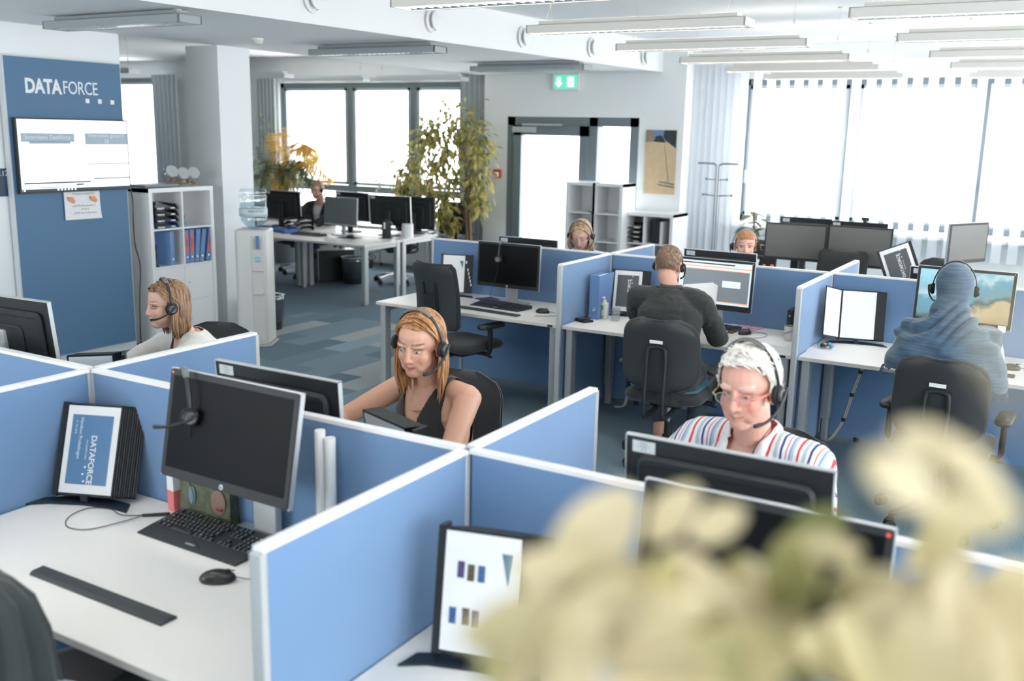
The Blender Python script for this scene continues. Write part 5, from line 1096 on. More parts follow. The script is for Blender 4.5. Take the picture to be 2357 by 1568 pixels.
def pot(t,r,h,m,part='pot'):
    MB().lathe([(0,0),(r*.78,0),(r*.8,.01),(r,h),(r*1.04,h),(r*1.04,h+.02),(r*.92,h+.02),(r*.9,h-.03),(0,h-.03)],28).build(part,m,t,40); MB().lathe([(0,h-.04),(r*.9,h-.04),(r*.9,h-.028),(0,h-.028)],20).build('soil',SOIL,t)
def foliage(t,name,pts,L,W,m,n,spread,seed,droop=.5,nseg=4):
    random.seed(seed); b=MB(); b.sm=True
    for (p,r) in pts:
        for k in range(n):
            q=Vector(p)+Vector((random.gauss(0,1),random.gauss(0,1),random.gauss(0,1)))*r*.5
            d=(q-Vector(p)); d=d.normalized() if d.length>1e-5 else Vector((1,0,0)); d+=Vector((random.uniform(-1,1),random.uniform(-1,1),random.uniform(-1,.4)))*spread; d.z-=droop
            l=L*random.uniform(.7,1.2); add_leaf(b,q,d,l,l*W,random.uniform(.1,.4),random.uniform(.1,.5),nseg=nseg)
    return b.build(name,m,t)
# ficus by the left window
fc=thing('ficus_tree','tall ficus tree with yellow-green leaves between the left window and the door wall','plant',(-4.14,8.85,0))
pot(fc,.20,.32,mat('pot_grey',(.30,.32,.33),.6))
b=MB()
for k,(dx,dy) in enumerate(((0,0),(.03,.02),(-.03,.01))):
    b.tube(spl([(dx,dy,.28),(dx+.01*k,dy,.7),(dx-.03,dy+.01,1.1),(dx-.02+.05*k,dy,1.5),(dx-.10+.10*k,dy,2.0)],6),[.024-.0006*i for i in range(25)],8)
for q in ((-.45,-.1,1.5),(-.6,0,1.25),(-.3,.1,1.95),(.15,0,1.9),(.2,-.05,1.5),(-.2,-.1,2.1),(-.8,-.05,1.4),(-.15,-.1,.9)): b.tube(spl([(-.02,0,max(.9,q[2]-.5)),(q[0]*.5,q[1]*.5,q[2]-.12),q],5),.007,6)
b.build('trunk',BARK,fc,True)
FL=leaf_mat('ficus_leaf',(.17,.21,.08),(.66,.56,.20),.5)
pts=[((-.35,-.05,2.05),.30),((-.10,0,2.15),.22),((.12,0,1.95),.22),((-.65,-.1,1.8),.28),((-.30,-.1,1.75),.32),((-.85,-.1,1.5),.26),((-.5,-.1,1.45),.32),((-.95,-.1,1.30),.18),((-.15,-.05,1.5),.26),((.22,-.05,1.7),.20),((.18,0,1.4),.2),((-.6,-.1,1.2),.26),((-.35,-.1,1.05),.2),((.15,0,1.1),.14),((-.2,-.1,.80),.08),((-.12,-.1,.42),.10),((-.55,-.1,2.0),.2)]
foliage(fc,'foliage',[(p,r) for p,r in pts],.105,.52,FL,115,.6,3)
# palms at the left window
pm=thing('potted_palm','feathery palm with yellow and green fronds behind the water cooler','plant',(-7.55,8.95,0))
pot(pm,.20,.34,mat('pot_grey2',(.25,.27,.28),.6))
GP_=leaf_mat('palm_green',(.16,.22,.15),(.30,.36,.22),.4); YP_=leaf_mat('palm_yellow',(.86,.55,.12),(.86,.70,.24),.5)
def frond(b,st,base,tip,arch,n=44,L=.34,w_=.028):
    base=Vector(base); tip=Vector(tip); mid=(base+tip)/2+Vector((0,0,arch)); P=spl([base,mid,tip],n//2); st.tube([tuple(p) for p in P],[.006*(1-i/len(P))+.002 for i in range(len(P))],6)
    N=len(P)
    for i in range(3,N-1):
        d=(P[i+1]-P[i]).normalized(); s=d.cross(Vector((0,0,1))); s=s.normalized() if s.length>1e-4 else Vector((1,0,0))
        for q in (-1,1):
            l=L*math.sin(PI*(.15+.8*i/N)); dd=(s*q*.9+d*.7+Vector((0,0,-.35))).normalized(); add_leaf(b,P[i],dd,l,w_,.1,.35,nseg=3)
ga=MB();gy=MB();st=MB(); ga.sm=gy.sm=True
for (a,bb,ar,yl) in (((0,0,.3),(-.35,-.1,2.25),.0,0),((0,0,.3),(-.05,-.2,2.2),.05,0),((0,0,.3),(-.75,0,1.5),.5,0),((0,0,.3),(-.5,-.2,1.3),.45,0),((.05,0,.3),(.75,-.2,1.25),.75,0),((0,0,.3),(.35,-.2,1.05),.75,0),
    ((.1,0,1.25),(.20,-.2,1.95),.12,1),((.1,0,1.25),(.50,-.15,1.85),.18,1),((.1,0,1.25),(.85,-.15,1.6),.35,1),((.1,0,1.3),(-.1,-.1,1.95),.1,1),((.1,0,1.2),(1.05,-.1,1.3),.35,1),((.05,0,1.2),(.25,-.2,.95),.25,1),((.1,0,1.25),(.6,-.25,1.1),.4,0),((.1,0,1.25),(-.3,-.2,1.1),.4,0),((0,0,.3),(-.25,-.25,1.75),.25,0),((0,0,.3),(.10,-.25,1.5),.35,0),((.1,0,1.25),(.35,-.2,2.05),.08,1),((.1,0,1.25),(.7,-.1,1.75),.25,1),((.1,0,1.2),(.15,-.3,1.1),.3,1),((.1,0,1.25),(.95,-.2,1.05),.4,0)):
    frond(gy if yl else ga,st,a,bb,ar)
st.tube(spl([(0,0,.3),(.05,0,.8),(.1,0,1.28)],6),.025,8)
ga.build('green_fronds',GP_,pm); gy.build('yellow_fronds',YP_,pm); st.build('stems',mat('palm_stem',(.22,.22,.10),.7),pm,True)
# small plant by the peeking woman
sp2=thing('potted_plant','small potted plant with oval green leaves left of the peeking woman','plant',(.28,7.15,0))
st2=MB().cyl((0,0,0),.16,.02,24).cyl((0,0,.02),.02,.68,12).cyl((0,0,.70),.18,.03,24); st2.build('plant_stand',BLK2,sp2,40)
ob=MB(); ob.M=Matrix.Translation((0,0,.73)); ob.lathe([(0,0),(.06,0),(.085,.14),(.08,.14),(.05,.02),(0,.02)],20); ob.build('pot',WTRIM,sp2,40)
GL2=leaf_mat('rubber_leaf',(.07,.11,.07),(.30,.29,.10),.3)
b=MB(); b.sm=True; random.seed(12); stt=MB()
for k in range(30):
    z=.90+.42*k/30; a=k*2.4; r=.03+.05*math.sin(k); add_leaf(b,(r*math.cos(a),r*math.sin(a),z),(math.cos(a),math.sin(a),.35+random.uniform(-.5,.5)),.13,.062,.2,.4)
stt.tube([(0,0,.8),(.02,0,1.05),(0,.01,1.33)],.008,8); b.build('foliage',GL2,sp2); stt.build('stem',BARK,sp2,True)
# orchids on the window sill
for i,(x,c,n_) in enumerate(((-6.33,(.82,.82,.84),'white'),(-5.28,(.72,.25,.60),'pink'))):
    t=thing('orchid','%s orchid on the sill of the left window'%n_,'plant',(x,9.80,.60)); pot(t,.05,.10,WTRIM); b=MB(); b.tube(spl([(0,0,.08),(.02,0,.35),(-.02,0,.6),(-.10,0,.72)],6),.004,6).tube(spl([(0,0,.08),(-.05,0,.3),(-.12,0,.45)],6),.004,6); b.build('stem',mat('orchid_stem',(.25,.18,.12),.6),t,True)
    f=MB(); f.sm=True; random.seed(i)
    for k in range(9): p=Vector((-.10+random.uniform(-.03,.12),random.uniform(-.03,.0),.72-.05*k+random.uniform(-.01,.01)));[add_leaf(f,p,(math.cos(q),-.3,math.sin(q)),.035,.028,.1,.1,(0,-1,0),3) for q in (0,1.25,2.5,3.8,5.0)]
    f.build('blossoms',mat('orchid_'+n_,c,.5),t); l=MB(); l.sm=True
    for k in range(5): a=k*1.3; add_leaf(l,(0,0,.1),(math.cos(a),math.sin(a),.5),.13,.04,.2,.5)
    l.build('leaves',GP_,t)
# foreground ficus, close to the camera
NO=Vector((3.14,-1.62,0))
nf=thing('potted_ficus','blurred cream and green variegated ficus close to the camera at the bottom right','plant',NO)
pot(nf,.19,.34,mat('pot_white',(.6,.6,.58),.4))
NL=leaf_mat('variegated_leaf',(.50,.43,.19),(.78,.67,.43),.28,.5); NL2=leaf_mat('variegated_leaf_green',(.20,.21,.07),(.52,.46,.20),.35,.45)
b=MB(); b.tube(spl([(0,0,.3),(.02,0,.7),(-.03,-.02,1.1),(-.08,-.05,1.5)],6),.013,8)
tw=[(-.02,-.02,1.2),(-.16,-.10,1.62),(-.22,-.15,1.70),(-.1,-.10,1.72),(.0,-.12,1.74),(-.26,-.20,1.66),(-.12,-.18,1.68)]
for q in tw[1:]: b.tube(spl([(-.03,-.02,1.1),(q[0]*.6,q[1]*.6,q[2]-.22),q],5),.006,6)
b.build('trunk',BARK,nf,True)
def at(px,py,d):
    v=fw*d+rt*((px-1178.5)/2252.15*d)-up*((py-784)/2252.15*d); return Vector((3.1071,-2.2367,2.032))+v-NO
b=MB(); b.sm=True; b2=MB(); b2.sm=True; random.seed(21)
base=Vector((-.10,-.12,1.15))
def cl(px,py,d,L,n=1,dn=None):
    d*=.62; L*=.64
    for k in range(n):
        p=at(px,py,d)+(Vector((random.gauss(0,1),random.gauss(0,1),random.gauss(0,1)))*.009 if n>1 else Vector((0,0,0)))
        dd=Vector(dn) if dn else (rt*random.uniform(-1,1)+up*random.uniform(-1,.6)-fw*random.uniform(-.3,.5))
        dd=dd.normalized(); l=L*random.uniform(.85,1.15)
        add_leaf((b2 if random.random()<.3 else b),p-dd*l*.5,dd,l,l*.58,random.uniform(.1,.3),random.uniform(0,.3),tuple(-fw*.9+up*.5+Vector((random.uniform(-.35,.35),)*3)),nseg=6)
cl(1350,1260,.80,.130,1,tuple(-rt*.6-up*.7)); cl(1330,1350,.78,.095,1,tuple(rt*.8-up*.3)); cl(1180,1440,.70,.095,1,tuple(-rt*.95-up*.25))
for (x,y,d,L,n) in ((1540,1190,.82,.06,1),(1640,1210,.85,.055,1),(1480,1340,.8,.08,2),(1600,1330,.85,.075,2),(1520,1430,.8,.08,2),(1620,1480,.78,.08,3),(1420,1490,.75,.09,2),(1300,1520,.7,.08,2),(1760,1440,.85,.085,3),(1720,1330,.9,.06,2),(1900,1240,.9,.07,2),(1960,1330,.9,.065,2),(1840,1350,.85,.08,2),(1990,1420,.85,.075,2),(2040,1470,.85,.08,2),(1880,1500,.8,.09,3),(2130,1430,.9,.07,2),(2200,1330,.85,.065,2),(2160,1300,.9,.07,2),(2160,1210,.85,.03,1),(2200,1380,.8,.06,1),(2130,1540,.8,.08,3),(2290,1440,.9,.07,2),(2300,1540,.8,.08,3),(2000,1550,.75,.09,3),(1700,1550,.75,.09,3),(1500,1560,.7,.09,3),(1150,1560,.7,.05,1),(2210,1510,.8,.08,2),(1330,1420,.75,.08,2),(2340,1400,.85,.07,2),(2350,1480,.8,.08,2),(2290,1360,.9,.06,1),(2240,1450,.8,.08,1),(1230,1520,.7,.08,1),(1400,1380,.8,.08,1)):
    cl(x,y,d,L,n)
cl(2180,1050,.62,.075,1,tuple(rt*.9-up*.35)); cl(2260,1080,.62,.065,1,tuple(rt*.9-up*.5)); cl(2090,1110,.6,.06,1,tuple(rt*.9-up*.5)); cl(2250,1180,.62,.06,1,tuple(rt))
for (px,py,d_,L_) in ((2290,700,.15,.0065),(2335,800,.15,.008)):
    dd=(up+rt*.3).normalized(); add_leaf(b,at(px,py,d_)-dd*L_*.5,dd,L_,L_*.62,.2,.1,tuple(-fw),nseg=5)
b.tube([tuple(at(2345,1000,.30)),tuple(at(2335,880,.20)),tuple(at(2320,760,.165))],.0012,6)
b.build('foliage',NL,nf); b2.build('foliage',NL2,nf)
# ================================================================ people
SKIN=attr_mat('skin',.48,sss=.12); 
def hairmat(name,c1,c2,rough=.42,sc_=(90,90,5)):
    def f(nt,b):
        N=nt.nodes.new; L=nt.links.new; tc=N('ShaderNodeTexCoord'); mp=N('ShaderNodeMapping'); mp.inputs['Scale'].default_value=sc_; L(tc.outputs['Object'],mp.inputs[0])
        n=N('ShaderNodeTexNoise'); n.inputs['Scale'].default_value=1; n.inputs['Detail'].default_value=3; L(mp.outputs[0],n.inputs['Vector']); r=N('ShaderNodeValToRGB'); r.color_ramp.elements[0].position=.32; r.color_ramp.elements[1].position=.68
        r.color_ramp.elements[0].color=(*c1,1); r.color_ramp.elements[1].color=(*c2,1); L(n.outputs['Fac'],r.inputs[0]); L(r.outputs[0],b.inputs['Base Color'])
        bp=N('ShaderNodeBump'); bp.inputs['Strength'].default_value=.5; bp.inputs['Distance'].default_value=.004; L(n.outputs['Fac'],bp.inputs['Height']); L(bp.outputs[0],b.inputs['Normal'])
    return ramp_mat(name,f,rough)
def cloth(name,col,fold=.35,fs=14,sheen=.15):
    def f(nt,b):
        N=nt.nodes.new; L=nt.links.new; b.inputs['Base Color'].default_value=(*col,1); b.inputs['Sheen Weight'].default_value=sheen
        tc=N('ShaderNodeTexCoord'); n=N('ShaderNodeTexNoise'); n.inputs['Scale'].default_value=fs; n.inputs['Detail'].default_value=2; n.inputs['Distortion'].default_value=.6; L(tc.outputs['Object'],n.inputs['Vector'])
        bp=N('ShaderNodeBump'); bp.inputs['Strength'].default_value=fold; bp.inputs['Distance'].default_value=.03; L(n.outputs['Fac'],bp.inputs['Height']); L(bp.outputs[0],b.inputs['Normal'])
    return ramp_mat(name,f,.85)
class Blob:
    """closed overlapping volumes fused into one continuous skin"""
    def __init__(s): s.m=MB()
    def e(s,c,r,R=None,n=20): s.m.ell(c,r,n,14,R.to_3x3() if R is not None else None); return s
    def c(s,pts,rs,n=22):
        P=[Vector(p) for p in pts]; 
        # hemispherical ends
        d0=(P[0]-P[1]).normalized(); d1=(P[-1]-P[-2]).normalized()
        Q=[P[0]+d0*rs[0]*.97,P[0]+d0*rs[0]*.7]+P+[P[-1]+d1*rs[-1]*.7,P[-1]+d1*rs[-1]*.97]
        R=[rs[0]*.25,rs[0]*.72]+list(rs)+[rs[-1]*.72,rs[-1]*.25]
        s.m.tube(Q,R,n); return s
    def loft(s,secs,n=28):
        """secs: (centre, half width, half depth, exponent) in the body frame, plus forward tilt"""
        rs=[]
        for (c,hw,hd,tl) in secs:
            r=[]
            for i in range(n):
                a=2*PI*i/n; y=hw*math.copysign(abs(math.sin(a))**.9,math.sin(a)); x=hd*math.copysign(abs(math.cos(a))**.85,math.cos(a))
                r.append((c[0]+x*math.cos(tl),c[1]+y,c[2]-x*math.sin(tl)))
            rs.append(r)
        s.m.rings(rs); return s
    def fuse(s,voxel,smooth=4,name='body'):
        me=bpy.data.meshes.new(name); s.m.bm.normal_update(); bmesh.ops.recalc_face_normals(s.m.bm,faces=s.m.bm.faces); s.m.bm.to_mesh(me); s.m.bm.free()
        o=bpy.data.objects.new(name,me); COL.objects.link(o)
        md=o.modifiers.new('r','REMESH'); md.mode='VOXEL'; md.voxel_size=voxel; md.adaptivity=0
        m2=o.modifiers.new('s','SMOOTH'); m2.iterations=smooth; m2.factor=.5
        dg=bpy.context.evaluated_depsgraph_get(); out=bpy.data.meshes.new_from_object(o.evaluated_get(dg)); COL.objects.unlink(o); bpy.data.objects.remove(o)
        for p in out.polygons: p.use_smooth=True
        return out
def coords(me):
    a=np.empty(len(me.vertices)*3,np.float32); me.vertices.foreach_get('co',a); return a.reshape(-1,3)
def setco(me,a): me.vertices.foreach_set('co',a.astype(np.float32).ravel()); me.update()
def setcol(me,c):
    at_=me.color_attributes.new('Col','FLOAT_COLOR','POINT'); f=np.ones((len(c),4),np.float32); f[:,:3]=c; at_.data.foreach_set('color',f.ravel())
def farneck(c,P,r=.082): return np.hypot(c[:,0]-P['_nb'].x,c[:,1]-P['_nb'].y)>r
def cut(me,keep):
    """drop the vertices where keep is False"""
    bm=bmesh.new(); bm.from_mesh(me); bm.verts.ensure_lookup_table(); bmesh.ops.delete(bm,geom=[v for v in bm.verts if not keep[v.index]],context='VERTS')
    bd=[v for v in bm.verts if v.is_boundary]
    for k in range(5): bmesh.ops.smooth_vert(bm,verts=bd,factor=.5,use_axis_x=True,use_axis_y=True,use_axis_z=True)
    bm.to_mesh(me); bm.free()
    for p in me.polygons: p.use_smooth=True
def link(me,name,m,parent):
    me.materials.clear(); me.materials.append(m); o=bpy.data.objects.new(name,me); COL.objects.link(o); o.parent=parent; return o
def thicken(o,t): md=o.modifiers.new('t','SOLIDIFY'); md.thickness=t; md.offset=1; return o
def headM(P): return Matrix.Translation(P['head'])@Matrix.Rotation(rad(P.get('hyaw',0)),4,'Z')@Matrix.Rotation(rad(P.get('hpitch',0)),4,'Y')@Matrix.Rotation(rad(P.get('hroll',0)),4,'X')
def person(label,x,y,az,P,fine=.0045,skin=(.72,.47,.37),lips=(.55,.22,.20),group=None):
    """body frame: X forward, Y left, Z up; seated"""
    t=thing('person',label,'person',(x,y,0),rad(az),group)
    hs=P.get('hs',1.0); fem=P.get('fem',False); sw=P.get('sw',.165 if fem else .195)
    HM=headM(P); h=Vector(P['head']); B=Blob()
    nb=Vector(P.get('neckb',(h.x-.075,h.y,h.z-.20)))           # neck base
    pel=Vector(P.get('pel',(0,0,.55)))
    tl=math.atan2(nb.x-pel.x,nb.z-pel.z)
    P['_nb'],P['_tl']=nb,tl
    def S(k): return pel.lerp(nb,k)
    wd=P.get('wd',1.0)
    secs=[(S(-.12)+Vector((.02,0,0)),.15*wd,.11,tl),(S(.0),.175*wd,.12,tl),(S(.28),.145*wd if fem else .165*wd,.105,tl),(S(.55),.150*wd if fem else .175*wd,.115,tl),(S(.74),.158*wd if fem else .185*wd,.118,tl),(S(.90),.125,.085,tl),(S(1.0),.065,.062,tl)]
    B.loft(secs); P['_secs']=secs
    # neck and head
    nt_=HM@Vector((-.025,0,-.06)); B.c([nb-Vector((0,0,.03)),nb.lerp(nt_,.5),nt_],[.062*hs,.054*hs if not fem else .050*hs,.055*hs])
    def he(c,r): B.m.M=HM; B.e(tuple(Vector(c)*hs),tuple(Vector(r)*hs)); B.m.M=Matrix.Identity(4)
    he((-.015,0,.035),(.098,.077,.088)); he((.022,0,-.030),(.066,.060,.085)); he((.050,0,-.088),(.034,.032,.026)); he((.00,0,-.062),(.060,.052,.042))
    for s_ in (-1,1):
        he((.044,s_*.036,-.028),(.032,.027,.034)); he((.030,s_*.038,-.052),(.038,.024,.030)); he((.066,s_*.028,.026),(.018,.026,.010)); he((-.012,s_*.076,-.006),(.020,.010,.032)); he((-.020,s_*.080,.010),(.014,.008,.018)); he((-.006,s_*.077,-.030),(.010,.008,.012))
        he((.086,s_*.0115,-.0335),(.010,.0075,.007)); he((.045,s_*.030,-.066),(.028,.022,.024))
    nl=P.get('nose',1.0)
    B.m.M=HM; B.c([Vector((.082,0,.014))*hs,Vector((.089,0,-.010))*hs,Vector((.0945+.003*nl,0,-.030))*hs],[.0068*hs,.0078*hs,.0098*hs*(nl**.4)])
    B.c([Vector((.074,.021,-.0595))*hs,Vector((.086,0,-.0585))*hs,Vector((.074,-.021,-.0595))*hs],[.004*hs,.0068*hs,.004*hs]); B.c([Vector((.072,.018,-.0685))*hs,Vector((.082,0,-.0695))*hs,Vector((.072,-.018,-.0685))*hs],[.0045*hs,.0078*hs,.0045*hs]); B.m.M=Matrix.Identity(4)
    # arms
    for s_,k in ((1,'L'),(-1,'R')):
        sh=nb+Vector((-.02,s_*sw,-.055)); el=Vector(P['el'+k]); wr=Vector(P['wr'+k]); fd=Vector(P.get('fd'+k,(wr-el).normalized())).normalized(); P['_sh'+k]=sh
        a=P.get('arm',1.0); B.c([nb+Vector((-.01,s_*sw*.45,-.035)),sh],[.048,.052*a]); B.c([sh,sh.lerp(el,.45),el],[.050*a,.046*a,.036*a]); B.c([el,el.lerp(wr,.3),wr],[.037*a,.036*a,.024*a])
        # hand: palm plus five separate fingers
        up_=Vector((0,0,1)); sd=fd.cross(up_).normalized(); nn=sd.cross(fd).normalized(); hl=P.get('hand',1.0)
        pc=wr+fd*.052*hl; R=Matrix((( fd.x,sd.x,nn.x),(fd.y,sd.y,nn.y),(fd.z,sd.z,nn.z))).to_4x4(); B.e(tuple(pc),(.050*hl,.038*hl,.015*hl),R)
        curl=P.get('curl',.35)
        for i,(off,ln) in enumerate(((-.030,.062),(-.011,.074),(.009,.078),(.028,.070))):
            b0=wr+fd*.088*hl+sd*off*hl; d1=(fd-nn*curl*.6).normalized(); d2=(fd-nn*curl*2).normalized(); b1=b0+d1*ln*.5*hl; b2=b1+d2*ln*.5*hl; B.c([b0,b1,b2],[.0092*hl,.0085*hl,.0072*hl],8)
        th=(fd*.7+sd*(.75*(s_))-nn*.15).normalized(); b0=wr+fd*.025*hl+sd*s_*.026*hl; B.c([b0,b0+th*.038*hl,b0+th*.030*hl+fd*.035*hl],[.013*hl,.011*hl,.0085*hl],8)
    # legs
    for s_,k in ((1,'L'),(-1,'R')):
        hp=pel+Vector((0,s_*.09,-.0)); kn=Vector(P.get('kn'+k,(pel.x+.42,s_*.12,.53))); an=Vector(P.get('an'+k,(pel.x+.40,s_*.11,.10))); to=Vector(P.get('to'+k,(an.x+.14,an.y+s_*.02,.035)))
        P['_leg'+k]=(hp,kn,an,to); B.c([hp,hp.lerp(kn,.5),kn],[.085,.072,.055]); B.c([kn,kn.lerp(an,.35),an],[.055,.055,.036]); B.c([an+Vector((-.02,0,-.04)),(an+to)/2+Vector((0,0,-.03)),to],[.034,.034,.028])
    me=B.fuse(fine,3 if fine>.0042 else 6)
    c=coords(me); Hi=np.array(HM.inverted()); q=(np.c_[c,np.ones(len(c))]@Hi.T)[:,:3]/hs
    # eye sockets and mouth line pressed in, along the face direction
    dx=np.zeros(len(c)); face=(q[:,0]>.03)&(np.abs(q[:,1])<.08)&(np.abs(q[:,2])<.13)
    def g(y,z,sy,sz): return np.exp(-((q[:,1]-y)/sy)**2-((q[:,2]-z)/sz)**2)*face
    for s_ in (-1,1): dx-=.0095*g(s_*.031,.004,.015,.009); dx+=.003*g(s_*.033,.020,.02,.005)
    dx-=.0028*g(0,-.0638,.022,.0022)
    ax=np.array((HM.to_3x3()@Vector((1,0,0)))); c=c+dx[:,None]*hs*ax[None,:]; setco(me,c)
    base=np.tile(np.array(skin,np.float32),(len(c),1)); sk=np.array(skin)
    def mixc(w_,col):
        nonlocal base; w_=np.clip(w_,0,1)[:,None]; base=base*(1-w_)+np.array(col)*w_
    age=P.get('ruddy',.35)
    for s_ in (-1,1): mixc(age*g(s_*.045,-.032,.024,.020),sk*np.array((1.0,.66,.62)))
    mixc(age*.9*g(0,-.032,.014,.014),sk*np.array((1.0,.68,.64)))
    sm=P.get('smile',4.0)*q[:,1]**2; lipm=((np.abs(q[:,2]+.0640-sm)<.0095*(1-(np.abs(q[:,1])/.027)**2))&(np.abs(q[:,1])<.026)&(q[:,0]>.06))
    mixc(lipm*P.get('lipk',.85),lips); mixc(.7*np.exp(-((q[:,2]+.0638-sm)/.0015)**2)*face*(np.abs(q[:,1])<.024)*(q[:,0]>.06),np.array(lips)*.35)
    bw=P.get('brow',(.16,.09,.05))
    for s_ in (-1,1):
        y=q[:,1]*s_; zz=.0300+.0045*np.sin((y-.012)/.042*PI*.75); mixc(P.get('browk',.8)*((y>.012)&(y<.054)&(np.abs(q[:,2]-zz)<.0032)&face),bw)
        lid=((y>.017)&(y<.047)&(q[:,0]>.04)); e1=.0055*np.sqrt(np.clip(1-((y-.032)/.0155)**2,0,1)); 
        mixc(lid*(np.abs(q[:,2]-(.004+e1))<.0022)*P.get('lash',.8),(.05,.03,.025)); mixc(.15*g(s_*.032,.004,.017,.010),sk*np.array((.62,.55,.55)))  # lash line, then eye socket shade painted into the skin colour
    setcol(me,base.astype(np.float32)); link(me,'body',SKIN,t)
    # eyes
    op=P.get('open',1.0)
    for s_ in (-1,1):
        if op<=0: continue
        e=MB(); R=HM@Matrix.Translation(Vector((.0722,s_*.0318,.0035))*hs)@Matrix.Rotation(rad(s_*14),4,'Z'); e.M=R; e.ell((0,0,0),(.0085*hs,.0138*hs,.0050*op*hs),14,10)
        e.mi=1; e.ell((.0060*hs,(P.get('gaze',0))*hs,-.0003*hs),(.0032*hs,.0056*hs,.0047*op*hs),12,8)
        eo=e.build('eye',[mat('eye_white',(.50,.45,.42),.35),mat('iris_'+P.get('iris','brown'),(.06,.035,.02) if P.get('iris','brown')=='brown' else (.08,.12,.15),.2)],t,True)
    return t,P,HM
def torso_shell(P,infl,voxel=.009,sleeves=None,neck=.0,smooth=6,belly=0,hood=None,low=-.12,extra=None):
    B=Blob(); secs=[]
    for i,(c,hw,hd,tl) in enumerate(P['_secs']): secs.append((c,hw+infl+(belly if i in(1,2,3) else 0)*.3,hd+infl+(belly if i in (1,2,3) else 0),tl))
    nb=P['_nb']; last=secs[-1]; secs[-1]=(last[0]+Vector((0,0,neck)),last[1],last[2],last[3]); B.loft(secs)
    for s_,k in ((1,'L'),(-1,'R')):
        sh=P['_sh'+k]; el=Vector(P['el'+k]); wr=Vector(P['wr'+k]); sw=P.get('sw',.17)
        B.c([nb+Vector((-.01,s_*sw*.40,-.035)),sh],[.050+infl*.9,.053+infl])
        if sleeves: 
            B.c([sh,sh.lerp(el,.45),el],[.052+infl,.050+infl,.042+infl*1.1])
            if sleeves>1: e2=el.lerp(wr,min(1,sleeves-1)); B.c([el,el.lerp(e2,.4),e2],[.043+infl,.041+infl,.034+infl*.9])
    if extra: extra(B)
    return B.fuse(voxel,smooth,'shell')
def wrinkle(me,amp,f,seed=0,stretch=(1,1,1)):
    c=coords(me); n=np.empty(len(me.vertices)*3,np.float32); me.vertices.foreach_get('normal',n); n=n.reshape(-1,3)
    d=np.array([noise.noise(Vector((p[0]*f*stretch[0]+seed,p[1]*f*stretch[1],p[2]*f*stretch[2])))+.5*abs(noise.noise(Vector((p[0]*f*2.1*stretch[0],p[1]*f*2.1*stretch[1]+seed,p[2]*f*2.1*stretch[2])))) for p in c.astype(float)])
    setco(me,c+n*(d*amp)[:,None])
def legs_cloth(t,P,m,infl=.012,to_ankle=.9,name='trousers'):
    B=Blob(); pel=Vector(P.get('pel',(0,0,.55))); c,hw,hd,tl=P['_secs'][1]; c0=P['_secs'][0]
    B.loft([(c0[0]-Vector((0,0,.01)),c0[1]+infl,c0[2]+infl,tl),(c,hw+infl*.6,hd+infl*.6,tl),(P['_secs'][2][0],P['_secs'][2][1]+infl*.5,P['_secs'][2][2]+infl*.5,tl)])
    for k in 'LR':
        hp,kn,an,to=P['_leg'+k]; e=kn.lerp(an,to_ankle); B.c([hp,hp.lerp(kn,.5),kn],[.09+infl,.078+infl,.062+infl]); B.c([kn,kn.lerp(e,.4),e],[.062+infl,.060+infl,.045+infl])
    me=B.fuse(.010,5); wrinkle(me,.006,16); return link(me,name,m,t)
def shoes(t,P,m,sole=None):
    for k in 'LR':
        hp,kn,an,to=P['_leg'+k]; B=Blob(); B.c([an+Vector((-.025,0,-.045)),(an+to)/2+Vector((0,0,-.025)),to],[.042,.040,.035]); B.e((an.x,an.y,an.z-.02),(.045,.040,.035)); link(B.fuse(.006,3),'shoe',m,t)
# ---------- hair
def cap_hair(t,P,HM,m,infl=.012,hair_z=.070,back_z=-.05,side_x=.02,rough=.004,f=55,seed=0,side_z=-.005,name='hair',strands=0,sl=.03,thin=0):
    hs=P.get('hs',1); g=MB(); g.ell((0,0,0),(1,1,1),150,110); me=bpy.data.meshes.new('h'); g.bm.to_mesh(me); g.bm.free()
    c=coords(me).astype(float); R=np.array((.098+infl,.077+infl,.088+infl)); ctr=np.array((-.015,0,.035)); nrm=c.copy(); p=c*R+ctr
    p[:,0]=np.where(p[:,2]<0,p[:,0]*1.0,p[:,0])
    d=np.array([noise.noise(Vector((v[0]*f*.5+seed,v[1]*f,v[2]*f*.6))) for v in p]); p=p+nrm*(d*rough)[:,None]
    x,y,z=p.T
    hl=hair_z+.010*np.sin(y*60+seed)*.4-.0*y; keep=(z>back_z)&~((x>side_x)&(z<hl))&~((x>-.035)&(z<side_z)&(np.abs(y)>.03))
    # recede the temples smoothly
    keep&=~((x>side_x-.018)&(z<hl-.030)&(np.abs(y)>.05))
    setco(me,p*hs); cut(me,keep); me.transform(HM)
    o=link(me,name,m,t); md=o.modifiers.new('t','SOLIDIFY'); md.thickness=.007; md.offset=-1
    if strands:
        random.seed(seed+5); b=MB(); vs=[(Vector(a),Vector(n_)) for a,n_,k in zip(p,nrm,keep) if k]
        for i in range(strands):
            a,n_=random.choice(vs); d_=Vector((random.uniform(-.3,.3)-.5,n_.y*.5+random.uniform(-.3,.3),-.35+random.uniform(-.3,.3)));
            if a.x>.02: d_=Vector((.1+random.uniform(-.2,.2),random.choice((-1,1))*.15+.7,-.05))
            d_=(d_-n_*d_.dot(n_)).normalized(); q0=a-n_*.003; q1=a+d_*sl*.5+n_*.0022; q2=a+d_*sl-n_*.001
            b.tube([tuple(q*hs) for q in (q0,q1,q2)],[.0035,.003,.0006],5,flat=.5)
        ho=b.build('strands',m,o,True); ho['kind']='stuff'; ho.data.transform(HM)
    return o
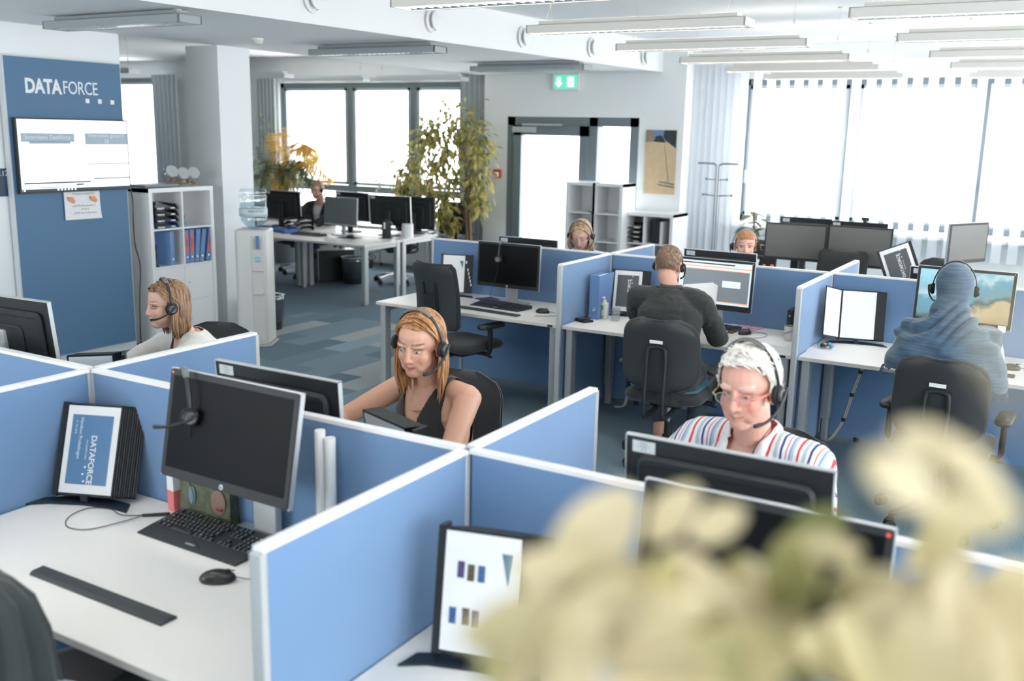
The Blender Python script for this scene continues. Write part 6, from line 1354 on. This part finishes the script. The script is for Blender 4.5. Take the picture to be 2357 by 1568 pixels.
def long_hair(t,P,HM,m,ztip=-.24,part=.02,infl=.012,n=150,seed=1,a0=42,curl=.02,back=.0,spreadz=.05,lockr=.010,front=None,tuck=False,hang=1.0):
    """locks that start at the parting, follow the skull and hang down"""
    hs=P.get('hs',1); random.seed(seed); b=MB(); R=Vector((.098+infl,.077+infl,.088+infl)); C=Vector((-.015,0,.035)); g=Matrix.Rotation(0,3,'X')
    down=(HM.to_3x3().inverted()@Vector((0,0,-1))).normalized()
    for i in range(n):
        s_=1 if i%2 else -1; a=rad(random.uniform(a0,180))*s_; lay=random.uniform(-.004,.006); r=R+Vector((lay,lay,lay)); pts=[]
        x0=random.uniform(-.06,.060) if abs(a)<rad(110) else random.uniform(-.09,-.04)
        st=Vector((x0,part+random.uniform(-.004,.004),C.z+r.z*math.sqrt(max(.04,1-((x0-C.x)/r.x)**2-((part)/r.y)**2))))
        eq=Vector((C.x+r.x*math.cos(a)*.98,r.y*math.sin(a),C.z-.02))
        for k in range(1,5):
            u=k/5; q=st.lerp(eq,u); v=Vector(((q.x-C.x)/r.x,q.y/r.y,(q.z-C.z)/r.z)); L=max(v.length,.2); q2=Vector((C.x+v.x/L*r.x,v.y/L*r.y,C.z+v.z/L*r.z)); pts.append(q2)
        pts=[st]+pts+[eq]; ln=-ztip+random.uniform(-spreadz,spreadz*.3)-.02; cur=eq
        tip=eq+down*(ln*hang)+Vector((-.02*math.cos(a),0,0)); out=Vector((math.cos(a),math.sin(a),0))
        sg=random.uniform(-1,1)
        for k in range(1,7):
            u=k/6; q=eq.lerp(tip,u)+out*(.012*math.sin(u*PI*.9)-curl*u**3)+Vector((math.sin(u*4+sg)*.006+back*u*u,math.cos(u*5+sg*3)*.005,0)); pts.append(q)
        pp=spl(pts,3); N=len(pp); lr=lockr*random.uniform(.7,1.2); b.tube([tuple(HM@(q*hs)) for q in pp],[lr*hs*(.55+.6*math.sin(PI*min(1,(k/N)*1.25)*.5))*(1 if k<N*.8 else max(.12,(N-k)/(N*.2))) for k in range(N)],6,flat=.42,nrm=HM.to_3x3()@Vector((0,0,1)))
    o=b.build('hair',m,t,True); return o
def worn(label,t,P,HM,**k):
    hs=P.get('hs',1); M=t.matrix_basis@HM@Matrix.Scale(hs,4); return headset(label,M=M,**k)
def glasses(label,t,P,HM,col,col2,r=.021,rim=.0011):
    hs=P.get('hs',1); g=thing('glasses',label,'glasses'); g.matrix_world=t.matrix_basis@HM@Matrix.Scale(hs,4)
    for s_,cc in ((1,col),(-1,col2)):
        ring=[(.092-.05*abs(math.cos(2*PI*k/24)*.35)*0,s_*.033+r*1.15*math.cos(2*PI*k/24),-.003+r*.80*math.sin(2*PI*k/24)) for k in range(25)]
        MB().tube(ring,rim,6).build('rim',cc,g,True); l=MB(); l.prism([(r*1.12*math.cos(2*PI*k/24),r*.78*math.sin(2*PI*k/24)) for k in range(24)],-.0004,.0004); lo=l.build('lens',PANE,g); lo.matrix_local=frame((.092,s_*.033,-.003),(0,1,0),(0,0,1))
        MB().tube([(.092,s_*.056,.002),(.080,s_*.072,.004),(.02,s_*.081,.004),(-.02,s_*.083,-.004)],.0018,6,flat=1.6).build('temple',cc,g,True)
    MB().tube(spl([(.093,.010,0),(.098,0,.003),(.093,-.010,0)],4),rim,6).build('bridge',CHROME,g,True); return g
def place(head,az,local_head):
    """body origin such that the head lands at the world point"""
    a=rad(az); hx,hy=local_head[0],local_head[1]; return head[0]-(hx*math.cos(a)-hy*math.sin(a)), head[1]-(hx*math.sin(a)+hy*math.cos(a))
TR_D=cloth('trousers_dark',(.03,.035,.045)); TR_J=cloth('jeans_blue',(.035,.06,.10)); SH_B=mat('shoe_black',(.02,.02,.02),.5)
# ---- woman in the black sleeveless top
P=dict(head=(.17,.05,1.215),fem=True,hyaw=14,hpitch=12,hroll=-3,elL=(.20,.245,.845),wrL=(.40,.12,.765),elR=(.22,-.33,.86),wrR=(.42,-.30,.765),iris='brown',brow=(.14,.07,.035),ruddy=.3,open=.95,smile=7,neckb=(.062,.022,1.052),wd=1.02,arm=1.05,sw=.172,hs=1.03)
x,y=place((.905,.80),-98,(.17,.05))
t,P,HM=person('person in a black sleeveless V-neck top with long strawberry-blond hair and headset',x,y,-98,P,fine=.0030,skin=(.66,.375,.265),lips=(.50,.17,.15))
me=torso_shell(P,.009,.0042); c=coords(me); nb=P['_nb']; zz=c[:,2]-nb.z; fwd=c[:,0]-(nb.x+zz*math.tan(P['_tl']))
keep=~((fwd>-.01)&(np.abs(c[:,1])<.012+(zz+.195)*.42)&(zz>-.20))&(np.abs(c[:,1])<.135+np.clip(-zz-.10,0,1)*.22)&((zz<-.01)|farneck(c,P,.075))
cut(me,keep); thicken(link(me,'top',cloth('top_black',(.022,.024,.024),.3,9),t),.003)
HB1=hairmat('hair_strawberry',(.24,.095,.035),(.56,.29,.125))
cap_hair(t,P,HM,HB1,.006,.086,-.06,.030,.003,seed=2)
long_hair(t,P,HM,HB1,-.24,.010,.008,300,3,80,.012,spreadz=.07,lockr=.0080)
b=MB(); nbv=P['_nb']; NK=[]
for k in range(21): a=rad(-115+230*k/20); NK.append((nbv.x+.005+.082*math.cos(a*.95)+(.018 if abs(a)<.5 else 0),nbv.y+.072*math.sin(a),nbv.z-.015-.095*math.cos(a*.5)**3))
b.tube(NK,.0011,6)
for k in (9,10,11,12): b.ell(NK[k],(.0045,.0045,.0045),8,6)
b.build('necklace',mat('gold',(.75,.50,.20),.3,.8),t,True); legs_cloth(t,P,TR_D); shoes(t,P,SH_B)
worn('headset worn by the woman in the black top',t,P,HM,side=1,two=True,rx=.100,top=.142,cable=[(0,.11,-.02),(.01,.11,-.10),(.03,.10,-.2),(.05,.09,-.32)])
# ---- man in the striped shirt
P=dict(head=(.15,.03,1.238),hyaw=2,hpitch=8,hroll=2,elL=(.16,.30,.85),wrL=(.38,.16,.765),elR=(.16,-.30,.86),wrR=(.38,-.20,.765),iris='grey',brow=(.70,.66,.60),smile=9,browk=.5,ruddy=.65,lipk=.45,open=.6,lash=.35,neckb=(.045,.012,1.055),hs=1.08,nose=1.7,sw=.205,wd=1.18)
x,y=place((2.215,.79),-100,(.15,.03))
t,P,HM=person('white-haired person in a red, white and blue striped shirt with glasses and headset',x,y,-100,P,fine=.0030,skin=(.70,.385,.30),lips=(.50,.20,.18))
def stripes(nt,b):
    N=nt.nodes.new; L=nt.links.new; tc=N('ShaderNodeTexCoord'); sp=N('ShaderNodeSeparateXYZ'); L(tc.outputs['Object'],sp.inputs[0])
    n=N('ShaderNodeTexNoise'); n.inputs['Scale'].default_value=7; L(tc.outputs['Object'],n.inputs['Vector']); m1=N('ShaderNodeMath'); m1.operation='MULTIPLY_ADD'; m1.inputs[1].default_value=.025; L(n.outputs['Fac'],m1.inputs[0]); L(sp.outputs['Y'],m1.inputs[2])
    m2=N('ShaderNodeMath'); m2.operation='MULTIPLY'; m2.inputs[1].default_value=10.5; L(m1.outputs[0],m2.inputs[0]); fr=N('ShaderNodeMath'); fr.operation='FRACT'; L(m2.outputs[0],fr.inputs[0])
    r=N('ShaderNodeValToRGB'); r.color_ramp.interpolation='CONSTANT'; e=r.color_ramp.elements; e[0].position=0; e[0].color=(.80,.80,.80,1); e[1].position=.12; e[1].color=(.62,.05,.06,1)
    for p,c in ((.20,(.80,.80,.80,1)),(.32,(.42,.55,.60,1)),(.44,(.80,.80,.8,1)),(.52,(.03,.05,.20,1)),(.60,(.80,.8,.8,1)),(.72,(.62,.08,.10,1)),(.76,(.8,.8,.8,1)),(.84,(.20,.30,.60,1)),(.90,(.42,.55,.60,1))): q=e.new(p); q.color=c
    L(fr.outputs[0],r.inputs[0]); L(r.outputs[0],b.inputs['Base Color'])
    n2=N('ShaderNodeTexNoise'); n2.inputs['Scale'].default_value=11; L(tc.outputs['Object'],n2.inputs['Vector']); bp=N('ShaderNodeBump'); bp.inputs['Strength'].default_value=.4; bp.inputs['Distance'].default_value=.03; L(n2.outputs['Fac'],bp.inputs['Height']); L(bp.outputs[0],b.inputs['Normal'])
SHIRT=ramp_mat('striped_shirt',stripes,.8)
me=torso_shell(P,.016,.007,sleeves=1.9,belly=.03); c=coords(me); nb=P['_nb']; zz=c[:,2]-nb.z; fwd=c[:,0]-(nb.x+zz*math.tan(P['_tl']))
keep=~((fwd>0)&(np.abs(c[:,1])<.008+(zz+.17)*.30)&(zz>-.17))&((zz<.005)|farneck(c,P)); wrinkle(me,.007,9,3); cut(me,keep); thicken(link(me,'shirt',SHIRT,t),.003)
me=torso_shell(P,.008,.008); c=coords(me); zz=c[:,2]-nb.z; cut(me,(zz<-.045)&(zz>-.4)); link(me,'undershirt',mat('tee_white',(.78,.78,.77),.8),t)
# collar
def collar(t,P,m,m2,hgt=.045,r=.078,openf=36,fold=.05):
    nb=P['_nb']; out=MB(); out.sm=True; inn=MB(); inn.sm=True; A=[rad(openf+(360-2*openf)*k/28) for k in range(29)]
    def ring(rr,dz,dx=0): return [(nb.x-.004+dx+rr*math.cos(a)+.016*max(0,math.cos(a)),nb.y+rr*.95*math.sin(a),nb.z+dz-.060*max(0,math.cos(a))) for a in A]
    out.rings([ring(r-.010,hgt),ring(r-.004,hgt+.004),ring(r+.010,hgt-.012),ring(r+.022,-.018+(0)),],closed=False); o=out.build('collar',m,t); thicken(o,.0025)
    inn.rings([ring(r-.012,hgt+.001),ring(r-.010,-.02)],closed=False); inn.build('collar_lining',m2,t)
    for s_ in (-1,1):
        a=s_*rad(openf); p=Vector((nb.x+.012+r*math.cos(a),nb.y+r*.95*math.sin(a),nb.z-.045)); q=MB(); q.sm=True
        q.rings([[tuple(p+Vector((-.008,s_*.012,.050))),tuple(p+Vector((.004,-s_*.004,.030)))],[tuple(p+Vector((.012,s_*.030,.020))),tuple(p+Vector((.020,-s_*.004,-.006)))],[tuple(p+Vector((.026,s_*.034,-.030))),tuple(p+Vector((.028,s_*.022,-.045)))]],closed=False); thicken(q.build('collar_point',m,t),.002)
COLW=mat('collar_white',(.80,.80,.80),.75); COLR=mat('collar_red',(.62,.07,.10),.75)
collar(t,P,COLW,COLR,.042,.086,42)
for s_ in (-1,1): v=MB(); v.sm=True; v.tube([(nb.x+.085,s_*.012,nb.z-.165),(nb.x+.090,s_*.040,nb.z-.10),(nb.x+.078,s_*.060,nb.z-.045)],[.004,.011,.010],8,flat=.35,nrm=(1,0,0)); v.build('placket_lining',COLR,t)
b=MB(); b.tube([(nb.x+.03,.07,nb.z-.02),(nb.x+.085,.03,nb.z-.09),(nb.x+.098,0,nb.z-.125),(nb.x+.085,-.03,nb.z-.09),(nb.x+.03,-.07,nb.z-.02)],.0013,6).box(nb.x+.095,-.005,nb.z-.165,nb.x+.103,.005,nb.z-.125); b.build('pendant',mat('brass',(.35,.24,.12),.35,.7),t)
HW=hairmat('hair_white',(.66,.63,.57),(.90,.88,.84),.6,(60,60,14))
cap_hair(t,P,HM,HW,.015,.094,-.055,.042,.009,f=30,seed=7,strands=700,sl=.034)
legs_cloth(t,P,TR_D); shoes(t,P,SH_B)
worn('headset worn by the man in the striped shirt',t,P,HM,side=1,two=True,rx=.098,top=.150,tiltb=-.01,mic_drop=-.072,cable=[(0,.10,-.03),(.03,.09,-.09),(.06,.05,-.16),(.09,.02,-.25)])
glasses('thin rimmed glasses with a coral temple worn by the man in the striped shirt',t,P,HM,mat('coral_rim',(.85,.22,.18),.3),mat('olive_rim',(.45,.44,.22),.3))
# ---- woman in the cream blouse
P=dict(head=(.26,.0,1.130),fem=True,hyaw=4,hpitch=4,hroll=0,elL=(.30,.24,.86),wrL=(.50,.14,.77),elR=(.26,-.26,.86),wrR=(.48,-.20,.77),iris='grey',brow=(.28,.17,.11),ruddy=.35,open=.85,neckb=(.165,0,.975),hs=1.0,sw=.168)
x,y=place((-.925,1.12),-118,(.26,0))
t,P,HM=person('person in a cream blouse with long brown hair and headset before the blue board',x,y,-118,P,fine=.0034,skin=(.70,.44,.345),lips=(.52,.22,.20))
me=torso_shell(P,.015,.007,sleeves=1.75); c=coords(me); nb=P['_nb']; zz=c[:,2]-nb.z; fwd=c[:,0]-(nb.x+zz*math.tan(P['_tl']))
keep=~((fwd>-.0)&(np.abs(c[:,1])<.085*np.sqrt(np.clip((zz+.125)/.125,0,1)))&(zz>-.125))&((zz<-.012)|farneck(c,P)); wrinkle(me,.006,11,5); cut(me,keep); thicken(link(me,'blouse',cloth('blouse_cream',(.78,.76,.71),.35,10),t),.003)
HBr=hairmat('hair_brown',(.14,.075,.04),(.36,.21,.12))
HBt=hairmat('hair_brown_light',(.15,.08,.042),(.42,.25,.14))
cap_hair(t,P,HM,HBr,.006,.084,-.06,.035,.003,seed=4); long_hair(t,P,HM,HBt,-.20,.03,.008,300,6,86,.006,spreadz=.04,lockr=.0080,hang=1.0)
legs_cloth(t,P,TR_D); shoes(t,P,SH_B)
worn('headset worn by the woman in the cream blouse',t,P,HM,side=1,two=False,rx=.100,top=.142,mic_drop=-.050,cable=[(0,.10,-.02),(.01,.11,-.10),(.02,.10,-.2),(.02,.08,-.30)])
# ---- man in the dark shirt, seen from behind
P=dict(head=(.24,.09,1.225),hyaw=-2,hpitch=22,hroll=0,elL=(.26,.29,.90),wrL=(.48,.10,.86),elR=(.245,-.245,.80),wrR=(.50,-.10,.90),fdR=(.7,.5,.35),neckb=(.145,.045,1.085),iris='brown',open=.7,hs=1.0,sw=.200,wd=1.02,anL=(.20,.09,.13),anR=(.22,-.14,.13),toL=(.34,.10,.04),toR=(.35,-.17,.04),brow=(.10,.06,.04),pel=(-.02,0,.57))
x,y=place((.835,3.58),97,(.24,.09))
t,P,HM=person('person in a dark shirt with short hair and headset, seen from behind holding white papers',x,y,97,P,fine=.005,skin=(.60,.34,.25))
def tails(B):
    B.loft([((-.06,-.03,.42),.17,.10,.1),((-.05,-.01,.56),.19,.12,.1),((0,0,.68),.175,.12,.2)])
me=torso_shell(P,.017,.008,sleeves=1.9,extra=tails); wrinkle(me,.012,8,9,(1,1,1.4)); c=coords(me); nb=P['_nb']; zz=c[:,2]-nb.z; cut(me,(zz<.010)|farneck(c,P)); thicken(link(me,'shirt',cloth('shirt_dark',(.024,.030,.029),.55,12),t),.003)
collar(t,P,cloth('shirt_dark2',(.024,.030,.029),.3),cloth('shirt_dark3',(.02,.024,.024),.3),.040,.072,25)
HS=hairmat('hair_short',(.15,.09,.055),(.30,.19,.125),.6,(45,45,45)); cap_hair(t,P,HM,HS,.0045,.075,-.062,.045,.003,f=120,seed=11,strands=900,sl=.013)
legs_cloth(t,P,cloth('jeans_dark',(.04,.055,.065)),.010,.78)
for k in 'LR':
    hp,kn,an,to=P['_leg'+k]; B=Blob(); B.c([an+Vector((-.035,0,-.065)),(an+to)/2+Vector((0,0,-.035)),to],[.040,.038,.034]); so=link(B.fuse(.006,3),'sneaker',mat('sneaker_grey',(.35,.38,.38),.7,noise_s=25,noise_a=.4),t)
    q=MB(); q.tube(spl([an+Vector((-.055,.02,-.06)),an+Vector((0,.045,-.05)),an+Vector((.06,.04,-.05)),an+Vector((.12,.03,-.06))],5),.006,6); q.tube(spl([an+Vector((-.055,-.02,-.06)),an+Vector((0,-.045,-.05)),an+Vector((.06,-.04,-.05)),an+Vector((.12,-.03,-.06))],5),.006,6); q.build('coral_trim',mat('coral_shoe',(.85,.16,.12),.6),so,True)
worn('headset worn by the man in the dark shirt',t,P,HM,side=-1,two=True,rx=.088,top=.128,mic_drop=-.05,cable=[(0,-.10,-.02),(-.0,-.11,-.10),(.03,-.10,-.18),(.08,-.08,-.30)])
pp_=thing('paper_stack','white printed sheets held up by the man in the dark shirt','paper',(.90,3.98,.93),rad(10))
for k in range(3):
    o_=MB().box(-.105,-.0006,-.145,.105,.0006,.145).build('sheet',PAPER,pp_); o_.location=(.006*k,.004*k,-.004*k); o_.rotation_euler=(rad(-24),rad(-8+3*k),0)
# ---- person in the blue headscarf, seen from behind
P=dict(head=(.20,.0,1.262),fem=True,hyaw=0,hpitch=10,hroll=0,elL=(.24,.24,.85),wrL=(.46,.17,.765),elR=(.24,-.24,.85),wrR=(.46,-.17,.765),neckb=(.11,0,1.075),hs=1.0,sw=.185,wd=1.1,iris='brown')
x,y=place((2.525,3.42),92,(.20,0))
t,P,HM=person('person in a blue headscarf draped over the shoulders, with headset, seen from behind',x,y,94,P,fine=.006,skin=(.70,.46,.36))
def scarf(B):
    nb=P['_nb']
    B.m.M=HM; B.e((-.020,0,.032),(.116,.092,.108)); B.e((-.045,0,-.045),(.075,.078,.075)); B.m.M=Matrix.Identity(4)
    hd=Vector(P['head'])
    B.loft([((nb.x-.06,0,.74),.30,.22,.1),((nb.x-.05,0,.88),.295,.21,.15),((nb.x-.03,0,.985),.255,.18,.2),((nb.x-.02,0,1.07),.175,.13,.3),((nb.x,0,1.12),.115,.105,.35),((nb.x+.03,0,1.18),.083,.088,.3),((hd.x-.01,0,hd.z-.01),.080,.085,.2)])
me=torso_shell(P,.022,.008,extra=scarf,smooth=12); c=coords(me)
n=np.empty(len(me.vertices)*3,np.float32); me.vertices.foreach_get('normal',n); n=n.reshape(-1,3)
hd=Vector(P['head']); zz=c[:,2]; d=np.zeros(len(c)); r_=np.sqrt((c[:,0]-P['_nb'].x)**2+c[:,1]**2)
w1=np.exp(-((zz-1.11)/.085)**2); d+=w1*.016*np.sin((zz*1.0+c[:,1]*.55+.05*np.sin(c[:,1]*14))*95); w2=np.clip((1.08-zz)/.1,0,1); d+=w2*.007*np.sin(c[:,1]*34+zz*22+1.5*np.sin(zz*12)); d+=w2*.005*np.sin(zz*46-c[:,1]*30)
setco(me,c+n*d[:,None]); wrinkle(me,.007,9,2); c=coords(me); q=(np.c_[c,np.ones(len(c))]@np.array(HM.inverted()).T)[:,:3]
hem=.79+.05*np.sin(c[:,1]*5+.8)+.012*np.abs(np.sin(c[:,1]*60)); cut(me,(c[:,2]>hem)&~((q[:,0]>.035)&(np.abs(q[:,1])<.065)&(q[:,2]<.07)&(q[:,2]>-.115)))
def crinkle(nt,b):
    N=nt.nodes.new; L=nt.links.new; b.inputs['Sheen Weight'].default_value=.3; tc=N('ShaderNodeTexCoord'); mp=N('ShaderNodeMapping'); mp.inputs['Rotation'].default_value=(0.5,.2,0); mp.inputs['Scale'].default_value=(10,10,130); L(tc.outputs['Object'],mp.inputs[0])
    n=N('ShaderNodeTexNoise'); n.inputs['Scale'].default_value=1; n.inputs['Detail'].default_value=3; L(mp.outputs[0],n.inputs['Vector']); r=N('ShaderNodeValToRGB'); r.color_ramp.elements[0].color=(.040,.082,.135,1); r.color_ramp.elements[1].color=(.072,.135,.205,1); r.color_ramp.elements[0].position=.35; r.color_ramp.elements[1].position=.65
    L(n.outputs['Fac'],r.inputs[0]); L(r.outputs[0],b.inputs['Base Color']); bp=N('ShaderNodeBump'); bp.inputs['Strength'].default_value=.5; bp.inputs['Distance'].default_value=.006; L(n.outputs['Fac'],bp.inputs['Height']); L(bp.outputs[0],b.inputs['Normal'])
SCF=ramp_mat('scarf_blue',crinkle,.9); so=link(me,'headscarf',SCF,t); thicken(so,.004)
random.seed(3); b=MB()
for k in range(150):
    a=2*PI*k/150; yy=.31*math.sin(a); xx=P['_nb'].x-.055+.235*math.cos(a); z0=.79+.05*math.sin(yy*5+.8)+.01; b.tube([(xx,yy,z0),(xx*1.01,yy*1.02,z0-.02),(xx*1.01+random.uniform(-.006,.006),yy*1.02+random.uniform(-.006,.006),z0-.034)],.0016,5)
b.build('fringe',SCF,so)
me=torso_shell(P,.012,.010,sleeves=1.95); wrinkle(me,.006,9,4); c=coords(me); cut(me,c[:,2]<P['_nb'].z-.02); link(me,'pullover',cloth('pullover_pale',(.45,.47,.50)),t); legs_cloth(t,P,TR_J); shoes(t,P,SH_B)
worn('grey headset worn over the blue headscarf',t,P,HM,side=1,two=True,rx=.108,top=.150,mic=True)
# ---- woman with glasses
P=dict(head=(.24,.0,1.20),fem=True,hyaw=4,hpitch=26,hroll=0,elL=(.26,.25,.86),wrL=(.46,.15,.77),elR=(.26,-.25,.86),wrR=(.46,-.15,.77),neckb=(.13,0,1.045),iris='brown',open=.4,brow=(.25,.16,.09),ruddy=.3,sw=.165)
x,y=place((-.555,5.10),-80,(.24,0))
t,P,HM=person('person with glasses and shoulder-length dark blond hair looking down, behind the rear dividers',x,y,-80,P,fine=.0045,skin=(.68,.42,.33))
me=torso_shell(P,.014,.009,sleeves=1.5); nb=P['_nb']; c=coords(me); zz=c[:,2]-nb.z; fwd=c[:,0]-(nb.x+zz*math.tan(P['_tl'])); cut(me,~((fwd>0)&(np.abs(c[:,1])<.07)&(zz>-.10))&((zz<-.01)|farneck(c,P))); thicken(link(me,'blouse',cloth('blouse_white',(.80,.80,.79)),t),.003)
HD=hairmat('hair_dark_blond',(.28,.18,.10),(.62,.45,.29)); cap_hair(t,P,HM,HD,.006,.070,-.06,.03,.003,seed=9); long_hair(t,P,HM,HD,-.17,.0,.008,190,9,74,.008,spreadz=.02,lockr=.0095)
legs_cloth(t,P,TR_D); shoes(t,P,SH_B)
worn('headset worn by the woman with glasses',t,P,HM,side=1,two=True,rx=.098,top=.142,mic_drop=-.06)
glasses('thin metal glasses worn by the woman looking down behind the rear dividers',t,P,HM,CHROME,CHROME)
# ---- woman peeking over the monitor
P=dict(head=(.16,.0,1.205),fem=True,hyaw=0,hpitch=2,elL=(.26,.25,.86),wrL=(.46,.15,.77),elR=(.26,-.25,.86),wrR=(.46,-.15,.77),neckb=(.075,0,1.01),iris='grey',open=1.1,brow=(.20,.10,.06),browk=.95,ruddy=.25,sw=.165)
x,y=place((.815,5.22),-72,(.16,0))
t,P,HM=person('person with red-brown hair tied back peeking over the top of a monitor',x,y,-72,P,fine=.0040,skin=(.70,.43,.33))
me=torso_shell(P,.013,.009,sleeves=1.8); c=coords(me); cut(me,(c[:,2]<P['_nb'].z-.02)|farneck(c,P)); thicken(link(me,'top',cloth('top_white',(.78,.78,.76)),t),.003)
HR=hairmat('hair_auburn',(.20,.085,.04),(.48,.24,.12)); cap_hair(t,P,HM,HR,.008,.062,-.09,.03,.004,seed=14,side_z=-.02); legs_cloth(t,P,TR_D); shoes(t,P,SH_B)
worn('headset worn by the woman peeking over the monitor',t,P,HM,side=-1,two=True,rx=.100,top=.142)
# ---- man at the far left desks
P=dict(head=(.16,.0,1.205),hyaw=-10,hpitch=12,elL=(.24,.28,.86),wrL=(.42,.16,.77),elR=(.24,-.28,.86),wrR=(.42,-.16,.77),neckb=(.07,0,1.02),iris='brown',open=.5,brow=(.15,.08,.05),sw=.19)
x,y=place((-6.12,8.10),-82,(.16,0))
t,P,HM=person('person in a dark jacket and white shirt with headset at the far left desks',x,y,-82,P,fine=.007,skin=(.68,.42,.33))
me=torso_shell(P,.020,.010,sleeves=1.9); nb=P['_nb']; c=coords(me); zz=c[:,2]-nb.z; fwd=c[:,0]-(nb.x+zz*math.tan(P['_tl'])); wrinkle(me,.007,9,1); cut(me,~((fwd>0)&(np.abs(c[:,1])<.02+(zz+.3)*.16)&(zz>-.32))&((zz<0)|farneck(c,P))); thicken(link(me,'jacket',cloth('jacket_dark',(.025,.032,.036)),t),.004)
me=torso_shell(P,.010,.010); c=coords(me); cut(me,(c[:,2]<nb.z-.02)); link(me,'shirt',COLW,t)
cap_hair(t,P,HM,hairmat('hair_fair',(.26,.16,.09),(.50,.34,.21),.6,(100,100,100)),.005,.070,-.06,.035,.003,seed=16,strands=200,sl=.02); legs_cloth(t,P,TR_J); shoes(t,P,SH_B)
worn('headset worn by the man at the far left desks',t,P,HM,side=1,two=True)
